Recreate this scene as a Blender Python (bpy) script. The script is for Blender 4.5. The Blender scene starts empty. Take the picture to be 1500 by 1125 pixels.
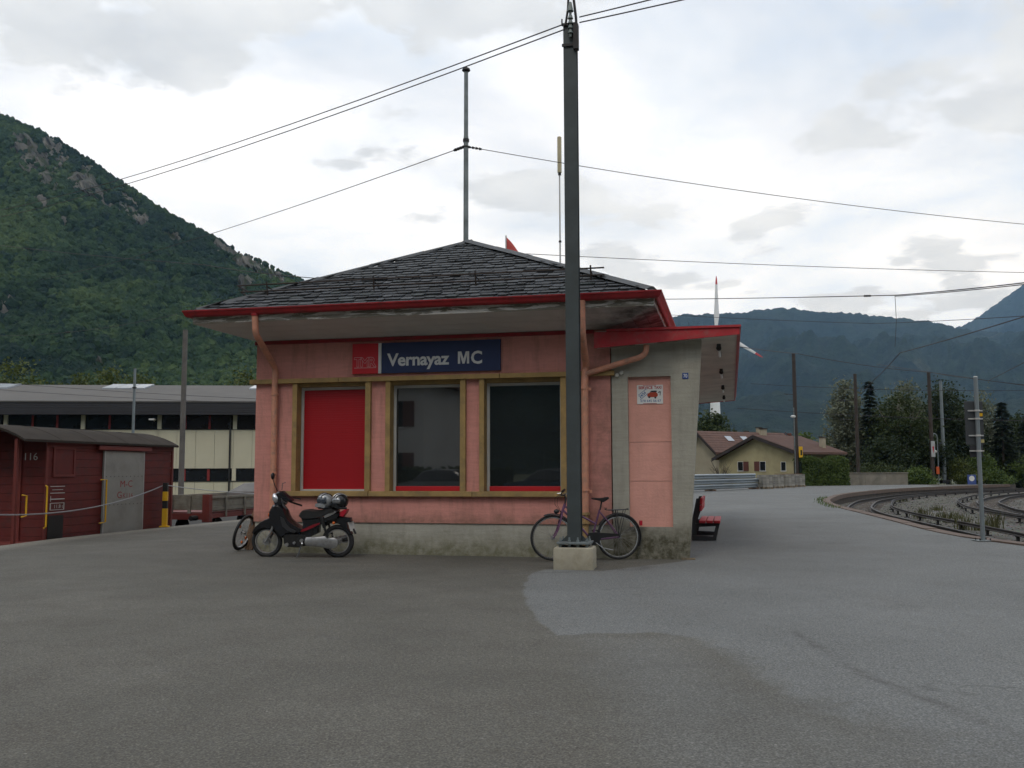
import bpy, bmesh, math, random
import numpy as np
from mathutils import Vector, Matrix, noise as mnoise

random.seed(7)
np.random.seed(7)
R = math.radians
scn = bpy.context.scene
COL = scn.collection

# ------------------------------------------------------------------ camera
EYE = 1.40
FOC = 1400.0                                   # focal length in pixels of the 1500 wide photograph
PITCH = math.atan(125.5 / FOC)
ROLL = 0.003
cam_data = bpy.data.cameras.new('camera')
cam_data.sensor_fit = 'HORIZONTAL'
cam_data.sensor_width = 36.0
cam_data.lens = FOC / 1500.0 * 36.0
cam_data.clip_start = 0.1
cam_data.clip_end = 30000.0
cam = bpy.data.objects.new('camera', cam_data)
COL.objects.link(cam)
cam.matrix_world = (Matrix.Translation((0, 0, EYE)) @ Matrix.Rotation(math.pi / 2 + PITCH, 4, 'X')
                    @ Matrix.Rotation(-ROLL, 4, 'Z'))
scn.camera = cam

# ------------------------------------------------------------------ view
scn.view_settings.view_transform = 'Standard'
scn.view_settings.look = 'None'
scn.view_settings.gamma = 1.0
scn.view_settings.use_curve_mapping = False
scn.view_settings.exposure = 0.14
scn.cycles.max_bounces = 8
scn.cycles.diffuse_bounces = 3
scn.cycles.glossy_bounces = 4
scn.cycles.transmission_bounces = 4
scn.cycles.transparent_max_bounces = 16
scn.cycles.volume_bounces = 1
scn.cycles.use_denoising = True

# ------------------------------------------------------------------ sky and sun (bright overcast)
SUN_EL, SUN_AZ = R(52), R(200)                 # azimuth counted clockwise from +Y
world = bpy.data.worlds.new('World')
scn.world = world
world.use_nodes = True
wn, wl = world.node_tree.nodes, world.node_tree.links
wn.clear()
w_out = wn.new('ShaderNodeOutputWorld')
w_bg = wn.new('ShaderNodeBackground')
w_bg.inputs['Strength'].default_value = 0.1
wl.new(w_bg.outputs[0], w_out.inputs['Surface'])
sky = wn.new('ShaderNodeTexSky')
sky.sky_type = 'NISHITA'
sky.sun_disc = False
sky.sun_elevation = SUN_EL
sky.sun_rotation = SUN_AZ
sky.air_density = 1.0
sky.dust_density = 1.5
tc = wn.new('ShaderNodeTexCoord')


def wmath(op, a, b=None, c=None, clamp=False):
    n = wn.new('ShaderNodeMath'); n.operation = op; n.use_clamp = clamp
    for i, v in enumerate((a, b, c)):
        if v is None:
            continue
        if isinstance(v, (int, float)):
            n.inputs[i].default_value = v
        else:
            wl.new(v, n.inputs[i])
    return n.outputs[0]


def wnoise(vec, scale, detail, rough, dist=0.0):
    n = wn.new('ShaderNodeTexNoise')
    n.inputs['Scale'].default_value = scale
    n.inputs['Detail'].default_value = detail
    n.inputs['Roughness'].default_value = rough
    n.inputs['Distortion'].default_value = dist
    wl.new(vec, n.inputs['Vector'])
    return n.outputs['Fac']


def wramp(fac, stops):
    n = wn.new('ShaderNodeValToRGB')
    e = n.color_ramp.elements
    while len(e) < len(stops):
        e.new(0.5)
    for el, (p, c) in zip(e, stops):
        el.position = p
        el.color = (c, c, c, 1) if isinstance(c, (int, float)) else (*c, 1)
    wl.new(fac, n.inputs[0])
    return n.outputs[0]


def wmix(fac, a, b):
    n = wn.new('ShaderNodeMix'); n.data_type = 'RGBA'
    for i, v in ((0, fac), (6, a), (7, b)):
        if isinstance(v, (int, float)):
            n.inputs[i].default_value = v
        elif isinstance(v, tuple):
            n.inputs[i].default_value = (*v, 1)
        else:
            wl.new(v, n.inputs[i])
    return n.outputs[2]


# clouds lie on a flat layer: direction divided by its height above the horizon
sep = wn.new('ShaderNodeSeparateXYZ')
wl.new(tc.outputs['Generated'], sep.inputs[0])
zz = wmath('ADD', wmath('MAXIMUM', sep.outputs[2], 0.0), 0.16)
comb = wn.new('ShaderNodeCombineXYZ')
wl.new(wmath('DIVIDE', sep.outputs[0], zz), comb.inputs[0])
wl.new(wmath('DIVIDE', sep.outputs[1], zz), comb.inputs[1])
comb.inputs[2].default_value = 3.1
cvec = comb.outputs[0]
veil = wramp(wnoise(cvec, 0.8, 6, 0.55, 0.3), [(0.30, 0.55), (0.50, 1.0)])
white = wramp(wnoise(cvec, 1.7, 7, 0.55, 0.2), [(0.30, (7.1, 8.2, 9.9)), (0.43, (8.8, 9.5, 10.5)), (0.58, (10.4, 10.8, 11.5))])
base = wmix(veil, sky.outputs[0], white)
grey_m = wmath('MULTIPLY', wramp(wnoise(cvec, 2.7, 9, 0.55, 0.12), [(0.535, 0.0), (0.585, 1.0)]), 0.9)
grey_c = wramp(wnoise(cvec, 3.4, 5, 0.55), [(0.3, (6.0, 6.4, 6.9)), (0.7, (8.2, 8.6, 9.0))])
w_col = wmix(grey_m, base, grey_c)
wl.new(w_col, w_bg.inputs['Color'])

sun_data = bpy.data.lights.new('sun', 'SUN')
sun_data.energy = 0.6
sun_data.angle = R(14)
sun_data.color = (1.0, 0.95, 0.88)
sun = bpy.data.objects.new('sun', sun_data)
COL.objects.link(sun)
sun_dir = Vector((math.sin(SUN_AZ) * math.cos(SUN_EL), math.cos(SUN_AZ) * math.cos(SUN_EL), math.sin(SUN_EL)))
sun.rotation_euler = sun_dir.to_track_quat('Z', 'Y').to_euler()

# ------------------------------------------------------------------ helpers: places
cp_, sp_ = math.cos(PITCH), math.sin(PITCH)


def ray(u, v):
    x, y = (u - 750) / FOC, (562.5 - v) / FOC
    c, s = math.cos(ROLL), math.sin(ROLL)
    x, y = c * x + s * y, -s * x + c * y
    return Vector((x, cp_ - y * sp_, sp_ + y * cp_))


def gnd(u, v, z=0.0):
    """point of the level z seen at a place of the photograph"""
    d = ray(u, v); t = (z - EYE) / d.z
    return Vector((d.x * t, d.y * t, z))


def at(u, v, Y):
    """point seen at a place of the photograph, Y metres ahead"""
    d = ray(u, v); t = Y / d.y
    return Vector((d.x * t, Y, EYE + d.z * t))


YAW = R(12.85)
ST0 = Vector((2.7546, 15.0618, 0.0))           # right front foot of the station
UX = Vector((math.cos(YAW), -math.sin(YAW), 0))
UY = Vector((math.sin(YAW), math.cos(YAW), 0))


def S(x, w, z=0.0):
    """station frame (along the front, depth, height) to world"""
    return ST0 + UX * x + UY * w + Vector((0, 0, z))


# ------------------------------------------------------------------ helpers: meshes
class MB:
    def __init__(self):
        self.v, self.f, self.m = [], [], []
        self.cur = 0

    def add(self, verts, faces):
        n = len(self.v)
        self.v.extend([tuple(p) for p in verts])
        for f in faces:
            self.f.append(tuple(i + n for i in f)); self.m.append(self.cur)

    def box(self, a, b, M=None):
        x0, y0, z0 = a; x1, y1, z1 = b
        vs = [(x0, y0, z0), (x1, y0, z0), (x1, y1, z0), (x0, y1, z0), (x0, y0, z1), (x1, y0, z1), (x1, y1, z1), (x0, y1, z1)]
        if M is not None:
            vs = [M @ Vector(p) for p in vs]
        self.add(vs, [(0, 3, 2, 1), (4, 5, 6, 7), (0, 1, 5, 4), (1, 2, 6, 5), (2, 3, 7, 6), (3, 0, 4, 7)])
        return self

    def cbox(self, c, s, M=None):
        return self.box([c[i] - s[i] / 2 for i in range(3)], [c[i] + s[i] / 2 for i in range(3)], M)

    def bbox(self, a, b, r=0.01, M=None):
        """box with chamfered edges"""
        bm = bmesh.new()
        bmesh.ops.create_cube(bm, size=1)
        for v in bm.verts:
            v.co = Vector([(a[i] + b[i]) / 2 + v.co[i] * (b[i] - a[i]) for i in range(3)])
        bmesh.ops.bevel(bm, geom=list(bm.edges), offset=r, segments=2, profile=0.6, affect='EDGES')
        if M is not None:
            bm.transform(M)
        self.frombm(bm)
        return self

    def frombm(self, bm):
        bm.verts.index_update()
        self.add([v.co for v in bm.verts], [[v.index for v in f.verts] for f in bm.faces])
        bm.free()

    def ring(self, c, ax, r, n, ref=None):
        ax = Vector(ax).normalized()
        ref = Vector(ref) if ref else (Vector((0, 0, 1)) if abs(ax.z) < 0.9 else Vector((1, 0, 0)))
        u = ax.cross(ref).normalized(); w = ax.cross(u)
        return [Vector(c) + (u * math.cos(2 * math.pi * i / n) + w * math.sin(2 * math.pi * i / n)) * r for i in range(n)]

    def cyl(self, p0, p1, r0, r1=None, n=10, caps=True):
        r1 = r0 if r1 is None else r1
        ax = Vector(p1) - Vector(p0)
        a, b = self.ring(p0, ax, r0, n), self.ring(p1, ax, r1, n)
        fs = [(i, (i + 1) % n, n + (i + 1) % n, n + i) for i in range(n)]
        if caps:
            fs += [tuple(reversed(range(n))), tuple(range(n, 2 * n))]
        self.add(a + b, fs)
        return self

    def tube(self, pts, r, n=8, closed=False, caps=True):
        pts = [Vector(p) for p in pts]
        k = len(pts)
        rs = r if isinstance(r, (list, tuple)) else [r] * k
        rings, prev = [], None
        for i in range(k):
            if closed:
                d = pts[(i + 1) % k] - pts[i - 1]
            else:
                d = pts[min(i + 1, k - 1)] - pts[max(i - 1, 0)]
            d.normalize()
            if prev is None:
                ref = Vector((0, 0, 1)) if abs(d.z) < 0.9 else Vector((1, 0, 0))
                u = d.cross(ref).normalized()
            else:
                u = prev - d * prev.dot(d)
                if u.length < 1e-6:
                    u = d.orthogonal()
                u.normalize()
            prev = u
            w = d.cross(u)
            rings.append([pts[i] + (u * math.cos(2 * math.pi * j / n) + w * math.sin(2 * math.pi * j / n)) * rs[i] for j in range(n)])
        vs = [p for rg in rings for p in rg]
        fs = []
        for i in range(k if closed else k - 1):
            a, b = i * n, ((i + 1) % k) * n
            fs += [(a + j, a + (j + 1) % n, b + (j + 1) % n, b + j) for j in range(n)]
        if caps and not closed:
            fs += [tuple(reversed(range(n))), tuple(range((k - 1) * n, k * n))]
        self.add(vs, fs)
        return self

    def torus(self, c, ax, R0, r, n=28, m=8):
        ring = self.ring(c, ax, R0, n)
        return self.tube(ring, r, m, closed=True)

    def prism(self, poly, fn, t0, t1):
        """polygon (2D) extruded between t0 and t1; fn(a, b, t) gives the point"""
        n = len(poly)
        vs = [fn(a, b, t0) for a, b in poly] + [fn(a, b, t1) for a, b in poly]
        fs = [(i, (i + 1) % n, n + (i + 1) % n, n + i) for i in range(n)] + [tuple(reversed(range(n))), tuple(range(n, 2 * n))]
        self.add(vs, fs)
        return self

    def puff(self, poly, hw, fn, shrink=0.8, rows=((-1, None), (-0.72, 1), (0.72, 1), (1, None)), y0=0.0):
        """side outline with a rounded width: the outline at mid-width, drawn in at both flanks"""
        n = len(poly)
        cx = sum(p[0] for p in poly) / n; cy = sum(p[1] for p in poly) / n
        vs = []
        for t, k in rows:
            k = shrink if k is None else k
            vs += [fn(cx + (a - cx) * k, cy + (b - cy) * k, y0 + t * hw) for a, b in poly]
        fs = []
        for q in range(len(rows) - 1):
            fs += [(q * n + i, q * n + (i + 1) % n, (q + 1) * n + (i + 1) % n, (q + 1) * n + i) for i in range(n)]
        fs += [tuple(reversed(range(n))), tuple(range((len(rows) - 1) * n, len(rows) * n))]
        self.add(vs, fs)
        return self

    def ell(self, c, s, nu=16, nv=10, M=None, v0=0.0, v1=1.0):
        vs, fs = [], []
        for j in range(nv + 1):
            th = math.pi * (v0 + (v1 - v0) * j / nv)
            for i in range(nu):
                ph = 2 * math.pi * i / nu
                p = Vector((s[0] * math.sin(th) * math.cos(ph), s[1] * math.sin(th) * math.sin(ph), s[2] * math.cos(th)))
                p = (M @ p if M is not None else p) + Vector(c)
                vs.append(p)
        for j in range(nv):
            for i in range(nu):
                fs.append((j * nu + i, (j + 1) * nu + i, (j + 1) * nu + (i + 1) % nu, j * nu + (i + 1) % nu))
        self.add(vs, fs)
        return self

    def mesh(self, name, mats, smooth=False, fix=True):
        me = bpy.data.meshes.new(name)
        me.from_pydata(self.v, [], self.f)
        mats = mats if isinstance(mats, (list, tuple)) else [mats]
        for m in mats:
            me.materials.append(m)
        if len(mats) > 1:
            me.polygons.foreach_set('material_index', self.m)
        if fix:
            bm = bmesh.new(); bm.from_mesh(me)
            bmesh.ops.recalc_face_normals(bm, faces=bm.faces)
            bm.to_mesh(me); bm.free()
        if smooth:
            me.polygons.foreach_set('use_smooth', [True] * len(me.polygons))
            try:
                me.set_sharp_from_angle(angle=R(smooth if smooth is not True else 40))
            except Exception:
                pass
        me.update()
        return me

    def build(self, name, mats, parent=None, smooth=False, loc=None, rz=0.0, fix=True):
        o = bpy.data.objects.new(name, self.mesh(name, mats, smooth, fix))
        COL.objects.link(o)
        if parent is not None:
            o.parent = parent
        if loc is not None:
            o.location = loc
        o.rotation_euler.z = rz
        return o


def tag(o, label=None, cat=None, group=None, kind=None):
    if label: o['label'] = label
    if cat: o['category'] = cat
    if group: o['group'] = group
    if kind: o['kind'] = kind
    return o


def thing(name, label, cat, loc=(0, 0, 0), rz=0.0, group=None):
    o = bpy.data.objects.new(name, None)
    COL.objects.link(o)
    o.empty_display_size = 0.2
    o.location = loc; o.rotation_euler.z = rz
    return tag(o, label, cat, group)


def link_copy(o, parent=None):
    c = o.copy(); COL.objects.link(c)
    if parent is not None: c.parent = parent
    return c


KIDS = {}


def copy_tree(o, parent=None):
    c = link_copy(o, parent)
    for ch in [x for x in bpy.data.objects if x.parent == o]:
        copy_tree(ch, c)
    return c


def place_mesh(name, me, parent, loc=(0, 0, 0), rot=(0, 0, 0), scale=(1, 1, 1)):
    o = bpy.data.objects.new(name, me)
    COL.objects.link(o)
    o.parent = parent
    o.location = loc; o.rotation_euler = rot; o.scale = scale
    return o


def text_mesh(s, bold=0.0, spacing=1.0, outline=None):
    """the built-in font as flat triangles, scaled to cap height 1, left bottom at the origin: (verts, faces, width)"""
    cu = bpy.data.curves.new('txt', 'FONT')
    cu.body = s
    cu.size = 1.0
    cu.offset = bold
    cu.space_character = spacing
    cu.resolution_u = 3
    o = bpy.data.objects.new('txt', cu)
    COL.objects.link(o)
    bpy.context.view_layer.update()
    dg = bpy.context.evaluated_depsgraph_get()
    me = bpy.data.meshes.new_from_object(o.evaluated_get(dg))
    V = [tuple(v.co) for v in me.vertices]
    F = [tuple(p.vertices) for p in me.polygons]
    bpy.data.objects.remove(o); bpy.data.curves.remove(cu); bpy.data.meshes.remove(me)
    x0 = min(p[0] for p in V); x1 = max(p[0] for p in V)
    return [(p[0] - x0, p[1]) for p in V], F, x1 - x0


def lettering(mb, s, x, z, h, width=None, y=0.0, bold=0.0, spacing=1.0, rot=0.0, M=None):
    """write s on the plane y, facing -y; h cap height, width stretches the line"""
    V, F, w = text_mesh(s, bold, spacing)
    k = h / 0.70
    kx = (width / w) if width else k
    c, sn = math.cos(rot), math.sin(rot)
    vs = []
    for a, b in V:
        a, b = a * kx, b * k
        p = Vector((x + a * c - b * sn, y, z + a * sn + b * c))
        vs.append(M @ p if M is not None else p)
    mb.add(vs, F)


# ------------------------------------------------------------------ helpers: materials
class MT:
    """small node-graph builder round a Principled BSDF"""
    def __init__(self, name):
        self.m = bpy.data.materials.new(name)
        self.m.use_nodes = True
        self.t = self.m.node_tree
        self.n, self.l = self.t.nodes, self.t.links
        self.b = self.n['Principled BSDF']
        self.co = self.n.new('ShaderNodeTexCoord').outputs['Object']
        self.geo = self.n.new('ShaderNodeNewGeometry')

    def put(self, sock, v):
        if isinstance(v, (int, float)): sock.default_value = v
        elif isinstance(v, tuple): sock.default_value = (*v, 1) if len(v) == 3 and sock.type == 'RGBA' else v
        else: self.l.new(v, sock)

    def math(self, op, a, b=0.0, clamp=False):
        n = self.n.new('ShaderNodeMath'); n.operation = op; n.use_clamp = clamp
        self.put(n.inputs[0], a); self.put(n.inputs[1], b)
        return n.outputs[0]

    def noise(self, scale, detail=4, rough=0.55, vec=None, dist=0.0):
        n = self.n.new('ShaderNodeTexNoise')
        n.inputs['Scale'].default_value = scale; n.inputs['Detail'].default_value = detail
        n.inputs['Roughness'].default_value = rough; n.inputs['Distortion'].default_value = dist
        self.l.new(vec if vec is not None else self.co, n.inputs['Vector'])
        return n.outputs['Fac']

    def voronoi(self, scale, vec=None, out='Distance', feature='F1'):
        n = self.n.new('ShaderNodeTexVoronoi'); n.feature = feature
        n.inputs['Scale'].default_value = scale
        self.l.new(vec if vec is not None else self.co, n.inputs['Vector'])
        return n.outputs[out]

    def scaled(self, s, vec=None):
        n = self.n.new('ShaderNodeMapping')
        n.inputs['Scale'].default_value = s
        self.l.new(vec if vec is not None else self.co, n.inputs['Vector'])
        return n.outputs[0]

    def ramp(self, fac, stops):
        n = self.n.new('ShaderNodeValToRGB'); e = n.color_ramp.elements
        while len(e) < len(stops): e.new(0.5)
        for el, (p, c) in zip(e, stops):
            el.position = p
            el.color = (c, c, c, 1) if isinstance(c, (int, float)) else (*c, 1)
        self.l.new(fac, n.inputs[0])
        return n.outputs[0]

    def mix(self, fac, a, b, mode='MIX'):
        n = self.n.new('ShaderNodeMix'); n.data_type = 'RGBA'; n.blend_type = mode
        self.put(n.inputs[0], fac); self.put(n.inputs[6], a); self.put(n.inputs[7], b)
        return n.outputs[2]

    def xyz(self, vec=None):
        n = self.n.new('ShaderNodeSeparateXYZ')
        self.l.new(vec if vec is not None else self.co, n.inputs[0])
        return n.outputs

    def attr(self, name, out='Fac', kind='GEOMETRY'):
        n = self.n.new('ShaderNodeAttribute'); n.attribute_name = name; n.attribute_type = kind
        return n.outputs[out]

    def rand(self):
        return self.n.new('ShaderNodeObjectInfo').outputs['Random']

    def island(self):
        return self.geo.outputs['Random Per Island']

    def bump(self, h, strength=0.3, dist=0.01):
        n = self.n.new('ShaderNodeBump')
        n.inputs['Strength'].default_value = strength; n.inputs['Distance'].default_value = dist
        self.l.new(h, n.inputs['Height'])
        self.l.new(n.outputs[0], self.b.inputs['Normal'])

    def done(self, col, rough=0.6, metal=0.0, spec=0.5):
        self.put(self.b.inputs['Base Color'], col)
        self.put(self.b.inputs['Roughness'], rough)
        self.b.inputs['Metallic'].default_value = metal
        self.b.inputs['Specular IOR Level'].default_value = spec
        return self.m


def mat(name, col, rough=0.6, metal=0.0, var=0.12, vscale=3.0, bscale=None, bstr=0.2, spec=0.5, island=0.0, dirt=None, dscale=2.5):
    """plain painted or raw surface with mottling, optional grime and relief"""
    t = MT(name)
    c = tuple(col)
    n = t.noise(vscale, 5, 0.6)
    out = t.mix(t.ramp(n, [(0.3, 0.0), (0.7, 1.0)]), tuple(x * (1 - var) for x in c), tuple(min(1, x * (1 + var)) for x in c))
    if island:
        out = t.mix(1.0, out, t.ramp(t.island(), [(0.0, 1 - island), (1.0, 1 + island * 0.3)]), 'MULTIPLY')
    if dirt:
        out = t.mix(t.math('MULTIPLY', t.ramp(t.noise(dscale, 7, 0.65, dist=0.4), [(0.48, 0.0), (0.72, 1.0)]), 0.75), out, dirt)
    if bscale:
        t.bump(t.noise(bscale, 4, 0.6), bstr, 0.01)
    return t.done(out, rough, metal, spec)

# ================================================================== SETTING
def smooth_curve(ys, pts, k=9):
    yy = np.array([p[0] for p in pts], float); xx = np.array([p[1] for p in pts], float)
    fine = np.linspace(yy[0], yy[-1], 1200)
    v = np.interp(fine, yy, xx)
    kk = np.hanning(61); kk /= kk.sum()
    v = np.convolve(np.pad(v, 30, mode='reflect', reflect_type='odd'), kk, 'valid')
    return np.interp(ys, fine, v)


LEFT_E = [(-60, -10.3), (5, -9.9), (18.3, -9.7), (20.5, -9.5), (24.7, -8.62), (27.5, -7.83), (40, -5.0), (84, 5.0)]
RIGHT_E = [(-60, 44), (-20, 29), (0, 17), (9, 12.0), (14, 10.1), (17.9, 9.42), (19.3, 9.31), (21.6, 9.6), (28.1, 10.9),
           (33.9, 11.85), (38.6, 12.8), (43.7, 14.3), (52.9, 18.1), (62.7, 23.8), (70, 29.3), (76.2, 35.4), (84, 44)]
XL = lambda y: smooth_curve(y, LEFT_E)
XR = lambda y: smooth_curve(y, RIGHT_E)

# signed distance to the outline of the newer, bluish asphalt (positive inside)
NEW_PX = [(800, 833), (778, 840), (767, 856), (772, 882), (792, 912), (815, 930), (868, 927), (960, 926), (1020, 933),
          (1080, 965), (1125, 1003), (1230, 1045), (1400, 1118), (1750, 1250), (2300, 1000), (1700, 760), (1300, 702), (900, 701), (600, 702), (600, 745), (985, 805), (1006, 821), (880, 836)]
NEW = np.array([tuple(gnd(u, v))[:2] for u, v in NEW_PX])


def poly_sd(P, poly):
    d = np.full(len(P), 1e9); inside = np.zeros(len(P), bool)
    n = len(poly)
    for i in range(n):
        a, b = poly[i], poly[(i + 1) % n]
        ab = b - a
        t = np.clip(((P - a) @ ab) / (ab @ ab), 0, 1)
        q = a + t[:, None] * ab
        d = np.minimum(d, np.hypot(*(P - q).T))
        c = ((a[1] > P[:, 1]) != (b[1] > P[:, 1])) & (P[:, 0] < (b[0] - a[0]) * (P[:, 1] - a[1]) / (b[1] - a[1] + 1e-12) + a[0])
        inside ^= c
    return np.where(inside, d, -d)


def line_d(P, pts):
    d = np.full(len(P), 1e9)
    for a, b in zip(pts[:-1], pts[1:]):
        a, b = np.array(a[:2]), np.array(b[:2]); ab = b - a
        t = np.clip(((P - a) @ ab) / (ab @ ab), 0, 1)
        d = np.minimum(d, np.hypot(*(P - (a + t[:, None] * ab)).T))
    return d


def asphalt_material():
    t = MT('asphalt')
    n_edge = t.noise(2.2, 8, 0.65, dist=0.5)
    n_big = t.noise(0.35, 5, 0.6, dist=0.4)
    n_mid = t.noise(1.6, 6, 0.65)
    n_wear = t.noise(0.9, 8, 0.7, vec=t.scaled((1.0, 0.35, 1.0)))
    grit = t.noise(95, 3, 0.7)
    grit2 = t.noise(34, 4, 0.7)
    stone = t.math('ADD', t.math('MULTIPLY', t.voronoi(70), 0.9), 0.15)
    sd = t.attr('newness'); soft = t.attr('softness')
    d = t.math('ADD', sd, t.math('MULTIPLY', t.math('SUBTRACT', n_edge, 0.5), t.math('ADD', t.math('MULTIPLY', soft, 2.4), 0.20)))
    m = t.math('ADD', t.math('DIVIDE', d, t.math('ADD', t.math('MULTIPLY', soft, 0.9), 0.05)), 0.5, clamp=True)
    old = t.mix(t.ramp(n_big, [(0.32, 0.0), (0.68, 1.0)]), (0.070, 0.067, 0.057), (0.102, 0.097, 0.083))
    old = t.mix(t.math('MULTIPLY', t.ramp(n_mid, [(0.48, 0.0), (0.72, 1.0)]), 0.6), old, (0.078, 0.072, 0.062))
    new = t.mix(t.ramp(n_big, [(0.32, 0.0), (0.68, 1.0)]), (0.108, 0.111, 0.108), (0.137, 0.141, 0.138))
    new = t.mix(t.math('MULTIPLY', t.ramp(n_wear, [(0.52, 0.0), (0.70, 1.0)]), 0.5), new, (0.108, 0.106, 0.100))
    wn_ = t.math('ADD', t.math('MULTIPLY', t.attr('worn'), 1.0), t.math('MULTIPLY', t.math('SUBTRACT', n_wear, 0.5), 1.2))
    old = t.mix(t.math('MULTIPLY', t.ramp(wn_, [(0.25, 0.0), (0.75, 1.0)]), 0.5), old, new)
    c = t.mix(m, old, new)
    # thin lighter scuffs over the old part
    c = t.mix(t.math('MULTIPLY', t.ramp(t.noise(1.1, 9, 0.72, vec=t.scaled((0.5, 1.3, 1.0)), dist=0.8), [(0.60, 0.0), (0.72, 1.0)]), 0.30), c, (0.135, 0.135, 0.130))
    # oil and wet dark stains
    c = t.mix(t.math('MULTIPLY', t.ramp(t.noise(0.8, 7, 0.6, dist=0.6), [(0.62, 0.0), (0.74, 1.0)]), 0.35), c, (0.055, 0.053, 0.050))
    c = t.mix(t.math('MULTIPLY', t.attr('seam'), t.ramp(n_mid, [(0.3, 0.2), (0.6, 0.8)])), c, (0.062, 0.060, 0.058))
    c = t.mix(t.math('MULTIPLY', t.attr('edging'), t.ramp(n_mid, [(0.3, 0.3), (0.6, 0.8)])), c, (0.215, 0.200, 0.170))
    c = t.mix(1.0, c, t.ramp(grit, [(0.25, 0.45), (0.5, 1.0), (0.78, 1.75)]), 'MULTIPLY')
    c = t.mix(1.0, c, t.ramp(grit2, [(0.28, 0.72), (0.5, 1.0), (0.75, 1.25)]), 'MULTIPLY')
    c = t.mix(0.55, c, t.mix(1.0, c, stone, 'OVERLAY'))
    # hairline cracks and sparse pale grit
    ck = t.n.new('ShaderNodeTexVoronoi'); ck.feature = 'DISTANCE_TO_EDGE'; ck.inputs['Scale'].default_value = 0.42
    wob = t.n.new('ShaderNodeTexNoise'); wob.inputs['Scale'].default_value = 1.4; wob.inputs['Detail'].default_value = 7
    t.l.new(t.co, wob.inputs['Vector'])
    vmx = t.n.new('ShaderNodeVectorMath'); vmx.operation = 'MULTIPLY_ADD'
    t.l.new(wob.outputs['Color'], vmx.inputs[0]); vmx.inputs[1].default_value = (0.9, 0.9, 0.0); t.l.new(t.co, vmx.inputs[2])
    t.l.new(vmx.outputs[0], ck.inputs['Vector'])
    ckm = t.math('MULTIPLY', t.ramp(ck.outputs['Distance'], [(0.0, 1.0), (0.006, 0.0)]), t.ramp(t.noise(0.5, 4, 0.6), [(0.54, 0.0), (0.64, 0.35)]))
    c = t.mix(ckm, c, (0.03, 0.029, 0.027))
    sp = t.n.new('ShaderNodeTexVoronoi'); sp.inputs['Scale'].default_value = 5.5
    t.l.new(t.co, sp.inputs['Vector'])
    c = t.mix(t.ramp(sp.outputs['Distance'], [(0.030, 0.65), (0.048, 0.0)]), c, (0.30, 0.29, 0.26))
    h = t.math('ADD', t.math('MULTIPLY', grit, 0.7), grit2)
    t.bump(h, 0.55, 0.012)
    return t.done(c, t.ramp(n_mid, [(0.3, 0.78), (0.7, 0.92)]), 0, 0.35)


A_ASPH = asphalt_material()
rows = np.concatenate([np.linspace(-60, 2.5, 26)[:-1], np.linspace(2.5, 9, 150)[:-1], np.linspace(9, 22, 190)[:-1], np.linspace(22, 45, 110)[:-1], np.linspace(45, 84, 60)])
NCOL = 330
xl, xr = XL(rows), XR(rows)
T = np.linspace(0, 1, NCOL)
GX = xl[:, None] * (1 - T) + xr[:, None] * T
GY = np.repeat(rows[:, None], NCOL, 1)
gz = np.array([mnoise.noise((x * 0.22, y * 0.22, 0.3)) for x, y in zip(GX[::1, ::15].ravel(), GY[::1, ::15].ravel())]).reshape(len(rows), -1)
GZ = np.zeros_like(GX)
tt = np.linspace(0, 1, gz.shape[1])
for i in range(len(rows)):
    GZ[i] = np.interp(T, tt, gz[i]) * 0.012 - 0.006
nr = len(rows)
V = np.stack([GX.ravel(), GY.ravel(), GZ.ravel()], 1)
idx = np.arange(nr * NCOL).reshape(nr, NCOL)
F = np.stack([idx[:-1, :-1], idx[:-1, 1:], idx[1:, 1:], idx[1:, :-1]], -1).reshape(-1, 4)
me = bpy.data.meshes.new('asphalt')
me.from_pydata(V.tolist(), [], F.tolist())
P2 = V[:, :2]
sd = poly_sd(P2, NEW)
soft = np.clip((P2[:, 0] - 1.2) / 2.0, 0, 1) * np.clip((11.5 - P2[:, 1]) / 2.5, 0, 1)
seam = np.exp(-(line_d(P2, [gnd(1165, 925), gnd(1260, 985), gnd(1400, 1042), gnd(1560, 1105)]) / 0.035) ** 2)
seam = np.maximum(seam, 0.8 * np.exp(-(line_d(P2, [S(-1.9, -1.55), S(-0.6, -1.72), S(-0.55, -1.2)]) / 0.10) ** 2))
for a_, b_, w_ in ((gnd(742, 840), gnd(884, 836), .07), (gnd(735, 831), gnd(742, 840), .05), (gnd(515, 822), gnd(405, 822), .16), (gnd(470, 930), gnd(492, 934), .05)):
    seam = np.maximum(seam, 0.7 * np.exp(-(line_d(P2, [a_, b_]) / w_) ** 2))
edge = np.exp(-((P2[:, 0] - XL(P2[:, 1])) / 0.55) ** 4)
worn = poly_sd(P2, np.array([tuple(gnd(u, v))[:2] for u, v in ((818, 925), (838, 985), (880, 1060), (930, 1150), (1100, 1400), (1900, 1400), (1500, 1130), (1120, 1000), (1000, 930))]))
worn = np.clip(worn / 1.2 + 0.35, 0, 0.75)
for nm, arr in (('newness', sd), ('worn', worn), ('softness', soft), ('seam', seam), ('edging', edge)):
    a = me.attributes.new(nm, 'FLOAT', 'POINT')
    a.data.foreach_set('value', arr.astype(np.float32))
me.materials.append(A_ASPH)
me.polygons.foreach_set('use_smooth', [True] * len(me.polygons))
asphalt = bpy.data.objects.new('asphalt_forecourt', me)
COL.objects.link(asphalt)
tag(asphalt, 'worn asphalt forecourt and platform in brown and bluish grey', kind='structure')

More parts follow.
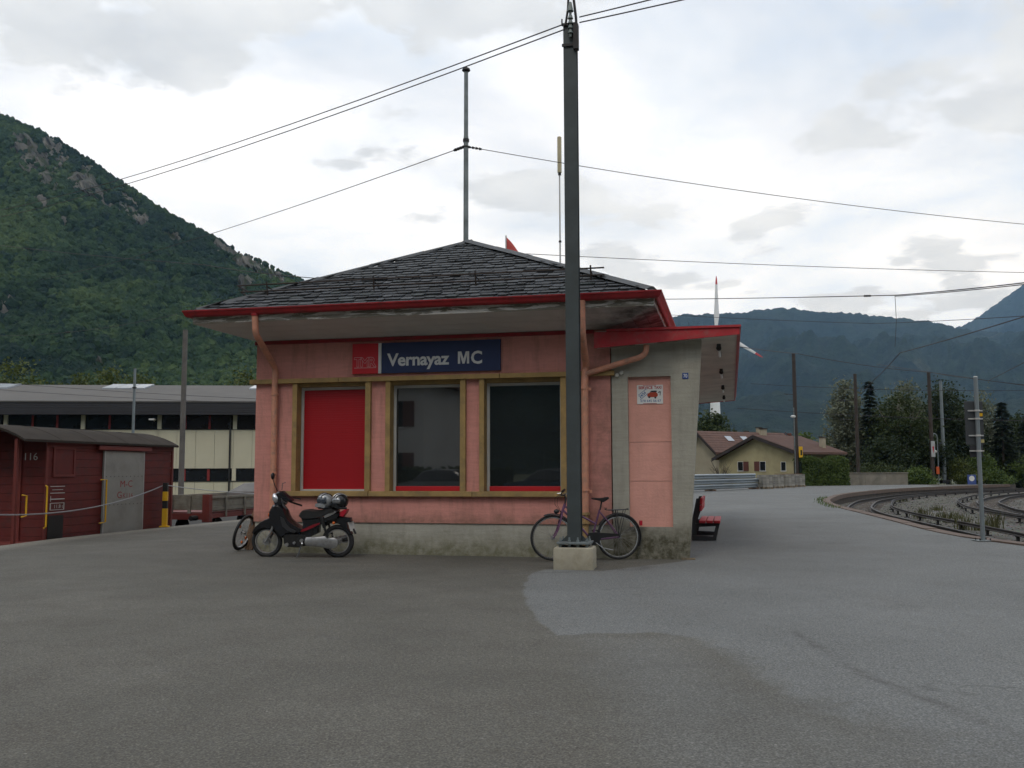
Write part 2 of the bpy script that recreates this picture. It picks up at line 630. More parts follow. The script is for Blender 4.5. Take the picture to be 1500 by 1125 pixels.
M_kerbside = mat('platform_concrete', (0.060, 0.048, 0.040), 0.85, var=0.3, vscale=2.0, bscale=20, bstr=0.4, dirt=(0.05, 0.045, 0.04))
pw = MB()
for ec in (XL, XR):
    yy = np.concatenate([np.linspace(-60, 10, 15), np.linspace(10, 84, 150)[1:]])
    xx = ec(yy)
    n = len(yy)
    o_ = 0.015 if ec is XR else -0.015
    pw.add([(x, y, -0.012) for x, y in zip(xx, yy)] + [(x + o_, y, -0.9) for x, y in zip(xx, yy)], [(i, i + 1, n + i + 1, n + i) for i in range(n - 1)])
x0, x1 = float(XL(np.array([84.0]))[0]), float(XR(np.array([84.0]))[0])
pw.add([(x0, 84, -0.01), (x1, 84, -0.01), (x1, 84.02, -0.9), (x0, 84.02, -0.9)], [(0, 1, 2, 3)])
tag(pw.build('platform_wall', M_kerbside), 'rough retaining face below the platform edge', kind='structure')

# base ground out to the horizon
t = MT('meadow_ground')
c = t.mix(t.ramp(t.noise(0.05, 6, 0.6), [(0.35, 0.0), (0.65, 1.0)]), (0.05, 0.065, 0.025), (0.085, 0.085, 0.05))
t.bump(t.noise(2.0, 6, 0.7), 0.6, 0.1)
M_meadow = t.done(c, 0.95)
gb = MB()
g = 26
xs = [-4500 + 9000 * i / g for i in range(g + 1)]; ys = [-2500 + 9000 * i / g for i in range(g + 1)]
gb.add([(x, y, -0.62) for y in ys for x in xs], [(j * (g + 1) + i, j * (g + 1) + i + 1, (j + 1) * (g + 1) + i + 1, (j + 1) * (g + 1) + i) for j in range(g) for i in range(g)])
tag(gb.build('valley_ground', M_meadow), 'flat valley floor of grass and earth', kind='structure')

# ---- curves parallel to the platform edge
ey = np.linspace(-20, 110, 520)
ex = np.where(ey <= 84, XR(np.minimum(ey, 84)), XR(np.array([84.0]))[0] + (ey - 84) * 1.12)
EC = np.stack([ex, ey], 1)
tg = np.gradient(EC, axis=0); tg /= np.linalg.norm(tg, axis=1)[:, None]
EN = np.stack([tg[:, 1], -tg[:, 0]], 1)                       # to the right of the direction of travel
arc = np.concatenate([[0], np.cumsum(np.linalg.norm(np.diff(EC, axis=0), axis=1))])


def off(d, lo=8.0, hi=104.0, step=0.8):
    p = EC + EN * d
    k = np.ones(15) / 15
    px = np.convolve(np.pad(p[:, 0], 7, 'edge'), k, 'valid'); py = np.convolve(np.pad(p[:, 1], 7, 'edge'), k, 'valid')
    a0, a1 = np.interp([lo, hi], ey, arc)
    ss = np.arange(a0, a1, step)
    return np.stack([np.interp(ss, arc, px), np.interp(ss, arc, py)], 1)


t = MT('ballast')
vc = t.voronoi(13, out='Color'); vd = t.voronoi(13)
c = t.mix(t.ramp(t.noise(0.7, 6, 0.65), [(0.35, 0.0), (0.65, 1.0)]), (0.080, 0.073, 0.062), (0.155, 0.148, 0.132))
c = t.mix(0.55, c, t.mix(1.0, c, vc, 'MULTIPLY'))
c = t.mix(t.math('MULTIPLY', t.ramp(t.noise(0.5, 6, 0.7, dist=0.5), [(0.5, 0.0), (0.66, 1.0)]), 0.7), c, (0.085, 0.092, 0.050))
t.bump(vd, 0.9, 0.04)
M_ballast = t.done(c, 0.95)
bm_ = MB()
nn = None
cols = [off(d) for d in (0.02, 0.9, 1.8, 2.8, 4.2, 5.7, 7.1, 8.9, 14.0, 24.0)]
nn = min(len(c_) for c_ in cols)
vs = []
for ci, c_ in enumerate(cols):
    for i in range(nn):
        j = int(i * (len(c_) - 1) / (nn - 1))
        z = -0.50 + 0.02 * mnoise.noise((c_[j][0] * 0.8, c_[j][1] * 0.8, 1.0)) - (0.10 if ci >= 8 else 0)
        vs.append((c_[j][0], c_[j][1], z))
bm_.add(vs, [(a * nn + i, (a + 1) * nn + i, (a + 1) * nn + i + 1, a * nn + i + 1) for a in range(len(cols) - 1) for i in range(nn - 1)])
tag(bm_.build('ballast_bed', M_ballast, smooth=True), 'grey gravel bed under the curving tracks', kind='structure')
# loose stones on it
st = MB()
for i in range(9000):
    c_ = cols[1]
    d = random.uniform(0.1, 8.7)
    k = random.randrange(40, 480)
    if EC[k][1] < 15 or EC[k][1] > 75: continue
    p = EC[k] + EN[k] * d + np.array([random.uniform(-.15, .15), random.uniform(-.15, .15)])
    s = random.uniform(0.025, 0.06)
    q = Matrix.Translation((p[0], p[1], -0.495)) @ Matrix.Rotation(random.uniform(0, 6.3), 4, 'Z') @ Matrix.Rotation(random.uniform(-.6, .6), 4, 'X')
    pts = [q @ Vector((s * random.uniform(.7, 1.2) * a, s * random.uniform(.7, 1.2) * b, s * random.uniform(.5, .9) * c__)) for a, b, c__ in ((1, 0, 0), (0, 1, 0), (-1, 0, 0), (0, -1, 0), (0, 0, 1), (0, 0, -1))]
    st.add(pts, [(0, 1, 4), (1, 2, 4), (2, 3, 4), (3, 0, 4), (1, 0, 5), (2, 1, 5), (3, 2, 5), (0, 3, 5)])
M_stone = mat('ballast_stone', (0.155, 0.148, 0.132), 0.9, island=0.6)
tag(st.build('ballast_stones', M_stone, fix=False), 'loose grey ballast stones between the rails', kind='stuff')

# ---- kerb stones along the platform edge
M_kerb = mat('kerb_stone', (0.125, 0.086, 0.066), 0.85, var=0.25, vscale=5, bscale=40, bstr=0.4, island=0.0, dirt=(0.09, 0.075, 0.06))
kerb = thing('platform_kerb', 'reddish brown kerb along the curving platform edge', 'kerb')
del kerb['category']; kerb['kind'] = 'structure'
ki, ko = off(-0.26, 9, 83.6, 1.25), off(0.05, 9, 83.6, 1.25)
n = min(len(ki), len(ko))
for i in range(n - 1):
    a, b, c, d = ki[i], ki[i + 1], ko[i + 1] , ko[i]
    e = 0.006
    q0, q1 = a + (b - a) * e, b - (b - a) * e
    r0, r1 = d + (c - d) * e, c - (c - d) * e
    dz = random.uniform(0.010, 0.022)
    m_ = MB()
    m_.add([(q0[0], q0[1], -.2), (q1[0], q1[1], -.2), (r1[0], r1[1], -.2), (r0[0], r0[1], -.2), (q0[0], q0[1], dz), (q1[0], q1[1], dz), (r1[0], r1[1], dz), (r0[0], r0[1], dz)],
           [(0, 3, 2, 1), (4, 5, 6, 7), (0, 1, 5, 4), (1, 2, 6, 5), (2, 3, 7, 6), (3, 0, 4, 7)])
    m_.build('kerb_stone', M_kerb, kerb)

# ---- tracks
M_rail = mat('rail_steel', (0.022, 0.018, 0.016), 0.65, 0.2, var=0.3, vscale=8, dirt=(0.045, 0.026, 0.018))
M_railtop = mat('rail_head', (0.035, 0.031, 0.029), 0.55, 0.4, var=0.3, vscale=4, dirt=(0.03, 0.022, 0.018))
M_sleeper = mat('sleeper_wood', (0.075, 0.06, 0.05), 0.9, var=0.3, vscale=6)
M_iron = mat('dark_iron', (0.03, 0.028, 0.028), 0.6, 0.3)


def rail_mesh(path, z0, w=0.075, h=0.16):
    prof = [(-w, 0), (w, 0), (w, .02), (.012, .035), (.012, h - .045), (w * .55, h - .035), (w * .55, h), (-w * .55, h), (-w * .55, h - .035), (-.012, h - .045), (-.012, .035), (-w, .02)]
    m_ = MB(); k = len(prof); vs = []
    tg_ = np.gradient(path, axis=0); tg_ /= np.linalg.norm(tg_, axis=1)[:, None]
    for p, g_ in zip(path, tg_):
        for a, b in prof:
            vs.append((p[0] + g_[1] * a, p[1] - g_[0] * a, z0 + b))
    fs = []
    for i in range(len(path) - 1):
        for j in range(k):
            fs.append((i * k + j, i * k + (j + 1) % k, (i + 1) * k + (j + 1) % k, (i + 1) * k + j))
    m_.add(vs, fs)
    m_.m = [1 if f % k == 6 else 0 for f in range(len(fs))]
    return m_


SLEEP = MB().bbox((-0.9, -0.11, -0.1), (0.9, 0.11, 0.0), 0.015).mesh('sleeper', M_sleeper)
CHAIR = MB()
CHAIR.box((-.10, -.06, -.02), (.10, .06, .03)); CHAIR.box((-.035, -.04, .03), (.035, .04, .14)); CHAIR.box((-.06, -.06, .14), (.06, .06, .165))
CHAIR = CHAIR.mesh('rail_chair', M_iron)


def track(label, d_rails, d_third, lo, hi, mirror=1):
    tr = thing('railway_track', label, 'railway track', group=None)
    for d in d_rails:
        rail_mesh(off(d, lo, hi, 0.7), -0.485).build('rail', [M_rail, M_railtop], tr)
    rail_mesh(off(d_third, lo, hi, 0.7), -0.33, 0.05, 0.10).build('contact_rail', [M_rail, M_rail], tr)
    mid = off(sum(d_rails) / 2, lo, hi, 0.75)
    tg_ = np.gradient(mid, axis=0)
    for i in range(0, len(mid)):
        place_mesh('sleeper', SLEEP, tr, (mid[i][0], mid[i][1], -0.484), (0, 0, math.atan2(-tg_[i][0], tg_[i][1]) + random.uniform(-.03, .03)))
    th = off(d_third, lo, hi, 2.6)
    tg_ = np.gradient(th, axis=0)
    for i in range(len(th)):
        place_mesh('rail_chair', CHAIR, tr, (th[i][0], th[i][1], -0.495), (0, 0, math.atan2(-tg_[i][0], tg_[i][1])))
    return tr


track('curving track with raised contact rail right along the platform kerb', (0.8, 1.8), 2.65, 10, 104)
track('outer curving track with raised contact rail beside the island platform', (6.6, 7.6), 5.7, 14, 104)

# island platform right of the tracks
isl = MB()
a, b = off(8.75, 12, 46, 0.8), off(12.5, 12, 46, 0.8)
n = min(len(a), len(b))
a, b = a[:n], b[:n]
M_isl = mat('island_platform_concrete', (0.24, 0.20, 0.165), 0.9, var=0.25, vscale=2, bscale=20, dirt=(0.10, 0.09, 0.07))
isl.add([(p[0], p[1], -.6) for p in a] + [(p[0], p[1], -.08) for p in a] + [(p[0], p[1], -.08) for p in b] + [(p[0], p[1], -.6) for p in b],
        [(i + n * k, i + 1 + n * k, i + 1 + n * (k + 1), i + n * (k + 1)) for k in range(3) for i in range(n - 1)] + [(0, n, 2 * n, 3 * n), (n - 1, 4 * n - 1, 3 * n - 1, 2 * n - 1)])
tag(isl.build('island_platform', M_isl), 'low island platform between the curving tracks', kind='structure')
wl_ = MB()
a, b = off(8.25, 12, 47, 0.8), off(8.6, 12, 47, 0.8); n = min(len(a), len(b))
wl_.add([(p[0], p[1], -.6) for p in a[:n]] + [(p[0], p[1], -.43) for p in a[:n]] + [(p[0], p[1], -.43) for p in b[:n]] + [(p[0], p[1], -.6) for p in b[:n]],
        [(i + n * k, i + 1 + n * k, i + 1 + n * (k + 1), i + n * (k + 1)) for k in range(3) for i in range(n - 1)])
tag(wl_.build('cable_trough', mat('pale_concrete', (0.42, 0.41, 0.38), 0.85, var=0.15)), 'pale concrete trough along the foot of the island platform', kind='structure')

# ================================================================== HILLS
def fbm(x, y, s, o=5):
    return mnoise.fractal((x * s, y * s, 2.7), 0.9, 2.1, o)


RIDGE = [(-900, -60), (-500, 10), (-200, 95), (-60, 152), (0, 176), (40, 192), (70, 208), (100, 227), (130, 243), (160, 265), (200, 291), (250, 322), (300, 346), (340, 368), (372, 381), (400, 397),
         (437, 414), (480, 436), (540, 476), (620, 530), (700, 580), (800, 635), (900, 672), (1000, 690)]
RU, RV = np.array([p[0] for p in RIDGE], float), np.array([p[1] for p in RIDGE], float)


def hill_point(u, tpar):
    v = float(np.interp(u, RU, RV))
    Yr = 900 - 0.25 * (u + 100)
    Yf = 330 - 0.05 * u
    zr = max(at(u, v, Yr).z, 2.0)
    Y = Yf + (Yr - Yf) * tpar
    X = (u - 750) / FOC * Y / cp_
    if tpar <= 1:
        z = zr * (0.25 * tpar + 0.75 * tpar ** 1.25)
    else:
        z = zr * (1 - (tpar - 1) * 1.2)
    w = math.sin(math.pi * min(max(tpar, 0), 1)) ** 0.8
    z += w * (fbm(X, Y * 0.6, 0.008, 5) * 16 + fbm(X, Y, 0.03, 4) * 5) * min(1, zr / 120)
    z += (1 - w) * fbm(X, Y, 0.03, 4) * 1.6
    return X, Y, z


CRAGS = [(86, 222, 22, 9, 0.75), (150, 285, 24, 8, 0.65), (205, 320, 16, 7, 0.6), (340, 376, 20, 7, .5), (55, 238, 34, 14, 0.9), (122, 263, 18, 16, 0.8), (188, 302, 22, 10, 0.6), (64, 291, 8, 7, 0), (360, 384, 26, 12, 0.5), (363, 420, 10, 17, 0.2),
         (400, 404, 20, 7, 0.4), (318, 360, 10, 4, .5), (6, 455, 9, 12, 0.5), (145, 524, 11, 6, 0.7), (95, 325, 7, 7, 0), (30, 205, 12, 8, .9), (250, 345, 16, 6, .6), (-60, 260, 40, 20, 0.6)]


def px_of(X, Y, Z):
    zc = Y * cp_ + (Z - EYE) * sp_; yc = -Y * sp_ + (Z - EYE) * cp_
    return 750 + FOC * X / zc, 562.5 - FOC * yc / zc


def rockness(X, Y, Z):
    u, v = px_of(X, Y, Z)
    best = 0.0
    nz = fbm(u, v, 0.07, 5) * 0.75
    for cu, cv, ru, rv, an in CRAGS:
        du, dv = u - cu, v - cv
        a = du * math.cos(an) + dv * math.sin(an); b = -du * math.sin(an) + dv * math.cos(an)
        r = math.hypot(a / (ru * 1.2), b / (rv * 1.25)) + nz
        best = max(best, min(1, max(0, (1.15 - r) * 2.5)))
    return best


us = np.concatenate([np.linspace(-900, -60, 40)[:-1], np.linspace(-60, 480, 240)[:-1], np.linspace(480, 1000, 50)])
ts = np.linspace(0, 1.25, 120)
hv, rk = [], []
for u in us:
    for tpar in ts:
        X, Y, Z = hill_point(u, tpar)
        r = rockness(X, Y, Z) if -100 < u < 470 and tpar <= 1.05 else 0.0
        if r > 0:
            Z += r * (fbm(X, Y * 0.5, 0.09, 5) * 9)
            Y -= r * (5 + 10 * fbm(X, Z, 0.10, 5))
        hv.append((X, Y, Z)); rk.append(r)
n = len(ts)
hm = bpy.data.meshes.new('wooded_hill')
hm.from_pydata(hv, [], [(i * n + j, (i + 1) * n + j, (i + 1) * n + j + 1, i * n + j + 1) for i in range(len(us) - 1) for j in range(n - 1)])
a = hm.attributes.new('rock', 'FLOAT', 'POINT'); a.data.foreach_set('value', np.array(rk, np.float32))
t = MT('hill_surface')
rc = t.mix(t.ramp(t.noise(0.09, 7, 0.7, vec=t.scaled((1, 1, 0.45))), [(0.35, 0.0), (0.65, 1.0)]), (0.045, 0.043, 0.038), (0.17, 0.16, 0.135))
rc = t.mix(t.ramp(t.noise(0.05, 6, 0.7), [(0.52, 0.0), (0.62, 1.0)]), rc, (0.035, 0.05, 0.018))
gc = t.mix(t.noise(0.03, 5, 0.6), (0.018, 0.030, 0.010), (0.035, 0.05, 0.016))
t.bump(t.noise(0.12, 8, 0.7), 1.0, 3.0)
M_hill = t.done(t.mix(t.ramp(t.attr('rock'), [(0.25, 0.0), (0.5, 1.0)]), gc, rc), 0.95, 0, 0.2)
hm.materials.append(M_hill)
hill = bpy.data.objects.new('wooded_hill', hm); COL.objects.link(hill)
tag(hill, 'steep green wooded hill with grey crags', kind='structure')

# the wood on the hill: crowns set on points by geometry nodes
pts, tints, scl = [], [], []
tries = 0
while len(pts) < 24000 and tries < 60000:
    tries += 1
    u = random.uniform(-140, 620)
    tpar = random.uniform(0.0, 1.02) if random.random() < 0.85 else random.uniform(0.9, 1.01)
    X, Y, Z = hill_point(u, tpar)
    r = rockness(X, Y, Z) if u < 470 else 0
    if r > 0.3 and random.random() < min(0.84, r + 0.05):
        continue
    pts.append((X, Y, Z + 1.2))
    g_ = 0.5 + 0.9 * fbm(X, Y + Z, 0.012, 4) + random.gauss(0, 0.22)
    if tpar < 0.30: g_ += 0.35 * (1 - tpar / 0.30)
    tints.append(min(1, max(0, g_)))
    s = random.choice((random.uniform(1.6, 2.8), random.uniform(2.2, 4.2))) * (0.62 if tpar > 0.93 else 1.0) * (0.7 if r > 0 else 1.0)
    scl.append(s)
pm = bpy.data.meshes.new('hill_wood')
pm.from_pydata(pts, [], [])
a = pm.attributes.new('tint', 'FLOAT', 'POINT'); a.data.foreach_set('value', np.array(tints, np.float32))
a = pm.attributes.new('size', 'FLOAT', 'POINT'); a.data.foreach_set('value', np.array(scl, np.float32))
t = MT('wood_foliage')
tint = t.attr('tint', 'Fac', 'INSTANCER')
c = t.ramp(tint, [(0.0, (0.007, 0.019, 0.011)), (0.40, (0.015, 0.034, 0.014)), (0.75, (0.026, 0.050, 0.018)), (1.0, (0.045, 0.072, 0.024))])
c = t.mix(1.0, c, t.ramp(t.noise(2.6, 4, 0.7), [(0.3, 0.55), (0.7, 1.35)]), 'MULTIPLY')
t.bump(t.noise(4.0, 4, 0.7), 1.0, 0.25)
M_wood = t.done(c, 0.9, 0, 0.15)
# lumpy crown prototype built inside the node tree
ng = bpy.data.node_groups.new('scatter_crowns', 'GeometryNodeTree')
ng.interface.new_socket('Geometry', in_out='INPUT', socket_type='NodeSocketGeometry')
ng.interface.new_socket('Geometry', in_out='OUTPUT', socket_type='NodeSocketGeometry')
N, L = ng.nodes, ng.links
gi, go = N.new('NodeGroupInput'), N.new('NodeGroupOutput')
m2p = N.new('GeometryNodeMeshToPoints'); L.new(gi.outputs[0], m2p.inputs[0])
ico = N.new('GeometryNodeMeshIcoSphere'); ico.inputs['Subdivisions'].default_value = 3; ico.inputs['Radius'].default_value = 1.0
nz = N.new('ShaderNodeTexNoise'); nz.inputs['Scale'].default_value = 1.7; nz.inputs['Detail'].default_value = 4; nz.inputs['Roughness'].default_value = 0.75
vm = N.new('ShaderNodeVectorMath'); vm.operation = 'SUBTRACT'; L.new(nz.outputs['Color'], vm.inputs[0]); vm.inputs[1].default_value = (0.5, 0.5, 0.5)
vs_ = N.new('ShaderNodeVectorMath'); vs_.operation = 'SCALE'; L.new(vm.outputs[0], vs_.inputs[0]); vs_.inputs['Scale'].default_value = 1.5
sp = N.new('GeometryNodeSetPosition'); L.new(ico.outputs[0], sp.inputs['Geometry']); L.new(vs_.outputs[0], sp.inputs['Offset'])
sm = N.new('GeometryNodeSetMaterial'); sm.inputs['Material'].default_value = M_wood; L.new(sp.outputs[0], sm.inputs['Geometry'])
iop = N.new('GeometryNodeInstanceOnPoints'); L.new(m2p.outputs[0], iop.inputs['Points']); L.new(sm.outputs[0], iop.inputs['Instance'])
na = N.new('GeometryNodeInputNamedAttribute'); na.data_type = 'FLOAT'; na.inputs['Name'].default_value = 'size'
rv = N.new('FunctionNodeRandomValue'); rv.data_type = 'FLOAT_VECTOR'
rv.inputs[0].default_value = (-0.5, -0.5, 0); rv.inputs[1].default_value = (0.5, 0.5, 6.28)
L.new(rv.outputs[0], iop.inputs['Rotation'])
cs = N.new('ShaderNodeCombineXYZ')
mz = N.new('ShaderNodeMath'); mz.operation = 'MULTIPLY'; mz.inputs[1].default_value = 1.15
L.new(na.outputs[0], mz.inputs[0])
L.new(na.outputs[0], cs.inputs[0]); L.new(na.outputs[0], cs.inputs[1]); L.new(mz.outputs[0], cs.inputs[2])
L.new(cs.outputs[0], iop.inputs['Scale'])
L.new(iop.outputs[0], go.inputs[0])
wood = bpy.data.objects.new('hill_wood', pm); COL.objects.link(wood)
md = wood.modifiers.new('crowns', 'NODES'); md.node_group = ng
tag(wood, 'dense green deciduous wood covering the hillside', kind='stuff')


def far_mountain(name, label, ridge, Yr, Yf, amp, us, nt, seed, spiky):
    ru, rv_ = np.array([p[0] for p in ridge], float), np.array([p[1] for p in ridge], float)
    vs = []
    Yr0, Yf0 = Yr, Yf
    for u in us:
        v = float(np.interp(u, ru, rv_))
        Yr = min(Yr0, 4250 * FOC / max(u - 750, 1)); Yf = Yf0 * Yr / Yr0
        zr = at(u, v, Yr).z
        for j in range(nt):
            tp = 1.2 * j / (nt - 1)
            Y = Yf + (Yr - Yf) * tp
            X = (u - 750) / FOC * Y / cp_
            z = zr * (tp ** 1.15 if tp <= 1 else 1 - (tp - 1) * 1.1)
            w = math.sin(math.pi * min(tp, 1)) ** 0.8
            z += w * amp * (mnoise.fractal((X * 0.0022 + seed, Y * 0.0014, 0.5), 0.9, 2.1, 6))
            z += spiky * mnoise.fractal((X * 0.045, Y * 0.045, seed), 0.6, 2.4, 3) * min(1, tp * 2)
            vs.append((X, Y, max(z, -1)))
    m_ = MB()
    m_.add(vs, [(i * nt + j, (i + 1) * nt + j, (i + 1) * nt + j + 1, i * nt + j + 1) for i in range(len(us) - 1) for j in range(nt - 1)])
    o = m_.build(name, M_mount, fix=False, smooth=True)
    return tag(o, label, kind='structure')


t = MT('mountain_forest')
n1 = t.noise(0.004, 8, 0.65, dist=0.3); n2 = t.noise(0.03, 6, 0.75)
c = t.mix(t.ramp(n1, [(0.35, 0.0), (0.65, 1.0)]), (0.010, 0.020, 0.013), (0.026, 0.040, 0.021))
c = t.mix(t.ramp(t.noise(0.0035, 7, 0.6, vec=t.scaled((1, 1, 0.3))), [(0.62, 0.0), (0.70, 0.6)]), c, (0.10, 0.105, 0.07))
c = t.mix(1.0, c, t.ramp(n2, [(0.3, 0.45), (0.7, 1.55)]), 'MULTIPLY')
t.bump(n2, 1.0, 25.0)
M_mount = t.done(c, 0.95, 0, 0.1)
far_mountain('mountain', 'far forested mountain fading to blue behind the tracks',
             [(200, 640), (420, 600), (600, 540), (760, 500), (900, 482), (960, 472), (1000, 467), (1050, 464), (1085, 459), (1110, 454), (1130, 451), (1165, 451), (1200, 456), (1230, 457), (1260, 459),
              (1300, 463), (1335, 468), (1370, 476), (1420, 483), (1470, 489), (1560, 500), (1800, 520), (2400, 500), (3400, 480)],
             3600, 1250, 210, np.concatenate([np.linspace(200, 950, 60)[:-1], np.linspace(950, 1520, 330)[:-1], np.linspace(1520, 3400, 60)]), 110, 3.1, 7)
far_mountain('mountain', 'higher blue mountain flank rising at the right edge',
             [(1150, 560), (1250, 520), (1330, 500), (1390, 486), (1405, 481), (1433, 466), (1467, 443), (1500, 420), (1560, 378), (1680, 318), (1900, 262), (2200, 250), (2600, 215), (3200, 150), (4200, 60)],
             5200, 2600, 240, np.concatenate([np.linspace(1150, 1380, 30)[:-1], np.linspace(1380, 1520, 110)[:-1], np.linspace(1520, 4200, 90)]), 80, 8.4, 8)
# the valley side behind the photographer, which the window panes mirror
bk = MB()
nu_, nt_ = 60, 24
vs = []
for i in range(nu_):
    an = R(110 + 190 * i / (nu_ - 1))
    hh = 520 + 130 * math.sin(i * 0.5) + 60 * math.sin(i * 1.31)
    for j in range(nt_):
        tp = j / (nt_ - 1)
        r = 380 + 900 * tp
        x, y = math.sin(an) * r, math.cos(an) * r
        vs.append((x, y, hh * tp ** 1.1 + 40 * math.sin(math.pi * tp) * mnoise.fractal((x * .006, y * .006, 0), .9, 2.1, 5) - 0.7))
bk.add(vs, [(i * nt_ + j, (i + 1) * nt_ + j, (i + 1) * nt_ + j + 1, i * nt_ + j + 1) for i in range(nu_ - 1) for j in range(nt_ - 1)])
tag(bk.build('valley_side', M_mount, smooth=True, fix=False), 'forested valley side behind the viewpoint', kind='structure')

# ================================================================== STATION BUILDING
def plaster(name, col, grime, streak=0.35, low=None, side=None):
    t = MT(name)
    n = t.noise(1.3, 7, 0.65, dist=0.3); f = t.noise(28, 4, 0.65)
    c = t.mix(t.ramp(n, [(0.30, 0.0), (0.70, 1.0)]), tuple(x * 0.86 for x in col), tuple(min(1, x * 1.08) for x in col))
    st_ = t.noise(3.0, 7, 0.7, vec=t.scaled((2.4, 2.4, 0.35)), dist=0.3)
    c = t.mix(t.math('MULTIPLY', t.ramp(st_, [(0.50, 0.0), (0.74, 1.0)]), streak), c, grime)
    sp_n = t.noise(38, 3, 0.7)
    c = t.mix(t.math('MULTIPLY', t.ramp(sp_n, [(0.64, 0.0), (0.74, 1.0)]), 0.5), c, tuple(x * 0.55 for x in col))
    if low:
        z = t.xyz()[2]
        k = t.ramp(t.math('ADD', z, t.math('MULTIPLY', t.noise(3.2, 7, 0.7), 0.55)), [(low[0], 1.0), (low[1], 0.0)])
        k = t.math('MULTIPLY', k, t.ramp(t.noise(9, 6, 0.7), [(0.25, 0.25), (0.6, 1.0)]))
        c = t.mix(t.math('MULTIPLY', k, 0.95), c, low[2])
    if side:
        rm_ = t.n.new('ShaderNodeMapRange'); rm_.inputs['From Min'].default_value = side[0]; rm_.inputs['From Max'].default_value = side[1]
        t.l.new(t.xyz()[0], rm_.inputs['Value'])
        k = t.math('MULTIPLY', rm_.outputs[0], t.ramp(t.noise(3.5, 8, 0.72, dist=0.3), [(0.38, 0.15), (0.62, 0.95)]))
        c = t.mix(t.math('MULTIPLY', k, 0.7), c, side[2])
    bd = t.noise(1.0, 3, 0.6, vec=t.scaled((3, 3, 26)))
    c = t.mix(0.22 if low else 0.08, c, t.mix(1.0, c, t.ramp(bd, [(0.35, 0.72), (0.65, 1.25)]), 'MULTIPLY'))
    t.bump(t.math('ADD', t.math('ADD', f, t.math('MULTIPLY', bd, 0.5)), t.math('MULTIPLY', t.noise(7, 4, 0.6), 0.5)), 0.4, 0.012)
    return t.done(c, 0.9, 0, 0.25)


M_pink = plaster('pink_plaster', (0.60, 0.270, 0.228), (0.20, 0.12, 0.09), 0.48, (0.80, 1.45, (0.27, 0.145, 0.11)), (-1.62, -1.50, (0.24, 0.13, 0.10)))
M_pink_pale = plaster('pale_pink_panel', (0.66, 0.335, 0.275), (0.44, 0.25, 0.20), 0.35)
M_conc = plaster('grey_concrete', (0.36, 0.345, 0.29), (0.20, 0.19, 0.155), 0.45, (0.55, 0.90, (0.060, 0.056, 0.032)))
M_plinth = plaster('plinth_concrete', (0.37, 0.36, 0.31), (0.22, 0.20, 0.16), 0.5, (0.36, 0.68, (0.15, 0.145, 0.09)))
M_gold = mat('ochre_stone', (0.33, 0.22, 0.085), 0.85, var=0.18, vscale=5, bscale=45, bstr=0.25, dirt=(0.16, 0.12, 0.07), dscale=4)
M_gutter = mat('red_gutter_paint', (0.27, 0.012, 0.016), 0.38, var=0.25, vscale=5, dirt=(0.14, 0.02, 0.02), dscale=6)
M_redpaint = mat('red_paint', (0.42, 0.020, 0.028), 0.5, var=0.15, vscale=4, dirt=(0.28, 0.09, 0.08), dscale=7)
M_shutter = mat('red_shutter_paint', (0.42, 0.004, 0.011), 0.5, var=0.06, vscale=3)
M_alu = mat('aluminium_frame', (0.55, 0.55, 0.53), 0.45, 0.3)
M_pipe = mat('salmon_pipe_paint', (0.58, 0.265, 0.175), 0.6, var=0.14, vscale=7, dirt=(0.30, 0.20, 0.15), dscale=9)
M_iron_pipe = mat('ochre_cast_iron', (0.40, 0.26, 0.12), 0.7, var=0.25, vscale=8, dirt=(0.15, 0.12, 0.05))
t = MT('peeling_white_boards')
pl = t.noise(5.0, 8, 0.7, vec=t.scaled((0.35, 1, 2.6)), dist=0.6)
c = t.mix(t.ramp(pl, [(0.46, 0.0), (0.50, 1.0)]), (0.62, 0.60, 0.56), (0.19, 0.175, 0.14))
c = t.mix(t.math('MULTIPLY', t.ramp(t.noise(2, 6, 0.7), [(0.5, 0.0), (0.7, 1.0)]), 0.6), c, (0.30, 0.28, 0.25))
t.bump(pl, 0.5, 0.006)
M_peel = t.done(c, 0.85)
t = MT('soffit_boards')
xx_, yy_, zz_ = t.xyz()
c = t.mix(t.ramp(t.noise(1.5, 6, 0.65), [(0.3, 0.0), (0.7, 1.0)]), (0.54, 0.51, 0.48), (0.63, 0.60, 0.57))
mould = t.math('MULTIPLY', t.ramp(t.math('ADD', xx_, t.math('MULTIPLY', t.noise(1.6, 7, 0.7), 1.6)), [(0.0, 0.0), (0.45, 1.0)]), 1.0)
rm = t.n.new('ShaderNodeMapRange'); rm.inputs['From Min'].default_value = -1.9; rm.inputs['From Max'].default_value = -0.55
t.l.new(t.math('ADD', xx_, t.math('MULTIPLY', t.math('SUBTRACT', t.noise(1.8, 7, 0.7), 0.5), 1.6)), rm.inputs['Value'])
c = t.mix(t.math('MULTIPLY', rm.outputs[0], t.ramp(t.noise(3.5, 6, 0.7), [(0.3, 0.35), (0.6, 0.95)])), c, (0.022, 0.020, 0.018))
c = t.mix(t.math('MULTIPLY', t.ramp(t.noise(11, 5, 0.7), [(0.66, 0.0), (0.74, 1.0)]), 0.5), c, (0.15, 0.13, 0.12))
M_soffit = t.done(c, 0.85)
M_canopy_soffit = mat('canopy_soffit', (0.62, 0.57, 0.49), 0.85, var=0.12, vscale=1.2, dirt=(0.42, 0.38, 0.33), dscale=1.5)
t = MT('roof_slate')
c = t.ramp(t.rand(), [(0.0, (0.024, 0.026, 0.029)), (0.5, (0.040, 0.043, 0.048)), (0.8, (0.068, 0.072, 0.079)), (1.0, (0.034, 0.042, 0.042))])
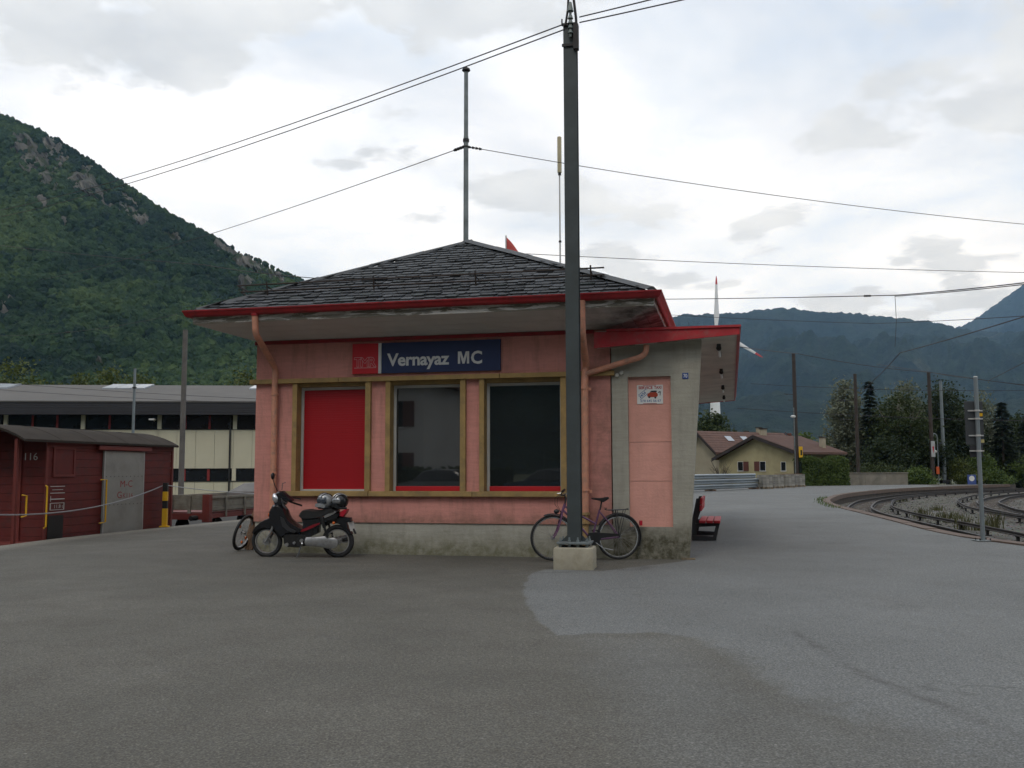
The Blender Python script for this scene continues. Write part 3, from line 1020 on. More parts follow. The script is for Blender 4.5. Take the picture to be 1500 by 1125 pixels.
c = t.mix(1.0, c, t.ramp(t.island(), [(0.0, 0.65), (1.0, 1.3)]), 'MULTIPLY')
c = t.mix(1.0, c, t.ramp(t.noise(9, 5, 0.7), [(0.3, 0.7), (0.7, 1.25)]), 'MULTIPLY')
t.bump(t.noise(30, 4, 0.7), 0.4, 0.01)
M_slate = t.done(c, 0.68, 0, 0.35)
M_deck = mat('roof_felt', (0.02, 0.02, 0.022), 0.9)
M_zinc = mat('zinc_flashing', (0.075, 0.08, 0.085), 0.6, 0.25, var=0.2, vscale=3, dirt=(0.05, 0.05, 0.05))
M_room = mat('room_plaster', (0.16, 0.155, 0.145), 0.9)
M_roomfloor = mat('room_floor', (0.08, 0.075, 0.07), 0.7)
# window glass: clear pane that mirrors at a slant
g_ = MT('window_glass')
g_.b.inputs['Base Color'].default_value = (0.02, 0.024, 0.026, 1)
g_.b.inputs['Roughness'].default_value = 0.02
g_.b.inputs['IOR'].default_value = 2.3
tr_ = g_.n.new('ShaderNodeBsdfTransparent'); tr_.inputs[0].default_value = (0.55, 0.58, 0.58, 1)
mx = g_.n.new('ShaderNodeMixShader'); mx.inputs[0].default_value = 0.72
g_.l.new(tr_.outputs[0], mx.inputs[1]); g_.l.new(g_.b.outputs[0], mx.inputs[2])
g_.l.new(mx.outputs[0], g_.n['Material Output'].inputs['Surface'])
M_glass = g_.m

DEPTH = 12.4
st_b = thing('station_building', 'pink rendered railway station with slate hipped roof and red gutters', 'station building', ST0, -YAW)
XA, XB = -7.43, -1.20
FR = [(-6.714, -5.281), (-5.011, -3.607), (-3.372, -1.917)]       # outer edges of the three window surrounds
ZS, ZT = 1.048, 2.900
wall = MB()
wall.box((XA, 0, 0.52), (XB, 0.34, 0.962))
edges = [XA] + [e for f_ in FR for e in f_] + [XB]
for i in range(0, len(edges), 2):
    w0 = 0.0 if i in (0, 6) else 0.012
    wall.box((edges[i], w0, 0.962), (edges[i + 1], 0.34, 2.92))
wall.box((XA, 0, 2.92), (XB, 0.34, 3.72))
wall.box((XA, 0.34, 0.52), (XA + 0.3, DEPTH, 3.72))
wall.box((XB - 0.3, 0.34, 0.0), (XB, DEPTH, 3.72))
wall.box((XA + 0.3, DEPTH - 0.3, 0.0), (XB - 0.3, DEPTH, 3.72))
wall.build('wall', M_pink, st_b)
pb = MB()
pb.box((XA + 0.02, 0.022, -0.1), (-1.183, 0.30, 0.522))
pb.box((XA + 0.03, 0.30, -0.1), (XA + 0.28, DEPTH - 0.02, 0.522))
pb.build('plinth', M_plinth, st_b)
rb = MB()
rb.box((XA - 0.03, -0.035, 3.595), (-1.46, 0.0, 3.655))
rb.box((XA - 0.03, 0.0, 3.595), (XA, DEPTH, 3.655))
rb.build('red_trim', M_gutter, st_b)
for x0, x1 in ((-7.52, -5.86), (-5.852, -3.02), (-3.012, -1.13)):   # the ochre string course in three lengths
    MB().bbox((x0, -0.085, 2.902), (x1, 0.05, 2.980), 0.006).build('string_course', M_gold, st_b)
MB().bbox((-7.52, 0.052, 2.902), (-7.40, DEPTH, 2.980), 0.006).build('string_course', M_gold, st_b)
for x0, x1 in ((-6.80, -5.30), (-5.292, -3.49), (-3.482, -1.83)):
    MB().bbox((x0, -0.085, 0.960), (x1, 0.14, 1.046), 0.008).build('window_sill', M_gold, st_b)

room = MB()
room.box((XA + 0.31, 0.36, 0.2), (XB - 0.31, DEPTH - 0.31, 0.3)); room.build('floor', M_roomfloor, st_b)
room = MB()
room.box((XA + 0.31, 4.2, 0.302), (XB - 0.31, 4.3, 3.3)); room.box((XA + 0.31, 0.36, 3.302), (XB - 0.31, DEPTH - 0.31, 3.4))
room.build('inner_wall', M_room, st_b)

SLAT = MB()
SLAT.box((-0.565, 0.0, 0.001), (0.565, 0.016, 0.030)); SLAT.box((-0.565, 0.013, 0.030), (0.565, 0.016, 0.0405))
SLAT = SLAT.mesh('slat', M_shutter)
for i, (x0, x1) in enumerate(FR):
    f = MB()
    f.bbox((x0, -0.055, 1.047), (x0 + 0.085, 0.30, 2.902), 0.005)
    f.bbox((x1 - 0.095, -0.055, 1.047), (x1, 0.30, 2.902), 0.005)
    f.box((x0 + 0.086, 0.02, 2.84), (x1 - 0.096, 0.30, 2.899))
    surround = f.build('window_surround', M_gold, st_b)
    xa, xb = x0 + 0.087, x1 - 0.097
    gl, gr = xa + 0.045, xb - 0.035
    a_ = MB()
    a_.box((xa, 0.13, 1.047), (gl, 0.19, 2.838)); a_.box((gr, 0.13, 1.047), (xb, 0.19, 2.838)); a_.box((gl, 0.135, 2.79), (gr, 0.19, 2.837))
    if i == 0:
        a_.box((gl, 0.12, 1.047), (gr, 0.19, 1.075))
    win = a_.build('window_frame', M_alu, st_b)
    if i == 0:
        sh = MB().box((gl, 0.165, 1.076), (gr, 0.172, 2.79)).build('roller_shutter', M_shutter, st_b)
        sh['label'] = 'red roller shutter lowered over the left opening'
        k = (gr - gl) / 1.13
        for j in range(42):
            place_mesh('slat', SLAT, sh, ((gl + gr) / 2, 0.150 + random.uniform(-.001, .001), 1.077 + j * 0.0405), (0, 0, 0), (k, 1, 1))
    else:
        MB().box((gl, 0.155, 1.13), (gr, 0.163, 2.79)).build('pane', M_glass, win)
        MB().bbox((gl, 0.12, 1.047), (gr, 0.19, 1.128), 0.006).build('bottom_rail', M_shutter, win)['label'] = 'red bottom rail of the window'

# ---- concrete end wall of the waiting shelter, leaning out towards the top
ew = MB()
f_xz = lambda a, b, t_: (a, t_, b)
zt = lambda x: 3.338 + (x + 1.42) * 0.0643
ew.prism([(-1.181, -0.1), (-0.922, -0.1), (-0.922, zt(-0.922)), (-1.181, zt(-1.181))], f_xz, 0.0, 0.28)
xr_ = lambda z: 0.0 + 0.253 * max(0, min(1, z / 3.45)) ** 1.0
ew.prism([(-0.242, -0.1), (-0.008, -0.1), (xr_(0.6), 0.6), (xr_(1.6), 1.6), (xr_(2.6), 2.6), (xr_(3.43), zt(0.25)), (-0.242, zt(-0.242))], f_xz, 0.0, 0.28)
ew.prism([(-0.922, 2.876), (-0.242, 2.876), (-0.242, zt(-0.242)), (-0.922, zt(-0.922))], f_xz, 0.0, 0.28)
ew.box((-0.922, 0.004, -0.1), (-0.242, 0.28, 0.494))
ew.build('end_wall', M_conc, st_b)
for z0, z1 in ((0.495, 1.21), (1.216, 1.83), (1.836, 2.875)):
    MB().box((-0.921, 0.06, z0), (-0.243, 0.16, z1)).build('wall_panel', M_pink_pale, st_b)
MB().box((-0.921, 0.10, 0.495), (-0.243, 0.2, 2.875)).build('panel_backing', M_conc, st_b)
MB().bbox((-0.12, -0.03, -0.02), (0.09, 0.06, 0.022), 0.01).build('foot_slab', mat('brown_slab', (0.15, 0.115, 0.075), .9, var=.3, vscale=12), st_b)

# ---- canopy over the platform
can = MB()
f_yx = lambda a, b, t_: (a, t_, b)
CB = lambda x: 3.327 + (x + 1.426) * (0.147 / 2.262)
can.prism([(-1.40, CB(-1.40) + 0.02), (0.80, CB(0.80) + 0.02), (0.80, 3.60), (-1.40, 3.60)], f_yx, -0.20, 14.55)
can.build('canopy_roof', M_canopy_soffit, st_b)
fa = MB()
fa.prism([(-1.426, CB(-1.426)), (0.838, CB(0.838)), (0.838, 3.585), (-1.426, 3.585)], f_yx, -0.25, -0.201)
fa.box((0.801, -0.20, CB(0.838)), (0.838, 14.56, 3.585))
fa.prism([(-1.40, CB(-1.40)), (0.80, CB(0.80)), (0.80, 3.585), (-1.40, 3.585)], f_yx, 14.552, 14.60)
fa.build('canopy_fascia', M_redpaint, st_b)
lp = MB()
lp.box((-1.22, -0.275, 3.587), (0.862, -0.18, 3.622)); lp.box((0.79, -0.178, 3.587), (0.862, 14.62, 3.622)); lp.box((-1.2, -0.18, 3.602), (0.788, 14.62, 3.615))
lp.build('canopy_flashing', M_redpaint, st_b)
wt = MB().prism([(-1.18, CB(-1.18) - 0.006), (0.30, CB(0.30) - 0.006), (0.30, CB(0.30) + 0.012), (-1.18, CB(-1.18) + 0.012)], f_yx, -0.199, -0.12)
wt.build('canopy_batten', M_peel, st_b)

# ---- eaves, gutters
XE0, XE1, WE, ZE = -8.19, -0.40, -0.87, 4.07
nb = 4
for k in range(nb):
    for side in range(3):
        f0, f1 = k / nb + 0.006, (k + 1) / nb - 0.006
        pts = []
        for f_ in (f0, f1):
            z = 3.660 + (3.875 - 3.660) * f_
            ol, orr, of = 0.755 * f_, 0.795 * f_, 0.85 * f_
            if side == 0: pts += [(XA - ol, -of, z), (XB + orr, -of, z)]
            elif side == 1: pts += [(XA - ol, -of, z), (XA - ol, DEPTH + of, z)]
            else: pts += [(XB + orr, -of, z), (XB + orr, DEPTH + of, z)]
        b = MB()
        up = 0.022
        a0, a1, b0, b1 = pts
        V8 = [a0, a1, b1, b0] + [(p[0], p[1], p[2] + up) for p in (a0, a1, b1, b0)]
        b.add(V8, [(0, 1, 2, 3), (4, 5, 6, 7), (0, 1, 5, 4), (1, 2, 6, 5), (2, 3, 7, 6), (3, 0, 4, 7)])
        b.build('soffit_board', M_soffit, st_b)
fb = MB()
fb.box((XE0 + 0.02, -0.868, 3.872), (XE1 - 0.02, -0.845, 4.05))
fb.box((XE0 + 0.02, -0.844, 3.872), (XE0 + 0.045, DEPTH + 0.86, 4.05)); fb.box((XE1 - 0.045, -0.844, 3.872), (XE1 - 0.02, DEPTH + 0.86, 4.05))
fb.build('fascia_board', M_peel, st_b)


def gutter(p0, p1, name, m):
    """half-round gutter with a rolled lip between two corners"""
    d = (Vector(p1) - Vector(p0)).normalized(); out = Vector((d.y, -d.x, 0))
    prof = [(math.cos(a) * 0.066, -math.sin(a) * 0.105) for a in [math.pi * i / 10 for i in range(11)]]
    inner = [(x * 0.93, y * 0.93) for x, y in reversed(prof)]
    lip = [(0.066, 0.0), (0.078, 0.004), (0.078, -0.012)]
    poly = prof[1:] + inner + [(0.064, 0.010), (0.080, 0.008), (0.080, -0.012)]
    m_ = MB(); vs = []
    k = len(poly)
    for p, e in ((Vector(p0), -1), (Vector(p1), 1)):
        for a, b in poly:
            vs.append(p + out * a + Vector((0, 0, b)) + d * e * (a + 0.066))
    m_.add(vs, [(i, (i + 1) % k, k + (i + 1) % k, k + i) for i in range(k)] + [tuple(reversed(range(k))), tuple(range(k, 2 * k))])
    return m_.build(name, m, st_b, smooth=35)


gutter((XE0 + .04, -0.93, 4.078), (XE1 - .04, -0.93, 4.078), 'gutter', M_gutter)
gutter((XE1 + 0.03, -0.86, 4.078), (XE1 + 0.03, DEPTH + 0.87, 4.078), 'gutter', M_gutter)
gutter((XE0 - 0.03, DEPTH + 0.87, 4.078), (XE0 - 0.03, -0.86, 4.078), 'gutter', M_gutter)

# ---- slate roof
AX, AW, AZ = -4.33, 2.80, 5.895
RW2 = DEPTH + 0.87 - (AW + 0.87)
dk = MB()
E = [(XE0, WE, ZE - .03), (XE1, WE, ZE - .03), (XE1, DEPTH + .87, ZE - .03), (XE0, DEPTH + .87, ZE - .03)]
A1, A2 = (AX, AW, AZ - .03), (AX, RW2, AZ - .03)
dk.add(E + [A1, A2], [(0, 1, 4), (1, 2, 5, 4), (2, 3, 5), (3, 0, 4, 5)])
dk.build('roof', M_deck, st_b, fix=False)
roof = [o for o in bpy.data.objects if o.name.startswith('roof') and o.parent == st_b][0]


def slate_rows(o, du, dn_up, L, lo, hi, e=0.182, wmin=0.14, wmax=0.30):
    """o: lower corner, du: along the eave, dn_up: up the slope; lo/hi(s): limits along the eave at slope height s"""
    o, du, us_ = Vector(o), Vector(du), Vector(dn_up)
    nrm = du.cross(us_).normalized()
    if nrm.z < 0: nrm = -nrm
    out = []
    k = 0
    s = -0.05
    while s < L - 0.06:
        a, b = lo(max(s, 0)), hi(max(s, 0))
        x = a - random.uniform(0, 0.2)
        while x < b:
            w = random.uniform(wmin, wmax)
            s0 = s + random.uniform(-0.032, 0.032); s1 = min(s + e * 1.75, L)
            xa0, xb0 = max(x + 0.004, lo(max(s0, 0))), min(x + w - 0.004, hi(max(s0, 0)))
            xa1, xb1 = max(x + 0.004, lo(s1)), min(x + w - 0.004, hi(s1))
            x += w
            if xb0 - xa0 < 0.03: continue
            xa1 = min(xa1, xb0); xb1 = max(xb1, xa0)
            if xb1 < xa1: xa1 = xb1 = (xa1 + xb1) / 2
            th = random.uniform(0.010, 0.024); lift = 0.020 + random.uniform(0, 0.010)
            c0, c1 = random.uniform(0, 0.03), random.uniform(0, 0.03)
            P = lambda xx, ss, hh: o + du * xx + us_ * ss + nrm * hh
            ch = min(0.03, (xb0 - xa0) * 0.25)
            top = [P(xa0 + ch, s0, lift + th), P(xb0 - ch, s0, lift + th), P(xb0, s0 + c0 + .012, lift + th), P(xb1, s1, 0.004), P(xa1, s1, 0.004), P(xa0, s0 + c1 + .012, lift + th)]
            bot = [P(xa0 + ch, s0, lift), P(xb0 - ch, s0, lift), P(xb0, s0 + c0 + .012, lift), P(xa0, s0 + c1 + .012, lift)]
            out.append((s, top + bot, [(0, 1, 2, 3, 4, 5), (0, 6, 7, 1), (1, 7, 8, 2), (5, 9, 6, 0), (2, 8, 3), (4, 9, 5)]))
        s += e; k += 1
    return out


SL = math.hypot(AW - WE, AZ - ZE)
upf = Vector((0, AW - WE, AZ - ZE)).normalized()
front = slate_rows((XE0, WE, ZE), (1, 0, 0), upf, SL, lambda s: s / SL * (AX - XE0), lambda s: (XE1 - XE0) - s / SL * (XE1 - AX))
front.sort(key=lambda q: q[0])
rest = MB()
for i, (s, vs, fs) in enumerate(front):
    if i < 300:
        m_ = MB(); m_.add(vs, fs)
        m_.build('slate', M_slate, roof)
    else:
        rest.add(vs, fs)
LS = math.hypot(AX - XE0, AZ - ZE)
ups = Vector((AX - XE0, 0, AZ - ZE)).normalized()
W0 = DEPTH + 0.87 - WE
for s, vs, fs in slate_rows((XE0, WE, ZE), (0, 1, 0), ups, LS, lambda s: s / LS * (AW - WE), lambda s: W0 - s / LS * (AW - WE), e=0.25, wmin=.25, wmax=.4): rest.add(vs, fs)
LS2 = math.hypot(XE1 - AX, AZ - ZE)
ups2 = Vector((AX - XE1, 0, AZ - ZE)).normalized()
for s, vs, fs in slate_rows((XE1, WE, ZE), (0, 1, 0), ups2, LS2, lambda s: s / LS2 * (AW - WE), lambda s: W0 - s / LS2 * (AW - WE), e=0.25, wmin=.25, wmax=.4): rest.add(vs, fs)
so = rest.build('slates', M_slate, roof, fix=False)
so['kind'] = 'stuff'


def ridge_cap(p0, p1, n, w=0.10):
    p0, p1 = Vector(p0), Vector(p1)
    d = (p1 - p0).normalized(); sd_ = d.cross(Vector((0, 0, 1))).normalized(); up = sd_.cross(d)
    for i in range(n):
        a = p0 + (p1 - p0) * (i / n); b = p0 + (p1 - p0) * ((i + 1) / n + 0.012)
        m_ = MB(); vs = []
        h = 0.055 + 0.006 * (i % 2)
        for q in (a, b):
            vs += [q + sd_ * w + up * (h - 0.055), q + sd_ * 0.02 + up * h, q - sd_ * 0.02 + up * h, q - sd_ * w + up * (h - 0.055)]
        m_.add(vs, [(0, 1, 5, 4), (1, 2, 6, 5), (2, 3, 7, 6), (3, 0, 4, 7), (0, 3, 2, 1), (4, 5, 6, 7)])
        m_.build('ridge_cap', M_zinc, roof)


ridge_cap((XE1 - .05, WE + .05, ZE + .05), (AX, AW, AZ + .025), 5, 0.13)
ridge_cap((XE0 + .05, WE + .05, ZE + .03), (AX, AW, AZ + .02), 5, 0.07)
ridge_cap((AX, AW, AZ + .025), (AX, RW2, AZ + .025), 5, 0.13)

# ---- snow guard of two rails on brackets
sgd = thing('snow_guard', 'dark iron two-rail snow guard above the front gutter', 'snow guard', ST0, -YAW)
rz_ = lambda w: ZE + (w - WE) * (AZ - ZE) / (AW - WE)
M_rust = mat('dark_rusty_iron', (0.035, 0.024, 0.02), 0.7, 0.2, var=0.3, vscale=8)
wb = -0.17
for up_, dw in ((0.10, -0.03), (0.21, -0.06)):
    MB().tube([(-7.70 - up_ * .4, wb + dw + 0.55, rz_(wb) + up_ - .01), (-7.62 - up_ * .4, wb + dw, rz_(wb) + up_), (-1.25, wb + dw, rz_(wb) + up_)], 0.014, 6).build('guard_rail', M_rust, sgd)
for x in (-7.15, -5.18, -3.39, -1.47):
    b = MB()
    b.tube([(x, wb + 0.06, rz_(wb) + 0.03), (x, wb - 0.02, rz_(wb) + 0.02), (x, wb - 0.07, rz_(wb) + 0.26)], 0.014, 6)
    b.tube([(x, wb + 0.22, rz_(wb + .22) + 0.03), (x, wb - 0.05, rz_(wb) + 0.18)], 0.010, 5)
    b.build('bracket', M_rust, sgd)

# ---- downpipes
def elbow(pts, r=0.1, n=5):
    out = [Vector(pts[0])]
    for a, b, c in zip(pts[:-2], pts[1:-1], pts[2:]):
        a, b, c = Vector(a), Vector(b), Vector(c)
        p, q = b + (a - b).normalized() * r, b + (c - b).normalized() * r
        for i in range(n + 1):
            t_ = i / n
            out.append(p * (1 - t_) ** 2 + b * 2 * t_ * (1 - t_) + q * t_ ** 2)
    out.append(Vector(pts[-1]))
    return out


d1 = MB().tube(elbow([(-6.99, -0.93, 3.985), (-6.985, -0.90, 3.66), (-7.03, -0.085, 3.17), (-7.03, -0.085, 0.30)], 0.09), 0.054, 12).build('downpipe', M_pipe, st_b, smooth=True)
MB().tube([(-6.99, -0.93, 4.0), (-6.99, -0.93, 3.955)], 0.062, 12).build('outlet', M_gutter, d1, smooth=True)
for z in (2.72, 1.35):
    MB().cyl((-7.03, -0.085, z - 0.02), (-7.03, -0.085, z + 0.012), 0.066, n=12).build('pipe_ring', M_pipe, d1, smooth=True)
d2 = MB().tube(elbow([(-1.515, -0.93, 3.985), (-1.52, -0.88, 3.46), (-1.575, -0.10, 3.07), (-1.60, -0.10, 2.9), (-1.612, -0.10, 0.72)], 0.09), 0.058, 12).build('downpipe', M_pipe, st_b, smooth=True)
for z in (2.71, 1.075):
    r = MB().cyl((-1.61, -0.10, z - 0.02), (-1.61, -0.10, z + 0.015), 0.074, n=12)
    r.box((-1.545, -0.11, z - 0.045), (-1.50, -0.09, z + 0.0))
    r.build('pipe_ring', M_pipe, d2, smooth=True)
lo_ = MB().cyl((-1.612, -0.10, 0.08), (-1.612, -0.10, 0.70), 0.050, n=12)
for z in (0.56, 0.70, 0.30): lo_.cyl((-1.612, -0.10, z - .02), (-1.612, -0.10, z + .02), 0.075, n=12)
lo_.build('iron_foot', M_iron_pipe, d2, smooth=35)
MB().tube(elbow([(-0.603, -0.13, 3.37), (-0.612, -0.13, 3.20), (-1.59, -0.11, 2.93)], 0.12), 0.047, 12).build('branch_pipe', M_pipe, st_b, smooth=True)
M_cover = mat('pale_lamp_cover', (0.45, 0.45, 0.41), 0.5)
for x, z, r in ((-1.018, 2.945, 0.038), (-1.085, 2.905, 0.034)):
    MB().cyl((x, 0.0, z), (x, -0.05, z), r, r * 0.85, n=14).build('round_cover', M_cover, st_b, smooth=35)

# ---- lamps under the canopy
M_soot = mat('sooty_iron', (0.03, 0.028, 0.027), 0.7)
M_tube = mat('lamp_glass', (0.72, 0.72, 0.68), 0.3)
wh = ['nearest the end wall', 'second from the end wall', 'third from the end wall', 'last, at the far end']
for w, s_ in zip((0.85, 4.9, 8.9, 12.3), wh):
    l_ = thing('canopy_lamp', 'sooty tube lamp under the platform canopy, ' + s_, 'lamp', S(0.51, w, CB(0.51) + 0.02), -YAW, 'lamps under the platform canopy')
    MB().bbox((-.035, -.04, -.07), (.035, .04, 0.0), 0.015).ell((0, 0, -.07), (.045, .045, .045), 12, 6).build('mount', M_soot, l_, smooth=40)
    MB().tube([(0, .05, -.10), (0, .9, -.10)], 0.026, 10).build('tube', M_tube, l_, smooth=True)
    MB().tube([(0.02, .06, -.03), (0.02, 1.6, -.015)], 0.009, 6).build('cable', M_soot, l_)

# ---- station name board
sg = thing('station_sign', 'red and blue station name board reading Vernayaz MC', 'sign', S(-4.313, 0, 3.294), -YAW)
M_sblue = mat('sign_blue', (0.012, 0.026, 0.095), 0.45, var=0.05)
M_sred = mat('sign_red', (0.56, 0.008, 0.018), 0.45, var=0.05)
M_swhite = mat('sign_white', (0.66, 0.66, 0.64), 0.5, var=0.05)
zl, zh = -0.259, 0.259
MB().bbox((-1.304, -0.05, zl), (-0.834, -0.004, zh), 0.004).build('red_board', M_sred, sg)
MB().bbox((-0.832, -0.058, zl), (-0.777, -0.004, zh), 0.004).build('white_bar', M_swhite, sg)
MB().bbox((-0.775, -0.05, zl), (1.304, -0.004, zh), 0.004).build('blue_board', M_sblue, sg)
lt = MB()
lettering(lt, 'Vernayaz', -0.675, -0.132, 0.205, width=1.10, y=-0.0515, bold=0.028, spacing=0.97)
lt.add([(0.575 + a * .205, -0.0515, -0.132 + b * .205) for a, b in ((0, 0), (0, 1), (.29, 1), (.475, .40), (.66, 1), (.95, 1), (.95, 0), (.76, 0), (.76, .70), (.565, 0), (.385, 0), (.19, .70), (.19, 0))], [tuple(range(13))])
lettering(lt, 'C', 0.802, -0.132, 0.205, width=0.19, y=-0.0515, bold=0.028)
lt.build('lettering', M_swhite, sg, fix=False)
# outlined emblem letters on the red field
V, F, wdt = text_mesh('TMR', 0.03, 0.78)
from collections import Counter
ec_ = Counter(tuple(sorted((f[i], f[(i + 1) % len(f)]))) for f in F for i in range(len(f)))
em = MB(); kx, kz = 0.40 / wdt, 0.155 / 0.70
for (a, b), c_ in ec_.items():
    if c_ != 1: continue
    p, q = Vector((V[a][0] * kx - 1.27, 0, V[a][1] * kz - 0.135)), Vector((V[b][0] * kx - 1.27, 0, V[b][1] * kz - 0.135))
    d = q - p
    if d.length < 1e-5: continue
    nn_ = Vector((-d.z, 0, d.x)).normalized() * 0.0042
    em.add([v + Vector((0, -0.0515, 0)) for v in (p - nn_, q - nn_, q + nn_, p + nn_)], [(0, 1, 2, 3)])
em.add([(-1.27, -0.0515, -0.163), (-0.87, -0.0515, -0.163), (-0.87, -0.0515, -0.152), (-1.27, -0.0515, -0.152)], [(0, 1, 2, 3)])
em.build('emblem', mat('emblem_pink', (0.62, 0.30, 0.30), 0.5), sg, fix=False)

# ---- taxi sign
tx = thing('taxi_sign', 'white taxi notice with a red car on the pink panel', 'sign', S(-0.575, 0.06, 2.592), -YAW)
w_, h_ = 0.206, 0.152
MB().bbox((-w_, -0.010, -h_), (w_, -0.002, h_), 0.003).build('board', M_swhite, tx)
M_ink_red = mat('ink_red', (0.40, 0.02, 0.03), 0.6); M_ink_blue = mat('ink_blue', (0.05, 0.13, 0.30), 0.6); M_ink_dark = mat('ink_dark', (0.03, 0.03, 0.04), 0.6)
M_ink_car = mat('ink_car', (0.36, 0.045, 0.018), 0.6)
q = MB(); lettering(q, 'SERVICE', -0.180, 0.088, 0.044, width=0.225, y=-0.0112, bold=0.03); lettering(q, 'TAXI', 0.068, 0.088, 0.044, width=0.115, y=-0.0112, bold=0.03)
q.add([(-.11, -.0112, .142), (.10, -.0112, .142), (.10, -.0112, .149), (-.11, -.0112, .149)], [(0, 1, 2, 3)])
q.add([(-.11, -.0112, -.149), (.11, -.0112, -.149), (.11, -.0112, -.142), (-.11, -.0112, -.142)], [(0, 1, 2, 3)])
q.build('lettering', M_ink_red, tx, fix=False)
q = MB(); lettering(q, '24/24', -0.155, -0.058, 0.042, width=0.125, y=-0.0112, bold=0.03, rot=R(38))
lettering(q, '078 645 56 67', -0.150, -0.120, 0.036, width=0.325, y=-0.0112, bold=0.01)
for o1, o2 in (((-.188, -.01), (-.052, .093)), ((-.155, -.082), (-.028, .018))):
    p, r_ = Vector((o1[0], -.0112, o1[1])), Vector((o2[0], -.0112, o2[1])); d = (r_ - p).normalized(); nn_ = Vector((-d.z, 0, d.x)) * 0.004
    q.add([p - nn_, r_ - nn_, r_ + nn_, p + nn_], [(0, 1, 2, 3)])
q.build('lettering', M_ink_blue, tx, fix=False)
q = MB()
q.add([(x, -.0114, z) for x, z in ((-.03, -.045), (-.045, -.02), (-.035, .012), (0.0, .03), (.10, .035), (.125, .005), (.125, -.025), (.10, -.045))], [tuple(range(8))])
q.build('car_picture', M_ink_car, tx, fix=False)
q = MB()
q.add([(x, -.0117, z) for x, z in ((-.005, .032), (.02, .058), (.085, .062), (.115, .055), (.105, .034))], [tuple(range(5))])
q.add([(x, -.0117, z) for x, z in ((.125, .035), (.165, .052), (.172, .04), (.165, -.02), (.155, -.02), (.158, .03), (.13, .022))], [tuple(range(7))])
for cx_, cz_ in ((-.01, -.043), (.085, -.052)):
    q.add([(cx_ + .017 * math.cos(i * math.pi / 5), -.0119, cz_ + .017 * math.sin(i * math.pi / 5)) for i in range(10)], [tuple(range(10))])
q.build('car_trim', M_ink_dark, tx, fix=False)

# ---- house number
hn = thing('house_number_plate', 'small blue enamel plate with the number 70', 'house number', S(-0.009, 0, 2.872), -YAW)
MB().bbox((-.047, -.010, -.047), (.047, -.002, .047), 0.004).build('plate', mat('enamel_blue', (0.015, 0.06, 0.26), 0.3), hn)
q = MB(); lettering(q, '70', -.031, -.030, .060, width=.062, y=-.0112, bold=.02); q.build('lettering', M_swhite, hn, fix=False)

# ---- mast on the ridge
M_galv = mat('dull_galvanised', (0.20, 0.23, 0.235), 0.55, 0.35, var=0.25, vscale=4, dirt=(0.10, 0.11, 0.11), dscale=5)
ms = thing('roof_mast', 'slim grey tubular wire mast rising from the roof ridge', 'mast', S(-4.47, 3.05, 0), -YAW)
MB().cyl((0, 0, 5.75), (0, 0, 8.2), 0.054, 0.050, 12).cyl((0, 0, 8.2), (0, 0, 9.58), 0.046, 0.043, 12).build('tube', M_galv, ms, smooth=40)
MB().cyl((0, 0, 8.08), (0, 0, 8.14), 0.066, n=12).cyl((0, 0, 7.96), (0, 0, 7.99), 0.058, n=12).build('collar', M_iron, ms, smooth=40)
MB().cyl((0, 0, 9.56), (0, 0, 9.59), 0.05, 0.088, 12).cyl((0, 0, 9.59), (0, 0, 9.63), 0.088, 0.075, 12).cyl((0, 0, 9.63), (0, 0, 9.66), 0.04, 0.03, 12).build('cap', M_iron, ms, smooth=40)
an = thing('antenna', 'thin antenna with a beige cylinder on top, behind the roof', 'antenna', S(-3.05, 6.0, 0), -YAW)
MB().cyl((0, 0, 5.2), (0, 0, 8.22), 0.021, 0.017, 8).build('pole', M_alu, an, smooth=40)
MB().cyl((0, 0, 8.24), (0, 0, 9.08), 0.050, n=12).cyl((0, 0, 9.08), (0, 0, 9.10), 0.05, 0.03, 12).build('radome', mat('beige_plastic', (0.50, 0.44, 0.28), 0.5), an, smooth=40)
MB().cyl((0, 0, 8.18), (0, 0, 8.26), 0.035, n=10).cyl((0, 0, 6.6), (0, 0, 6.64), 0.032, n=10).build('clamp', M_iron, an, smooth=40)
# ---- flag whose corner shows over the roof
fl = thing('flag', 'red and white flag corner showing over the right roof slope', 'flag', S(-5.03, 9.0, 0), -YAW)
MB().cyl((0, 0, 5.4), (0, 0, 7.60), 0.02, n=8).build('flag_pole', M_alu, fl)
q = MB()
nx_, nz_ = 16, 8
vs = []
for i in range(nx_ + 1):
    for j in range(nz_ + 1):
        a, b = i / nx_, j / nz_
        x = 0.02 + 0.62 * a
        vs.append((x, 0.05 * math.sin(a * 9) * a, 7.55 - 0.78 * a - (0.95 - 0.1 * a) * b + 0.02 * math.sin(a * 7 + b * 3)))
q.add(vs, [(i * (nz_ + 1) + j, (i + 1) * (nz_ + 1) + j, (i + 1) * (nz_ + 1) + j + 1, i * (nz_ + 1) + j + 1) for i in range(nx_) for j in range(nz_)])
q.m = [1 if (f // nz_) / nx_ > 0.52 else 0 for f in range(nx_ * nz_)]
o = q.build('cloth', [mat('flag_red', (0.55, 0.09, 0.08), 0.8), mat('flag_white', (0.75, 0.74, 0.72), 0.8)], fl, smooth=True, fix=False)
md = o.modifiers.new('thickness', 'SOLIDIFY'); md.thickness = 0.004

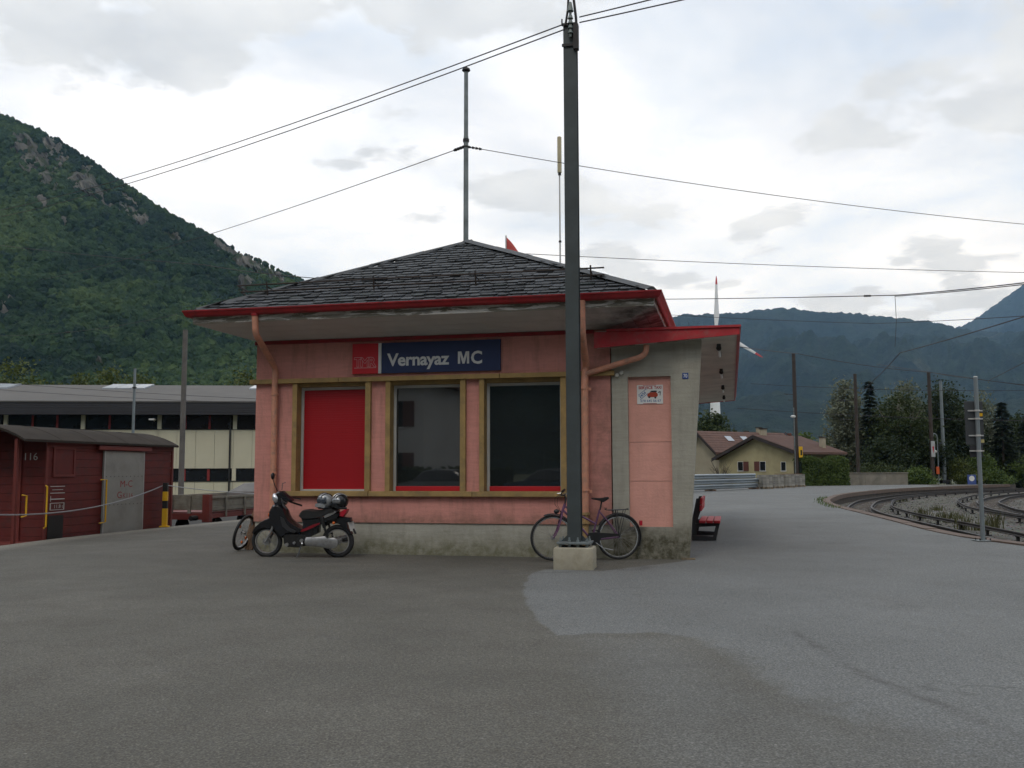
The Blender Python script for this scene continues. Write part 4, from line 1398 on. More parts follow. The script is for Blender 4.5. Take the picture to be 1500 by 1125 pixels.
# ================================================================== NEAR THINGS
# ---- tall steel column on its concrete block
M_colsteel = mat('column_steel', (0.058, 0.070, 0.072), 0.55, 0.3, var=0.18, vscale=2.5, dirt=(0.045, 0.052, 0.052), dscale=3)
M_blockc = mat('block_concrete', (0.36, 0.33, 0.255), 0.9, var=0.12, vscale=4, bscale=30, bstr=0.35, dirt=(0.24, 0.215, 0.15), dscale=5)
col_ = thing('steel_column', 'tall dark steel beam column bolted on a concrete block before the station', 'column', (0.895, 13.84, 0), R(-11))
MB().bbox((-.285, -.235, -.05), (.285, .235, .300), 0.035).build('concrete_block', M_blockc, col_, smooth=50)
MB().bbox((-.24, -.20, .345), (.24, .20, .375), 0.005).build('base_plate', M_galv, col_)
q = MB()
for x in (-.19, -.06, .06, .19):
    for y in (-.15, .15):
        q.cyl((x, y, .29), (x, y, .44), 0.012, n=8); q.cyl((x, y, .31), (x, y, .344), 0.024, n=6); q.cyl((x, y, .376), (x, y, .402), 0.024, n=6)
q.build('anchor_bolts', M_galv, col_)
MB().box((-.20, -.12, .301), (.20, .12, .312)).build('shim', M_iron, col_)
q = MB()
q.box((-.097, -.10, .376), (.097, -.086, 8.05)); q.box((-.097, .086, .376), (.097, .10, 8.05)); q.box((-.006, -.0855, .376), (.006, .0855, 8.05))
q.build('beam', M_colsteel, col_)
q = MB()
for x in (-1, 1): q.prism([(0.1 * x, .376), (.2 * x, .376), (.1 * x, .47)], f_xz, -.006, .006)
q.build('gusset', M_colsteel, col_)
q = MB()
q.box((-.115, -.125, 7.68), (.115, -.102, 7.72)); q.box((-.115, -.125, 8.0), (.115, -.102, 8.04))
q.cyl((-.11, -.13, 8.0), (-.11, -.13, 8.10), 0.012, n=6)
q.box((.06, -.16, 7.62), (.135, -.06, 8.0)); q.tube([(.12, -.14, 7.7), (.10, -.12, 8.1), (.03, -.1, 8.75)], 0.022, 6); q.tube([(-.06, -.12, 8.0), (-.02, -.12, 8.25), (.0, -.1, 8.75)], 0.018, 6)
q.build('top_bracket', M_iron, col_)
M_insul = mat('green_insulator', (0.10, 0.13, 0.12), 0.3)
q = MB()
for i in range(4): q.cyl((.02, -.15, 7.86 + i * .075), (.02, -.15, 7.91 + i * .075), 0.042, 0.026, 12)
q.cyl((.02, -.15, 7.80), (.02, -.15, 8.32), 0.020, n=10); q.cyl((.02, -.15, 8.20), (.02, -.15, 8.34), 0.05, 0.02, 10)
q.build('insulator', M_insul, col_, smooth=40)


# ---- wheels with spokes, shared by the two-wheelers
M_rubber = mat('black_rubber', (0.014, 0.014, 0.015), 0.75, bscale=60, bstr=0.3)
M_chrome = mat('bright_steel', (0.62, 0.62, 0.62), 0.25, 0.9, var=0.05)
M_spoke = mat('spoke_steel', (0.22, 0.22, 0.22), 0.5, 0.4, var=0.05)
M_black = mat('black_plastic', (0.012, 0.012, 0.013), 0.45)
M_alloy = mat('dull_alloy', (0.33, 0.33, 0.33), 0.42, 0.6, var=0.15, vscale=15, dirt=(0.15, 0.14, 0.13), dscale=14)


def wheel_parts(c, R0, tyre, parent, n_sp=28, rim_w=0.012, ax=(0, 1, 0), hub=0.03, hub_w=0.045, disc=False, spoke_r=0.0016):
    c = Vector(c); ax = Vector(ax).normalized()
    w = thing('wheel', None, None, (0, 0, 0)); w.parent = parent
    MB().torus(c, ax, R0 - tyre, tyre, 44, 10).build('tyre', M_rubber, w, smooth=True)
    rr = R0 - 2 * tyre - 0.004
    m_ = MB()
    ra = [m_.ring(c + ax * s_, ax, r_, 44) for s_, r_ in ((-rim_w, rr + .006), (rim_w, rr + .006), (rim_w, rr - .012), (-rim_w, rr - .012))]
    vs = [p for r_ in ra for p in r_]
    m_.add(vs, [(a * 44 + i, a * 44 + (i + 1) % 44, ((a + 1) % 4) * 44 + (i + 1) % 44, ((a + 1) % 4) * 44 + i) for a in range(4) for i in range(44)])
    m_.build('rim', M_alloy if n_sp == 32 else M_chrome, w, smooth=40)
    s_ = MB()
    rg = MB().ring(c, ax, 1.0, n_sp)
    for i in range(n_sp):
        e = (rg[i] - c) * (rr - .008)
        h = (rg[(i + (2 if i % 4 < 2 else -2)) % n_sp] - c) * hub * 0.9
        s_.cyl(c + h + ax * (hub_w * (0.8 if i % 2 else -0.8)), c + e, spoke_r, n=4, caps=False)
    so_ = s_.build('spokes', M_spoke, w); so_['kind'] = 'stuff'
    hb = MB().cyl(c - ax * hub_w, c + ax * hub_w, hub * 0.6, n=12)
    hb.cyl(c - ax * hub_w * 0.9, c - ax * hub_w * 0.7, hub, n=12); hb.cyl(c + ax * hub_w * 0.7, c + ax * hub_w * 0.9, hub, n=12)
    hb.build('hub', M_alloy, w, smooth=40)
    return w


# ---- purple town bicycle
M_purple = mat('purple_frame_paint', (0.155, 0.070, 0.145), 0.35, 0.25, var=0.12, vscale=6)
M_greybar = mat('dark_grey_metal', (0.045, 0.047, 0.05), 0.45, 0.5)
rear, front = gnd(906.5, 819.5), gnd(807, 821.5)
bk_rz = math.atan2(rear.y - front.y, rear.x - front.x)
bike = thing('bicycle', 'purple step-through bicycle with rear rack leaning behind the steel column', 'bicycle', rear, bk_rz)
B = lambda f_, z, y=0.0: Vector((-f_, y, z))
WR = 0.352
wheel_parts(B(0, WR), WR, 0.019, bike)
wheel_parts(B(1.055, WR), WR, 0.019, bike)
HT, HB = B(.855, .87), B(.905, .735)
fr = MB()
fr.tube([HT, HB], 0.021, 10)
fr.tube([B(.865, .835), B(.587, .675), B(.365, .555)], 0.0155, 8)
fr.tube([B(.89, .775), B(.60, .50), B(.43, .305)], 0.017, 8)
fr.tube([B(.30, .775), B(.365, .555), B(.43, .305)], 0.0155, 8)
for s_ in (-1, 1):
    fr.tube([B(.305, .745, .015 * s_), B(.15, .56, .045 * s_), B(0, WR, .055 * s_)], 0.009, 6)
    fr.tube([B(.42, .305, .03 * s_), B(.2, .325, .05 * s_), B(0, WR, .055 * s_)], 0.010, 6)
fr.cyl(B(.43, .305, -.04), B(.43, .305, .04), 0.023, n=12)
fr.build('frame', M_purple, bike, smooth=True)
fk = MB()
for s_ in (-1, 1): fk.tube([B(.905, .74, .035 * s_), B(.935, .62, .05 * s_), B(.975, .48, .05 * s_), B(1.02, .39, .05 * s_), B(1.055, WR, .05 * s_)], [.014, .014, .012, .010, .009], 8)
fk.tube([B(.905, .74, -.04), B(.905, .74, .04)], 0.016, 8)
fk.build('fork', M_purple, bike, smooth=True)
hb = MB()
hb.tube([HT, B(.84, .96), B(.86, 1.0)], 0.013, 8)
hb.tube([B(.80, 1.075, -.29), B(.86, 1.04, -.20), B(.90, 1.0, -.08), B(.865, .995, 0), B(.90, 1.0, .08), B(.86, 1.04, .20), B(.80, 1.075, .29)], 0.011, 8)
hb.build('handlebar', M_greybar, bike, smooth=True)
for s_ in (-1, 1):
    MB().tube([B(.845, 1.05, .225 * s_), B(.79, 1.08, .31 * s_)], 0.019, 8).build('grip', M_black, bike, smooth=True)
    MB().tube([B(.87, 1.03, .20 * s_), B(.93, 1.02, .22 * s_), B(.90, 1.03, .30 * s_)], 0.006, 6).build('brake_lever', M_chrome, bike)
cb = MB()
for y, dx in ((-.08, .06), (-.03, .09), (.05, .075)):
    cb.tube([B(.91, 1.02, y), B(.93 + dx, .96, y), B(.93 + dx, .86, y * .6), B(.92, .74, y * .3)], 0.003, 5)
cb.build('cable', M_black, bike)
MB().ell(B(.99, .755), (.045, .035, .035), 12, 8).build('headlamp', M_greybar, bike, smooth=True)
sd_ = MB()
sd_.puff([(-.43, .945), (-.40, .962), (-.31, .955), (-.22, .962), (-.17, .972), (-.155, .945), (-.20, .915), (-.25, .890), (-.31, .915), (-.40, .930)], 0.075, lambda a, b, t_: Vector((a, t_, b)), shrink=0.85, rows=((-1, None), (-.6, 1), (.6, 1), (1, None)))
sd_.build('saddle', M_black, bike, smooth=50)
MB().cyl(B(.295, .77), B(.262, .92), 0.0125, n=10).build('seat_post', M_greybar, bike, smooth=True)
for c_f, a0, a1 in ((0.0, -25, 150), (1.055, 30, 112)):
    m_ = MB(); vs = []
    na_ = 22
    for i in range(na_ + 1):
        a = R(a0 + (a1 - a0) * i / na_)
        for r_, y in ((WR + .022, 0), (WR + .012, .024), (WR + .002, .029), (WR + .008, .022), (WR + .018, 0), (WR + .008, -.022), (WR + .002, -.029), (WR + .012, -.024)):
            vs.append(Vector((-c_f + math.cos(a) * r_, y, WR + math.sin(a) * r_)))
    m_.add(vs, [(i * 8 + j, i * 8 + (j + 1) % 8, (i + 1) * 8 + (j + 1) % 8, (i + 1) * 8 + j) for i in range(na_) for j in range(8)])
    m_.build('mudguard', M_black, bike, smooth=True)
rk_ = MB()
for s_ in (-1, 1):
    rk_.tube([B(.21, .775, .03 * s_), B(.17, .765, .06 * s_), B(-.14, .775, .06 * s_), B(-.16, .785, .02 * s_)], 0.007, 6)
    rk_.tube([B(.06, .765, .06 * s_), B(0.0, WR, .065 * s_)], 0.0055, 6); rk_.tube([B(-.10, .77, .06 * s_), B(0, WR, .065 * s_)], 0.0055, 6)
    rk_.tube([B(.03, .765, .06 * s_), B(0.01, WR, .065 * s_)], 0.0055, 6)
for f_ in (.12, .02, -.08, -.15): rk_.tube([B(f_, .77, -.06), B(f_, .77, .06)], 0.006, 6)
rk_.tube([B(.20, .80, .05), B(.21, .775, 0), B(.20, .80, -.05)], 0.006, 6)
rk_.build('rear_rack', M_greybar, bike)
MB().bbox((.345, -.03, .52), (.385, .03, .60), 0.008).build('rear_reflector', mat('reflector_red', (0.45, 0.01, 0.03), 0.25), bike)
cg = MB().prism([(-.52, .36), (-.50, .42), (-.40, .43), (-.02, .40), (-.02, .37), (-.30, .335), (-.36, .24), (-.46, .23), (-.52, .28)], f_xz, -.075, -.062)
cg.build('chain_guard', M_black, bike)
cr = MB(); cr.tube([B(.43, .305, -.085), B(.52, .17, -.09)], 0.010, 6); cr.tube([B(.43, .305, .085), B(.34, .44, .09)], 0.010, 6)
cr.build('crank', M_alloy, bike)
for f_, z, y in ((.52, .17, -.14), (.34, .44, .14)): MB().bbox((-f_ - .045, y - .04, z - .012), (-f_ + .045, y + .04, z + .012), .006).build('pedal', M_black, bike)
MB().tube([B(.39, .27, -.08), B(.28, .19, -.10), B(.12, .155, -.12)], 0.007, 6).build('kickstand', M_alloy, bike)
st2 = MB()
for s_ in (-1, 1): st2.tube([B(0, WR, .06 * s_), B(-.32, WR + .20, .03 * s_)], 0.0022, 5)
st2.build('mudguard_stay', M_greybar, bike)

# ---- black moped-style motorcycle
M_mblack = mat('black_bodywork', (0.012, 0.013, 0.016), 0.22, var=0.05)
M_mgrey = mat('dark_grey_bodywork', (0.03, 0.031, 0.034), 0.4)
M_vinyl = mat('black_vinyl', (0.016, 0.016, 0.017), 0.55, bscale=120, bstr=0.15)
M_mred = mat('dark_red_bodywork', (0.19, 0.008, 0.016), 0.25)
M_taillens = mat('red_lens', (0.42, 0.012, 0.03), 0.2)
M_amber = mat('amber_lens', (0.62, 0.13, 0.02), 0.25)
M_lens = mat('lamp_reflector', (0.75, 0.77, 0.80), 0.08, 0.7, var=0.05)
M_engine = mat('dark_engine', (0.028, 0.028, 0.028), 0.5, 0.4, var=0.3, vscale=20)
sc0, sc1 = gnd(495, 816), gnd(388, 815)
moto = thing('motorcycle', 'black step-through motorcycle with spoked wheels parked before the red shutter', 'motorcycle', sc0, math.atan2(sc0.y - sc1.y, sc0.x - sc1.x))
moto.rotation_euler.x = R(3.5)
Z2 = lambda zx, zy: (-(175 - zx / 6.818) / 88.9, (136 - zy / 6.818) / 88.9)       # side view, metres from the rear contact
Q = lambda zx, zy, y=0.0: Vector((Z2(zx, zy)[0], y, Z2(zx, zy)[1]))
xz3 = lambda a, b, t_: Vector((a, t_, b))
PF = lambda pts: [Z2(*p) for p in pts]
wheel_parts(Q(1195, 772), 0.268, 0.037, moto, 32, 0.022, hub=0.055, hub_w=0.06, spoke_r=0.002)
wheel_parts(Q(468, 778), 0.262, 0.034, moto, 32, 0.022, hub=0.055, hub_w=0.06, spoke_r=0.002)
MB().puff(PF([(322, 690), (350, 640), (400, 595), (460, 560), (515, 540), (545, 545), (560, 640), (560, 665), (520, 650), (470, 640), (420, 648), (375, 668), (335, 705)]), 0.062, xz3, 0.93).build('front_fender', M_mblack, moto, smooth=50)
MB().puff(PF([(505, 540), (500, 500), (515, 465), (545, 415), (580, 405), (640, 425), (672, 470), (690, 520), (715, 560), (760, 600), (830, 640), (870, 655), (850, 690), (760, 690), (690, 700), (645, 740), (590, 690), (545, 640), (520, 580)]), 0.12, xz3, 0.9, rows=((-1, None), (-.55, 1), (.55, 1), (1, None))).build('leg_shield', M_mblack, moto, smooth=50)
MB().puff(PF([(630, 520), (665, 540), (700, 600), (740, 640), (800, 668), (780, 690), (700, 660), (650, 620)]), 0.13, xz3, 0.95).build('leg_shield_trim', M_mgrey, moto, smooth=50)
MB().puff(PF([(548, 395), (545, 350), (560, 310), (590, 282), (640, 280), (690, 325), (742, 372), (735, 382), (690, 378), (660, 420), (600, 432), (565, 425)]), 0.085, xz3, 0.8, rows=((-1, None), (-.5, 1), (.5, 1), (1, None))).build('handlebar_cover', M_mblack, moto, smooth=50)
hl = MB().ell(Q(572, 350, -.035), (0.058, 0.085, 0.088), 16, 10, Matrix.Rotation(R(-14), 3, 'Y'))
hl.build('headlight', M_lens, moto, smooth=True)
for s_ in (-1, 1):
    MB().tube([Q(600, 275, .10 * s_), Q(590, 215, .17 * s_), Q(582, 160, .20 * s_) if s_ < 0 else Q(620, 205, .19)], 0.007, 6).build('mirror_stalk', M_black, moto)
    if s_ < 0: MB().ell(Q(580, 125, .205 * s_), (0.028, 0.05, 0.058), 12, 8).build('mirror', M_black, moto, smooth=True)
    MB().tube([Q(640, 370, .06 * s_), Q(690, 410, .22 * s_), Q(755, 445, .33 * s_)], 0.016, 8).build('handlebar_grip', M_black, moto, smooth=True)
    MB().tube([Q(640, 350, .10 * s_), Q(690, 365, .26 * s_), Q(745, 380, .33 * s_)], 0.008, 6).build('brake_lever', M_greybar, moto)
    MB().ell(Q(520, 512, .085 * s_), (0.035, 0.03, 0.036), 10, 8).build('turn_signal', M_amber, moto, smooth=True)
    MB().ell(Q(1172, 588, .10 * s_), (0.024, 0.024, 0.024), 10, 8).build('turn_signal', M_amber, moto, smooth=True)
    MB().tube([Q(560, 600, .075 * s_), Q(520, 690, .075 * s_), Q(468, 778, .075 * s_)], [.022, .02, .018], 8).build('fork_leg', M_alloy if s_ < 0 else M_engine, moto, smooth=True)
    sh_ = MB(); sh_.tube([Q(1050, 520, .12 * s_), Q(1075, 610, .12 * s_)], 0.024, 8); sh_.tube([Q(1075, 610, .12 * s_), Q(1120, 745, .12 * s_)], 0.017, 8)
    for i in range(7): sh_.cyl(Q(1076 + i * 5, 615 + i * 15, .12 * s_), Q(1077 + i * 5, 620 + i * 15, .12 * s_), 0.025, n=10)
    sh_.build('shock_absorber', M_engine, moto, smooth=40)
MB().puff(PF([(815, 522), (825, 495), (850, 468), (900, 462), (960, 470), (1010, 468), (1080, 455), (1150, 448), (1195, 455), (1195, 478), (1120, 500), (1050, 530), (980, 545), (900, 550), (840, 545)]), 0.125, xz3, 0.9, rows=((-1, None), (-.7, 1), (.7, 1), (1, None))).build('seat', M_vinyl, moto, smooth=50)
MB().puff(PF([(838, 545), (900, 553), (980, 548), (1060, 532), (1195, 485), (1240, 500), (1215, 540), (1120, 565), (1050, 600), (960, 650), (860, 690), (820, 700), (845, 660), (855, 600)]), 0.105, xz3, 0.92).build('side_cover', M_mblack, moto, smooth=50)
MB().puff(PF([(820, 660), (880, 640), (960, 605), (1040, 582), (1030, 600), (960, 635), (880, 668), (822, 678)]), 0.112, xz3, 0.98).build('red_stripe', M_mred, moto)
MB().puff(PF([(1075, 520), (1110, 500), (1160, 480), (1192, 468), (1200, 482), (1170, 502), (1120, 525), (1082, 540)]), 0.118, xz3, 0.97).build('grab_rail', M_alloy, moto, smooth=50)
MB().puff(PF([(1205, 515), (1240, 475), (1275, 458), (1303, 460), (1290, 490), (1262, 530), (1220, 525)]), 0.08, xz3, 0.85).build('tail_light', M_taillens, moto, smooth=50)
MB().puff(PF([(1060, 560), (1150, 545), (1230, 530), (1330, 540), (1338, 580), (1290, 582), (1300, 640), (1345, 700), (1330, 705), (1280, 655), (1240, 610), (1180, 585), (1110, 590), (1050, 640), (1040, 620)]), 0.06, xz3, 0.95).build('rear_fender', M_mblack, moto, smooth=50)
pl_ = MB().box((-.08, -.006, -.075), (.08, .0, .075))
po = pl_.build('licence_plate', mat('plate_white', (0.45, 0.45, 0.43), 0.5), moto)
po.location = Q(1335, 625); po.rotation_euler = (R(-20), 0, R(75))
MB().tube([Q(1350, 650), Q(1375, 700)], 0.018, 6).build('plate_lamp', M_black, moto)
MB().puff(PF([(815, 672), (880, 655), (960, 632), (1015, 620), (1005, 690), (940, 722), (830, 725)]), 0.085, xz3, 0.94).build('lower_cover', M_mblack, moto, smooth=50)
MB().puff(PF([(650, 700), (760, 690), (860, 700), (900, 720), (890, 810), (820, 830), (690, 825), (660, 790)]), 0.11, xz3, 0.88).build('engine', M_engine, moto, smooth=40)
MB().puff(PF([(885, 770), (900, 725), (1000, 722), (1095, 712), (1110, 735), (1180, 725), (1220, 750), (1222, 795), (1190, 828), (1130, 835), (1040, 815), (900, 808)]), 0.028, xz3, 0.9, y0=-0.13).build('chain_case', M_alloy, moto, smooth=50)
eg = MB()
for cx_, cy_, r_ in ((775, 782, .022), (700, 800, .03), (850, 760, .03)): eg.cyl(Q(cx_, cy_, -.10), Q(cx_, cy_, -.135), r_, n=12)
eg.build('engine_cover', M_alloy, moto, smooth=40)
ex_ = MB().tube([Q(760, 800, .10), Q(900, 815, .13), Q(1000, 800, .14)], 0.016, 8); ex_.tube([Q(1000, 800, .14), Q(1300, 730, .15)], 0.038, 10)
ex_.build('exhaust', M_alloy, moto, smooth=True)
MB().tube([Q(840, 810, -.10), Q(835, 860, -.16), Q(820, 935, -.25)], 0.010, 6).build('side_stand', M_greybar, moto)
MB().tube([Q(850, 815, -.10), Q(865, 780, -.17)], 0.012, 6).build('foot_peg', M_chrome, moto)
MB().puff(PF([(1070, 760), (1250, 745), (1280, 770), (1270, 790), (1080, 800)]), 0.02, xz3, 0.95, y0=0.09).build('swing_arm', M_engine, moto)


# ---- two crash helmets on the seat
def helmet(label, loc, rz, shell, visor, stripe):
    h = thing('helmet', label, 'helmet', loc, rz, 'helmets on the motorcycle seat')
    s_ = MB(); s_.ell((0, 0, .125), (.135, .115, .128), 24, 16, None, 0.0, 0.86)
    s_.build('shell', shell, h, smooth=True)
    s_ = MB(); s_.puff([(-.145, .03), (-.135, .085), (-.10, .092), (-.05, .06), (-.04, .02), (-.08, .005)], .095, xz3, .85, rows=((-1, None), (-.6, .97), (0, 1.06), (.6, .97), (1, None)))
    s_.build('chin_bar', shell, h, smooth=50)
    s_ = MB(); vs = []
    for i in range(13):
        a = R(105 + 150 * i / 12)
        for z in (.085, .12, .155, .185):
            k = math.sqrt(max(0.05, 1 - ((z - .125) / .128) ** 2)) * 1.035
            vs.append((.135 * k * math.cos(a), .115 * k * math.sin(a), z))
    s_.add(vs, [(i * 4 + j, (i + 1) * 4 + j, (i + 1) * 4 + j + 1, i * 4 + j + 1) for i in range(12) for j in range(3)])
    o = s_.build('visor', visor, h, smooth=True, fix=False)
    o.modifiers.new('thickness', 'SOLIDIFY').thickness = 0.004
    s_ = MB()
    for y in (-.055, 0.03, .055):
        pts = []
        for i in range(9):
            a = R(30 + 110 * i / 8)
            r_ = math.sqrt(max(0, 1 - (y / .115) ** 2))
            pts.append((-.138 * r_ * math.cos(a), y, .125 + .131 * r_ * math.sin(a)))
        s_.tube(pts, 0.008, 5)
    s_.build('stripe', stripe, h)
    MB().bbox((-.09, -.085, -.004), (.09, .085, .03), .01).build('lining', M_black, h)
    return h


M_hsil = mat('silver_shell', (0.36, 0.37, 0.38), 0.25, 0.4); M_hblk = mat('black_shell', (0.014, 0.015, 0.018), 0.18)
M_vis = mat('smoked_visor', (0.05, 0.06, 0.075), 0.06); M_vis2 = mat('mirror_visor', (0.30, 0.31, 0.33), 0.1, 0.6)
seat_pt = lambda zx, zy, y=0: moto.matrix_basis @ Q(zx, zy, y)
helmet('silver and grey crash helmet with smoked visor, the left of two on the seat', seat_pt(1072, 452, -.03), R(38), M_hsil, M_vis, M_hblk)
helmet('black crash helmet with shiny visor and silver streaks near the tail light', seat_pt(1222, 456, -.02), R(28), M_hblk, M_vis2, M_hsil)

# ---- lone wheel and board leaning at the left corner
lw = thing('bicycle_wheel', 'spoked bicycle wheel leaning by the left corner of the station', 'bicycle wheel', gnd(349, 806))
lean = R(17)
axw = Vector((0.975 * math.cos(lean), -0.222 * math.cos(lean), -math.sin(lean)))
upw = Vector((0.975 * math.sin(lean), -0.222 * math.sin(lean), math.cos(lean)))
w = wheel_parts(upw * 0.325, 0.325, 0.024, lw, 32, 0.014, ax=axw, spoke_r=0.002)
sidew = axw.cross(upw)
for a in (35, 215, 250):
    c_ = upw * 0.325 + (upw * math.sin(R(a)) + sidew * math.cos(R(a))) * 0.20 - axw * 0.012
    MB().ell(c_, (.02, .03, .03), 8, 6).build('reflector', M_amber, w)
wb_ = thing('wooden_board', 'weathered brown board leaning beside the loose bicycle wheel', 'board', gnd(361, 804.5))
Mw = Matrix.Rotation(R(14), 4, 'Y') @ Matrix.Rotation(R(-30), 4, 'Z')
M_wood_old = mat('weathered_wood', (0.16, 0.095, 0.055), 0.85, var=0.35, vscale=9, bscale=30, dirt=(0.08, 0.06, 0.045))
MB().bbox((-.07, -.02, 0), (.05, .012, .70), 0.004, Mw).build('plank', M_wood_old, wb_)
MB().bbox((.055, -.02, 0), (.15, .012, .67), 0.004, Mw).build('plank', M_wood_old, wb_)

# ---- striped bollards and chain
M_yel = mat('signal_yellow', (0.70, 0.40, 0.012), 0.45, var=0.08); M_bblk = mat('bollard_black', (0.012, 0.012, 0.012), 0.5)
b0 = gnd(241, 772)
bol = thing('bollard', 'yellow and black striped bollard at the platform edge beside the goods wagon', 'bollard', b0, R(5), 'striped chain bollards')
H_ = 1.10
for nm, z0, z1, m_ in (('yellow_band', .03, .46, M_yel), ('black_band', .46, .65, M_bblk), ('yellow_band', .65, .88, M_yel), ('black_band', .88, 1.10, M_bblk)):
    MB().bbox((-.058, -.058, z0 + .0005), (.058, .058, z1 - .0005), .006).build(nm, m_, bol)
MB().bbox((-.11, -.10, 0), (.11, .10, .03), .006).build('foot_plate', M_yel, bol)
bol2 = copy_tree(bol); bol2.location = (-9.35, 13.6, 0); bol2['label'] = 'striped bollard at the left end of the sagging chain'


def sag_tube(p0, p1, sag, r, n=24, k=5, m_=None):
    p0, p1 = Vector(p0), Vector(p1)
    m_ = m_ or MB()
    return m_.tube([p0.lerp(p1, i / n) - Vector((0, 0, 4 * sag * (i / n) * (1 - i / n))) for i in range(n + 1)], r, k)


M_chain = mat('chain_steel', (0.30, 0.31, 0.32), 0.5, 0.4)
tag(sag_tube(b0 + Vector((-.06, -.02, 1.03)), (-9.3, 13.6, 1.03), 0.45, 0.013).build('chain', M_chain), 'sagging chain in front of the red goods wagon', 'chain')
tag(sag_tube(b0 + Vector((.06, 0, 1.03)), S(-7.42, 9.0, 0.95), 0.22, 0.011).build('chain', M_chain), 'chain from the bollard to the station wall', 'chain')

# ---- red goods wagon
PA, PB = Vector((-9.70, 19.95, 0)), Vector((-8.78, 24.75, 0))
wd = (PB - PA).normalized(); LW = (PB - PA).length
wg = thing('goods_wagon', 'dark red wooden goods wagon with grey sliding door and curved roof', 'railway wagon', PA, math.atan2(wd.y, wd.x))


def s_at(u):
    best = min((abs(px_of(*(PA + wd * s_ + Vector((0, 0, 1))))[0] - u), s_) for s_ in [i * .01 for i in range(-150, 700)])
    return best[1]


M_wred = mat('wagon_red', (0.112, 0.0125, 0.009), 0.66, var=0.22, vscale=3, bscale=25, bstr=0.2, dirt=(0.06, 0.018, 0.015), dscale=4)
M_wroof = mat('wagon_roof_felt', (0.042, 0.036, 0.031), 0.95, var=0.25, vscale=1.5, dirt=(0.06, 0.05, 0.042), spec=0.1)
M_wdoor = mat('wagon_door_grey', (0.25, 0.25, 0.225), 0.6, var=0.10, vscale=2, dirt=(0.18, 0.175, 0.16), dscale=2.5)
M_wframe = mat('wagon_frame_red', (0.14, 0.024, 0.018), 0.6, var=0.15)
M_under = mat('wagon_underframe', (0.025, 0.02, 0.018), 0.8)
WW = 2.15
ZB, ZTp = -0.30, 2.00
box_ = MB(); box_.box((0.03, 0.03, ZB), (LW - 0.03, WW - 0.03, ZTp)); box_.build('body', M_under, wg)
npl = 13; ph = (ZTp - ZB) / npl
sd0, sd1 = s_at(148), s_at(207)
for k in range(npl):
    z0, z1 = ZB + k * ph + 0.003, ZB + (k + 1) * ph - 0.003
    for x0, x1 in ((0.0, sd0 + .05), (sd1 - .05, LW)):
        MB().bbox((x0, random.uniform(-.004, .002), z0), (x1, 0.029, z1), 0.004).build('side_plank', M_wred, wg)
    MB().bbox((0.002, 0.03, z0), (0.029, WW, z1), 0.004).build('end_plank', M_wred, wg)
    MB().bbox((0.0, WW - .029, z0), (LW, WW, z1), 0.004).build('side_plank', M_wred, wg)
    MB().bbox((LW - .029, 0.03, z0), (LW - .002, WW, z1), 0.004).build('end_plank', M_wred, wg)
q = MB()
q.box((-.03, -.03, ZB), (.04, .0, ZTp + .03)); q.box((LW - .05, -.03, ZB), (LW + .02, 0.0, ZTp + .03)); q.box((.04, -.024, ZTp - .10), (LW - .05, -.004, ZTp + .03))
q.box((-.035, .55, ZB), (-.002, .63, ZTp)); q.box((-.035, 1.45, ZB), (-.002, 1.53, ZTp))
q.build('frame', M_wframe, wg)
rf = MB(); vs = []
nr_ = 12
for x in (-0.85, 1.0, 2.9, LW + .06):
    for i in range(nr_ + 1):
        y = -.14 + (WW + .28) * i / nr_
        k = 1 - ((y - WW / 2) / (WW / 2 + .14)) ** 2
        vs.append((x, y, 2.045 + .33 * k))
m1 = nr_ + 1
rf.add(vs + [(x, y, z - .05) for x, y, z in vs], [(a * m1 + i, (a + 1) * m1 + i, (a + 1) * m1 + i + 1, a * m1 + i + 1) for a in range(3) for i in range(nr_)]
       + [(4 * m1 + a * m1 + i, 4 * m1 + a * m1 + i + 1, 4 * m1 + (a + 1) * m1 + i + 1, 4 * m1 + (a + 1) * m1 + i) for a in range(3) for i in range(nr_)]
       + [(i, i + 1, 4 * m1 + i + 1, 4 * m1 + i) for i in range(nr_)] + [(3 * m1 + i, 3 * m1 + i + 1, 7 * m1 + i + 1, 7 * m1 + i) for i in range(nr_)]
       + [(a * m1, (a + 1) * m1, 4 * m1 + (a + 1) * m1, 4 * m1 + a * m1) for a in range(3)] + [(a * m1 + nr_, (a + 1) * m1 + nr_, 4 * m1 + (a + 1) * m1 + nr_, 4 * m1 + a * m1 + nr_) for a in range(3)])
wr = rf.build('roof', M_wroof, wg, smooth=30)
for x in (.3, 1.5, 2.7, 3.9):
    q = MB(); q.tube([(x, -.14 + (WW + .28) * i / 12, 2.046 + .33 * (1 - ((-.14 + (WW + .28) * i / 12 - WW / 2) / (WW / 2 + .14)) ** 2)) for i in range(13)], 0.006, 4)
    q.build('roof_seam', M_wroof, wr)
gab = MB(); gab.prism([(0.03, ZTp)] + [(y, 2.0 + .31 * (1 - ((y - WW / 2) / (WW / 2 + .14)) ** 2)) for y in [0.03 + (WW - .06) * i / 10 for i in range(11)]] + [(WW - .03, ZTp)], lambda a, b, t_: (t_, a, b), 0.01, LW - .01)
gab.build('gable_panel', M_wred, wg)
d_ = MB().bbox((sd0, -.055, -.06), (sd1, -.012, 1.86), .006).build('sliding_door', M_wdoor, wg)
q = MB()
M_dedge = mat('door_edge_grey', (0.33, 0.33, 0.31), 0.6)
for a_, b_ in ((sd0, sd0 + .04), (sd1 - .04, sd1)): MB().box((a_, -.062, -.06), (b_, -.056, 1.86)).build('door_edge', M_dedge, d_)
for z in (.62, 1.27):
    q = MB()
    for i in range(10): q.ell((sd0 + .1 + (sd1 - sd0 - .2) * i / 9, -.056, z), (.012, .006, .012), 6, 4)
    q.build('rivets', M_under, d_)
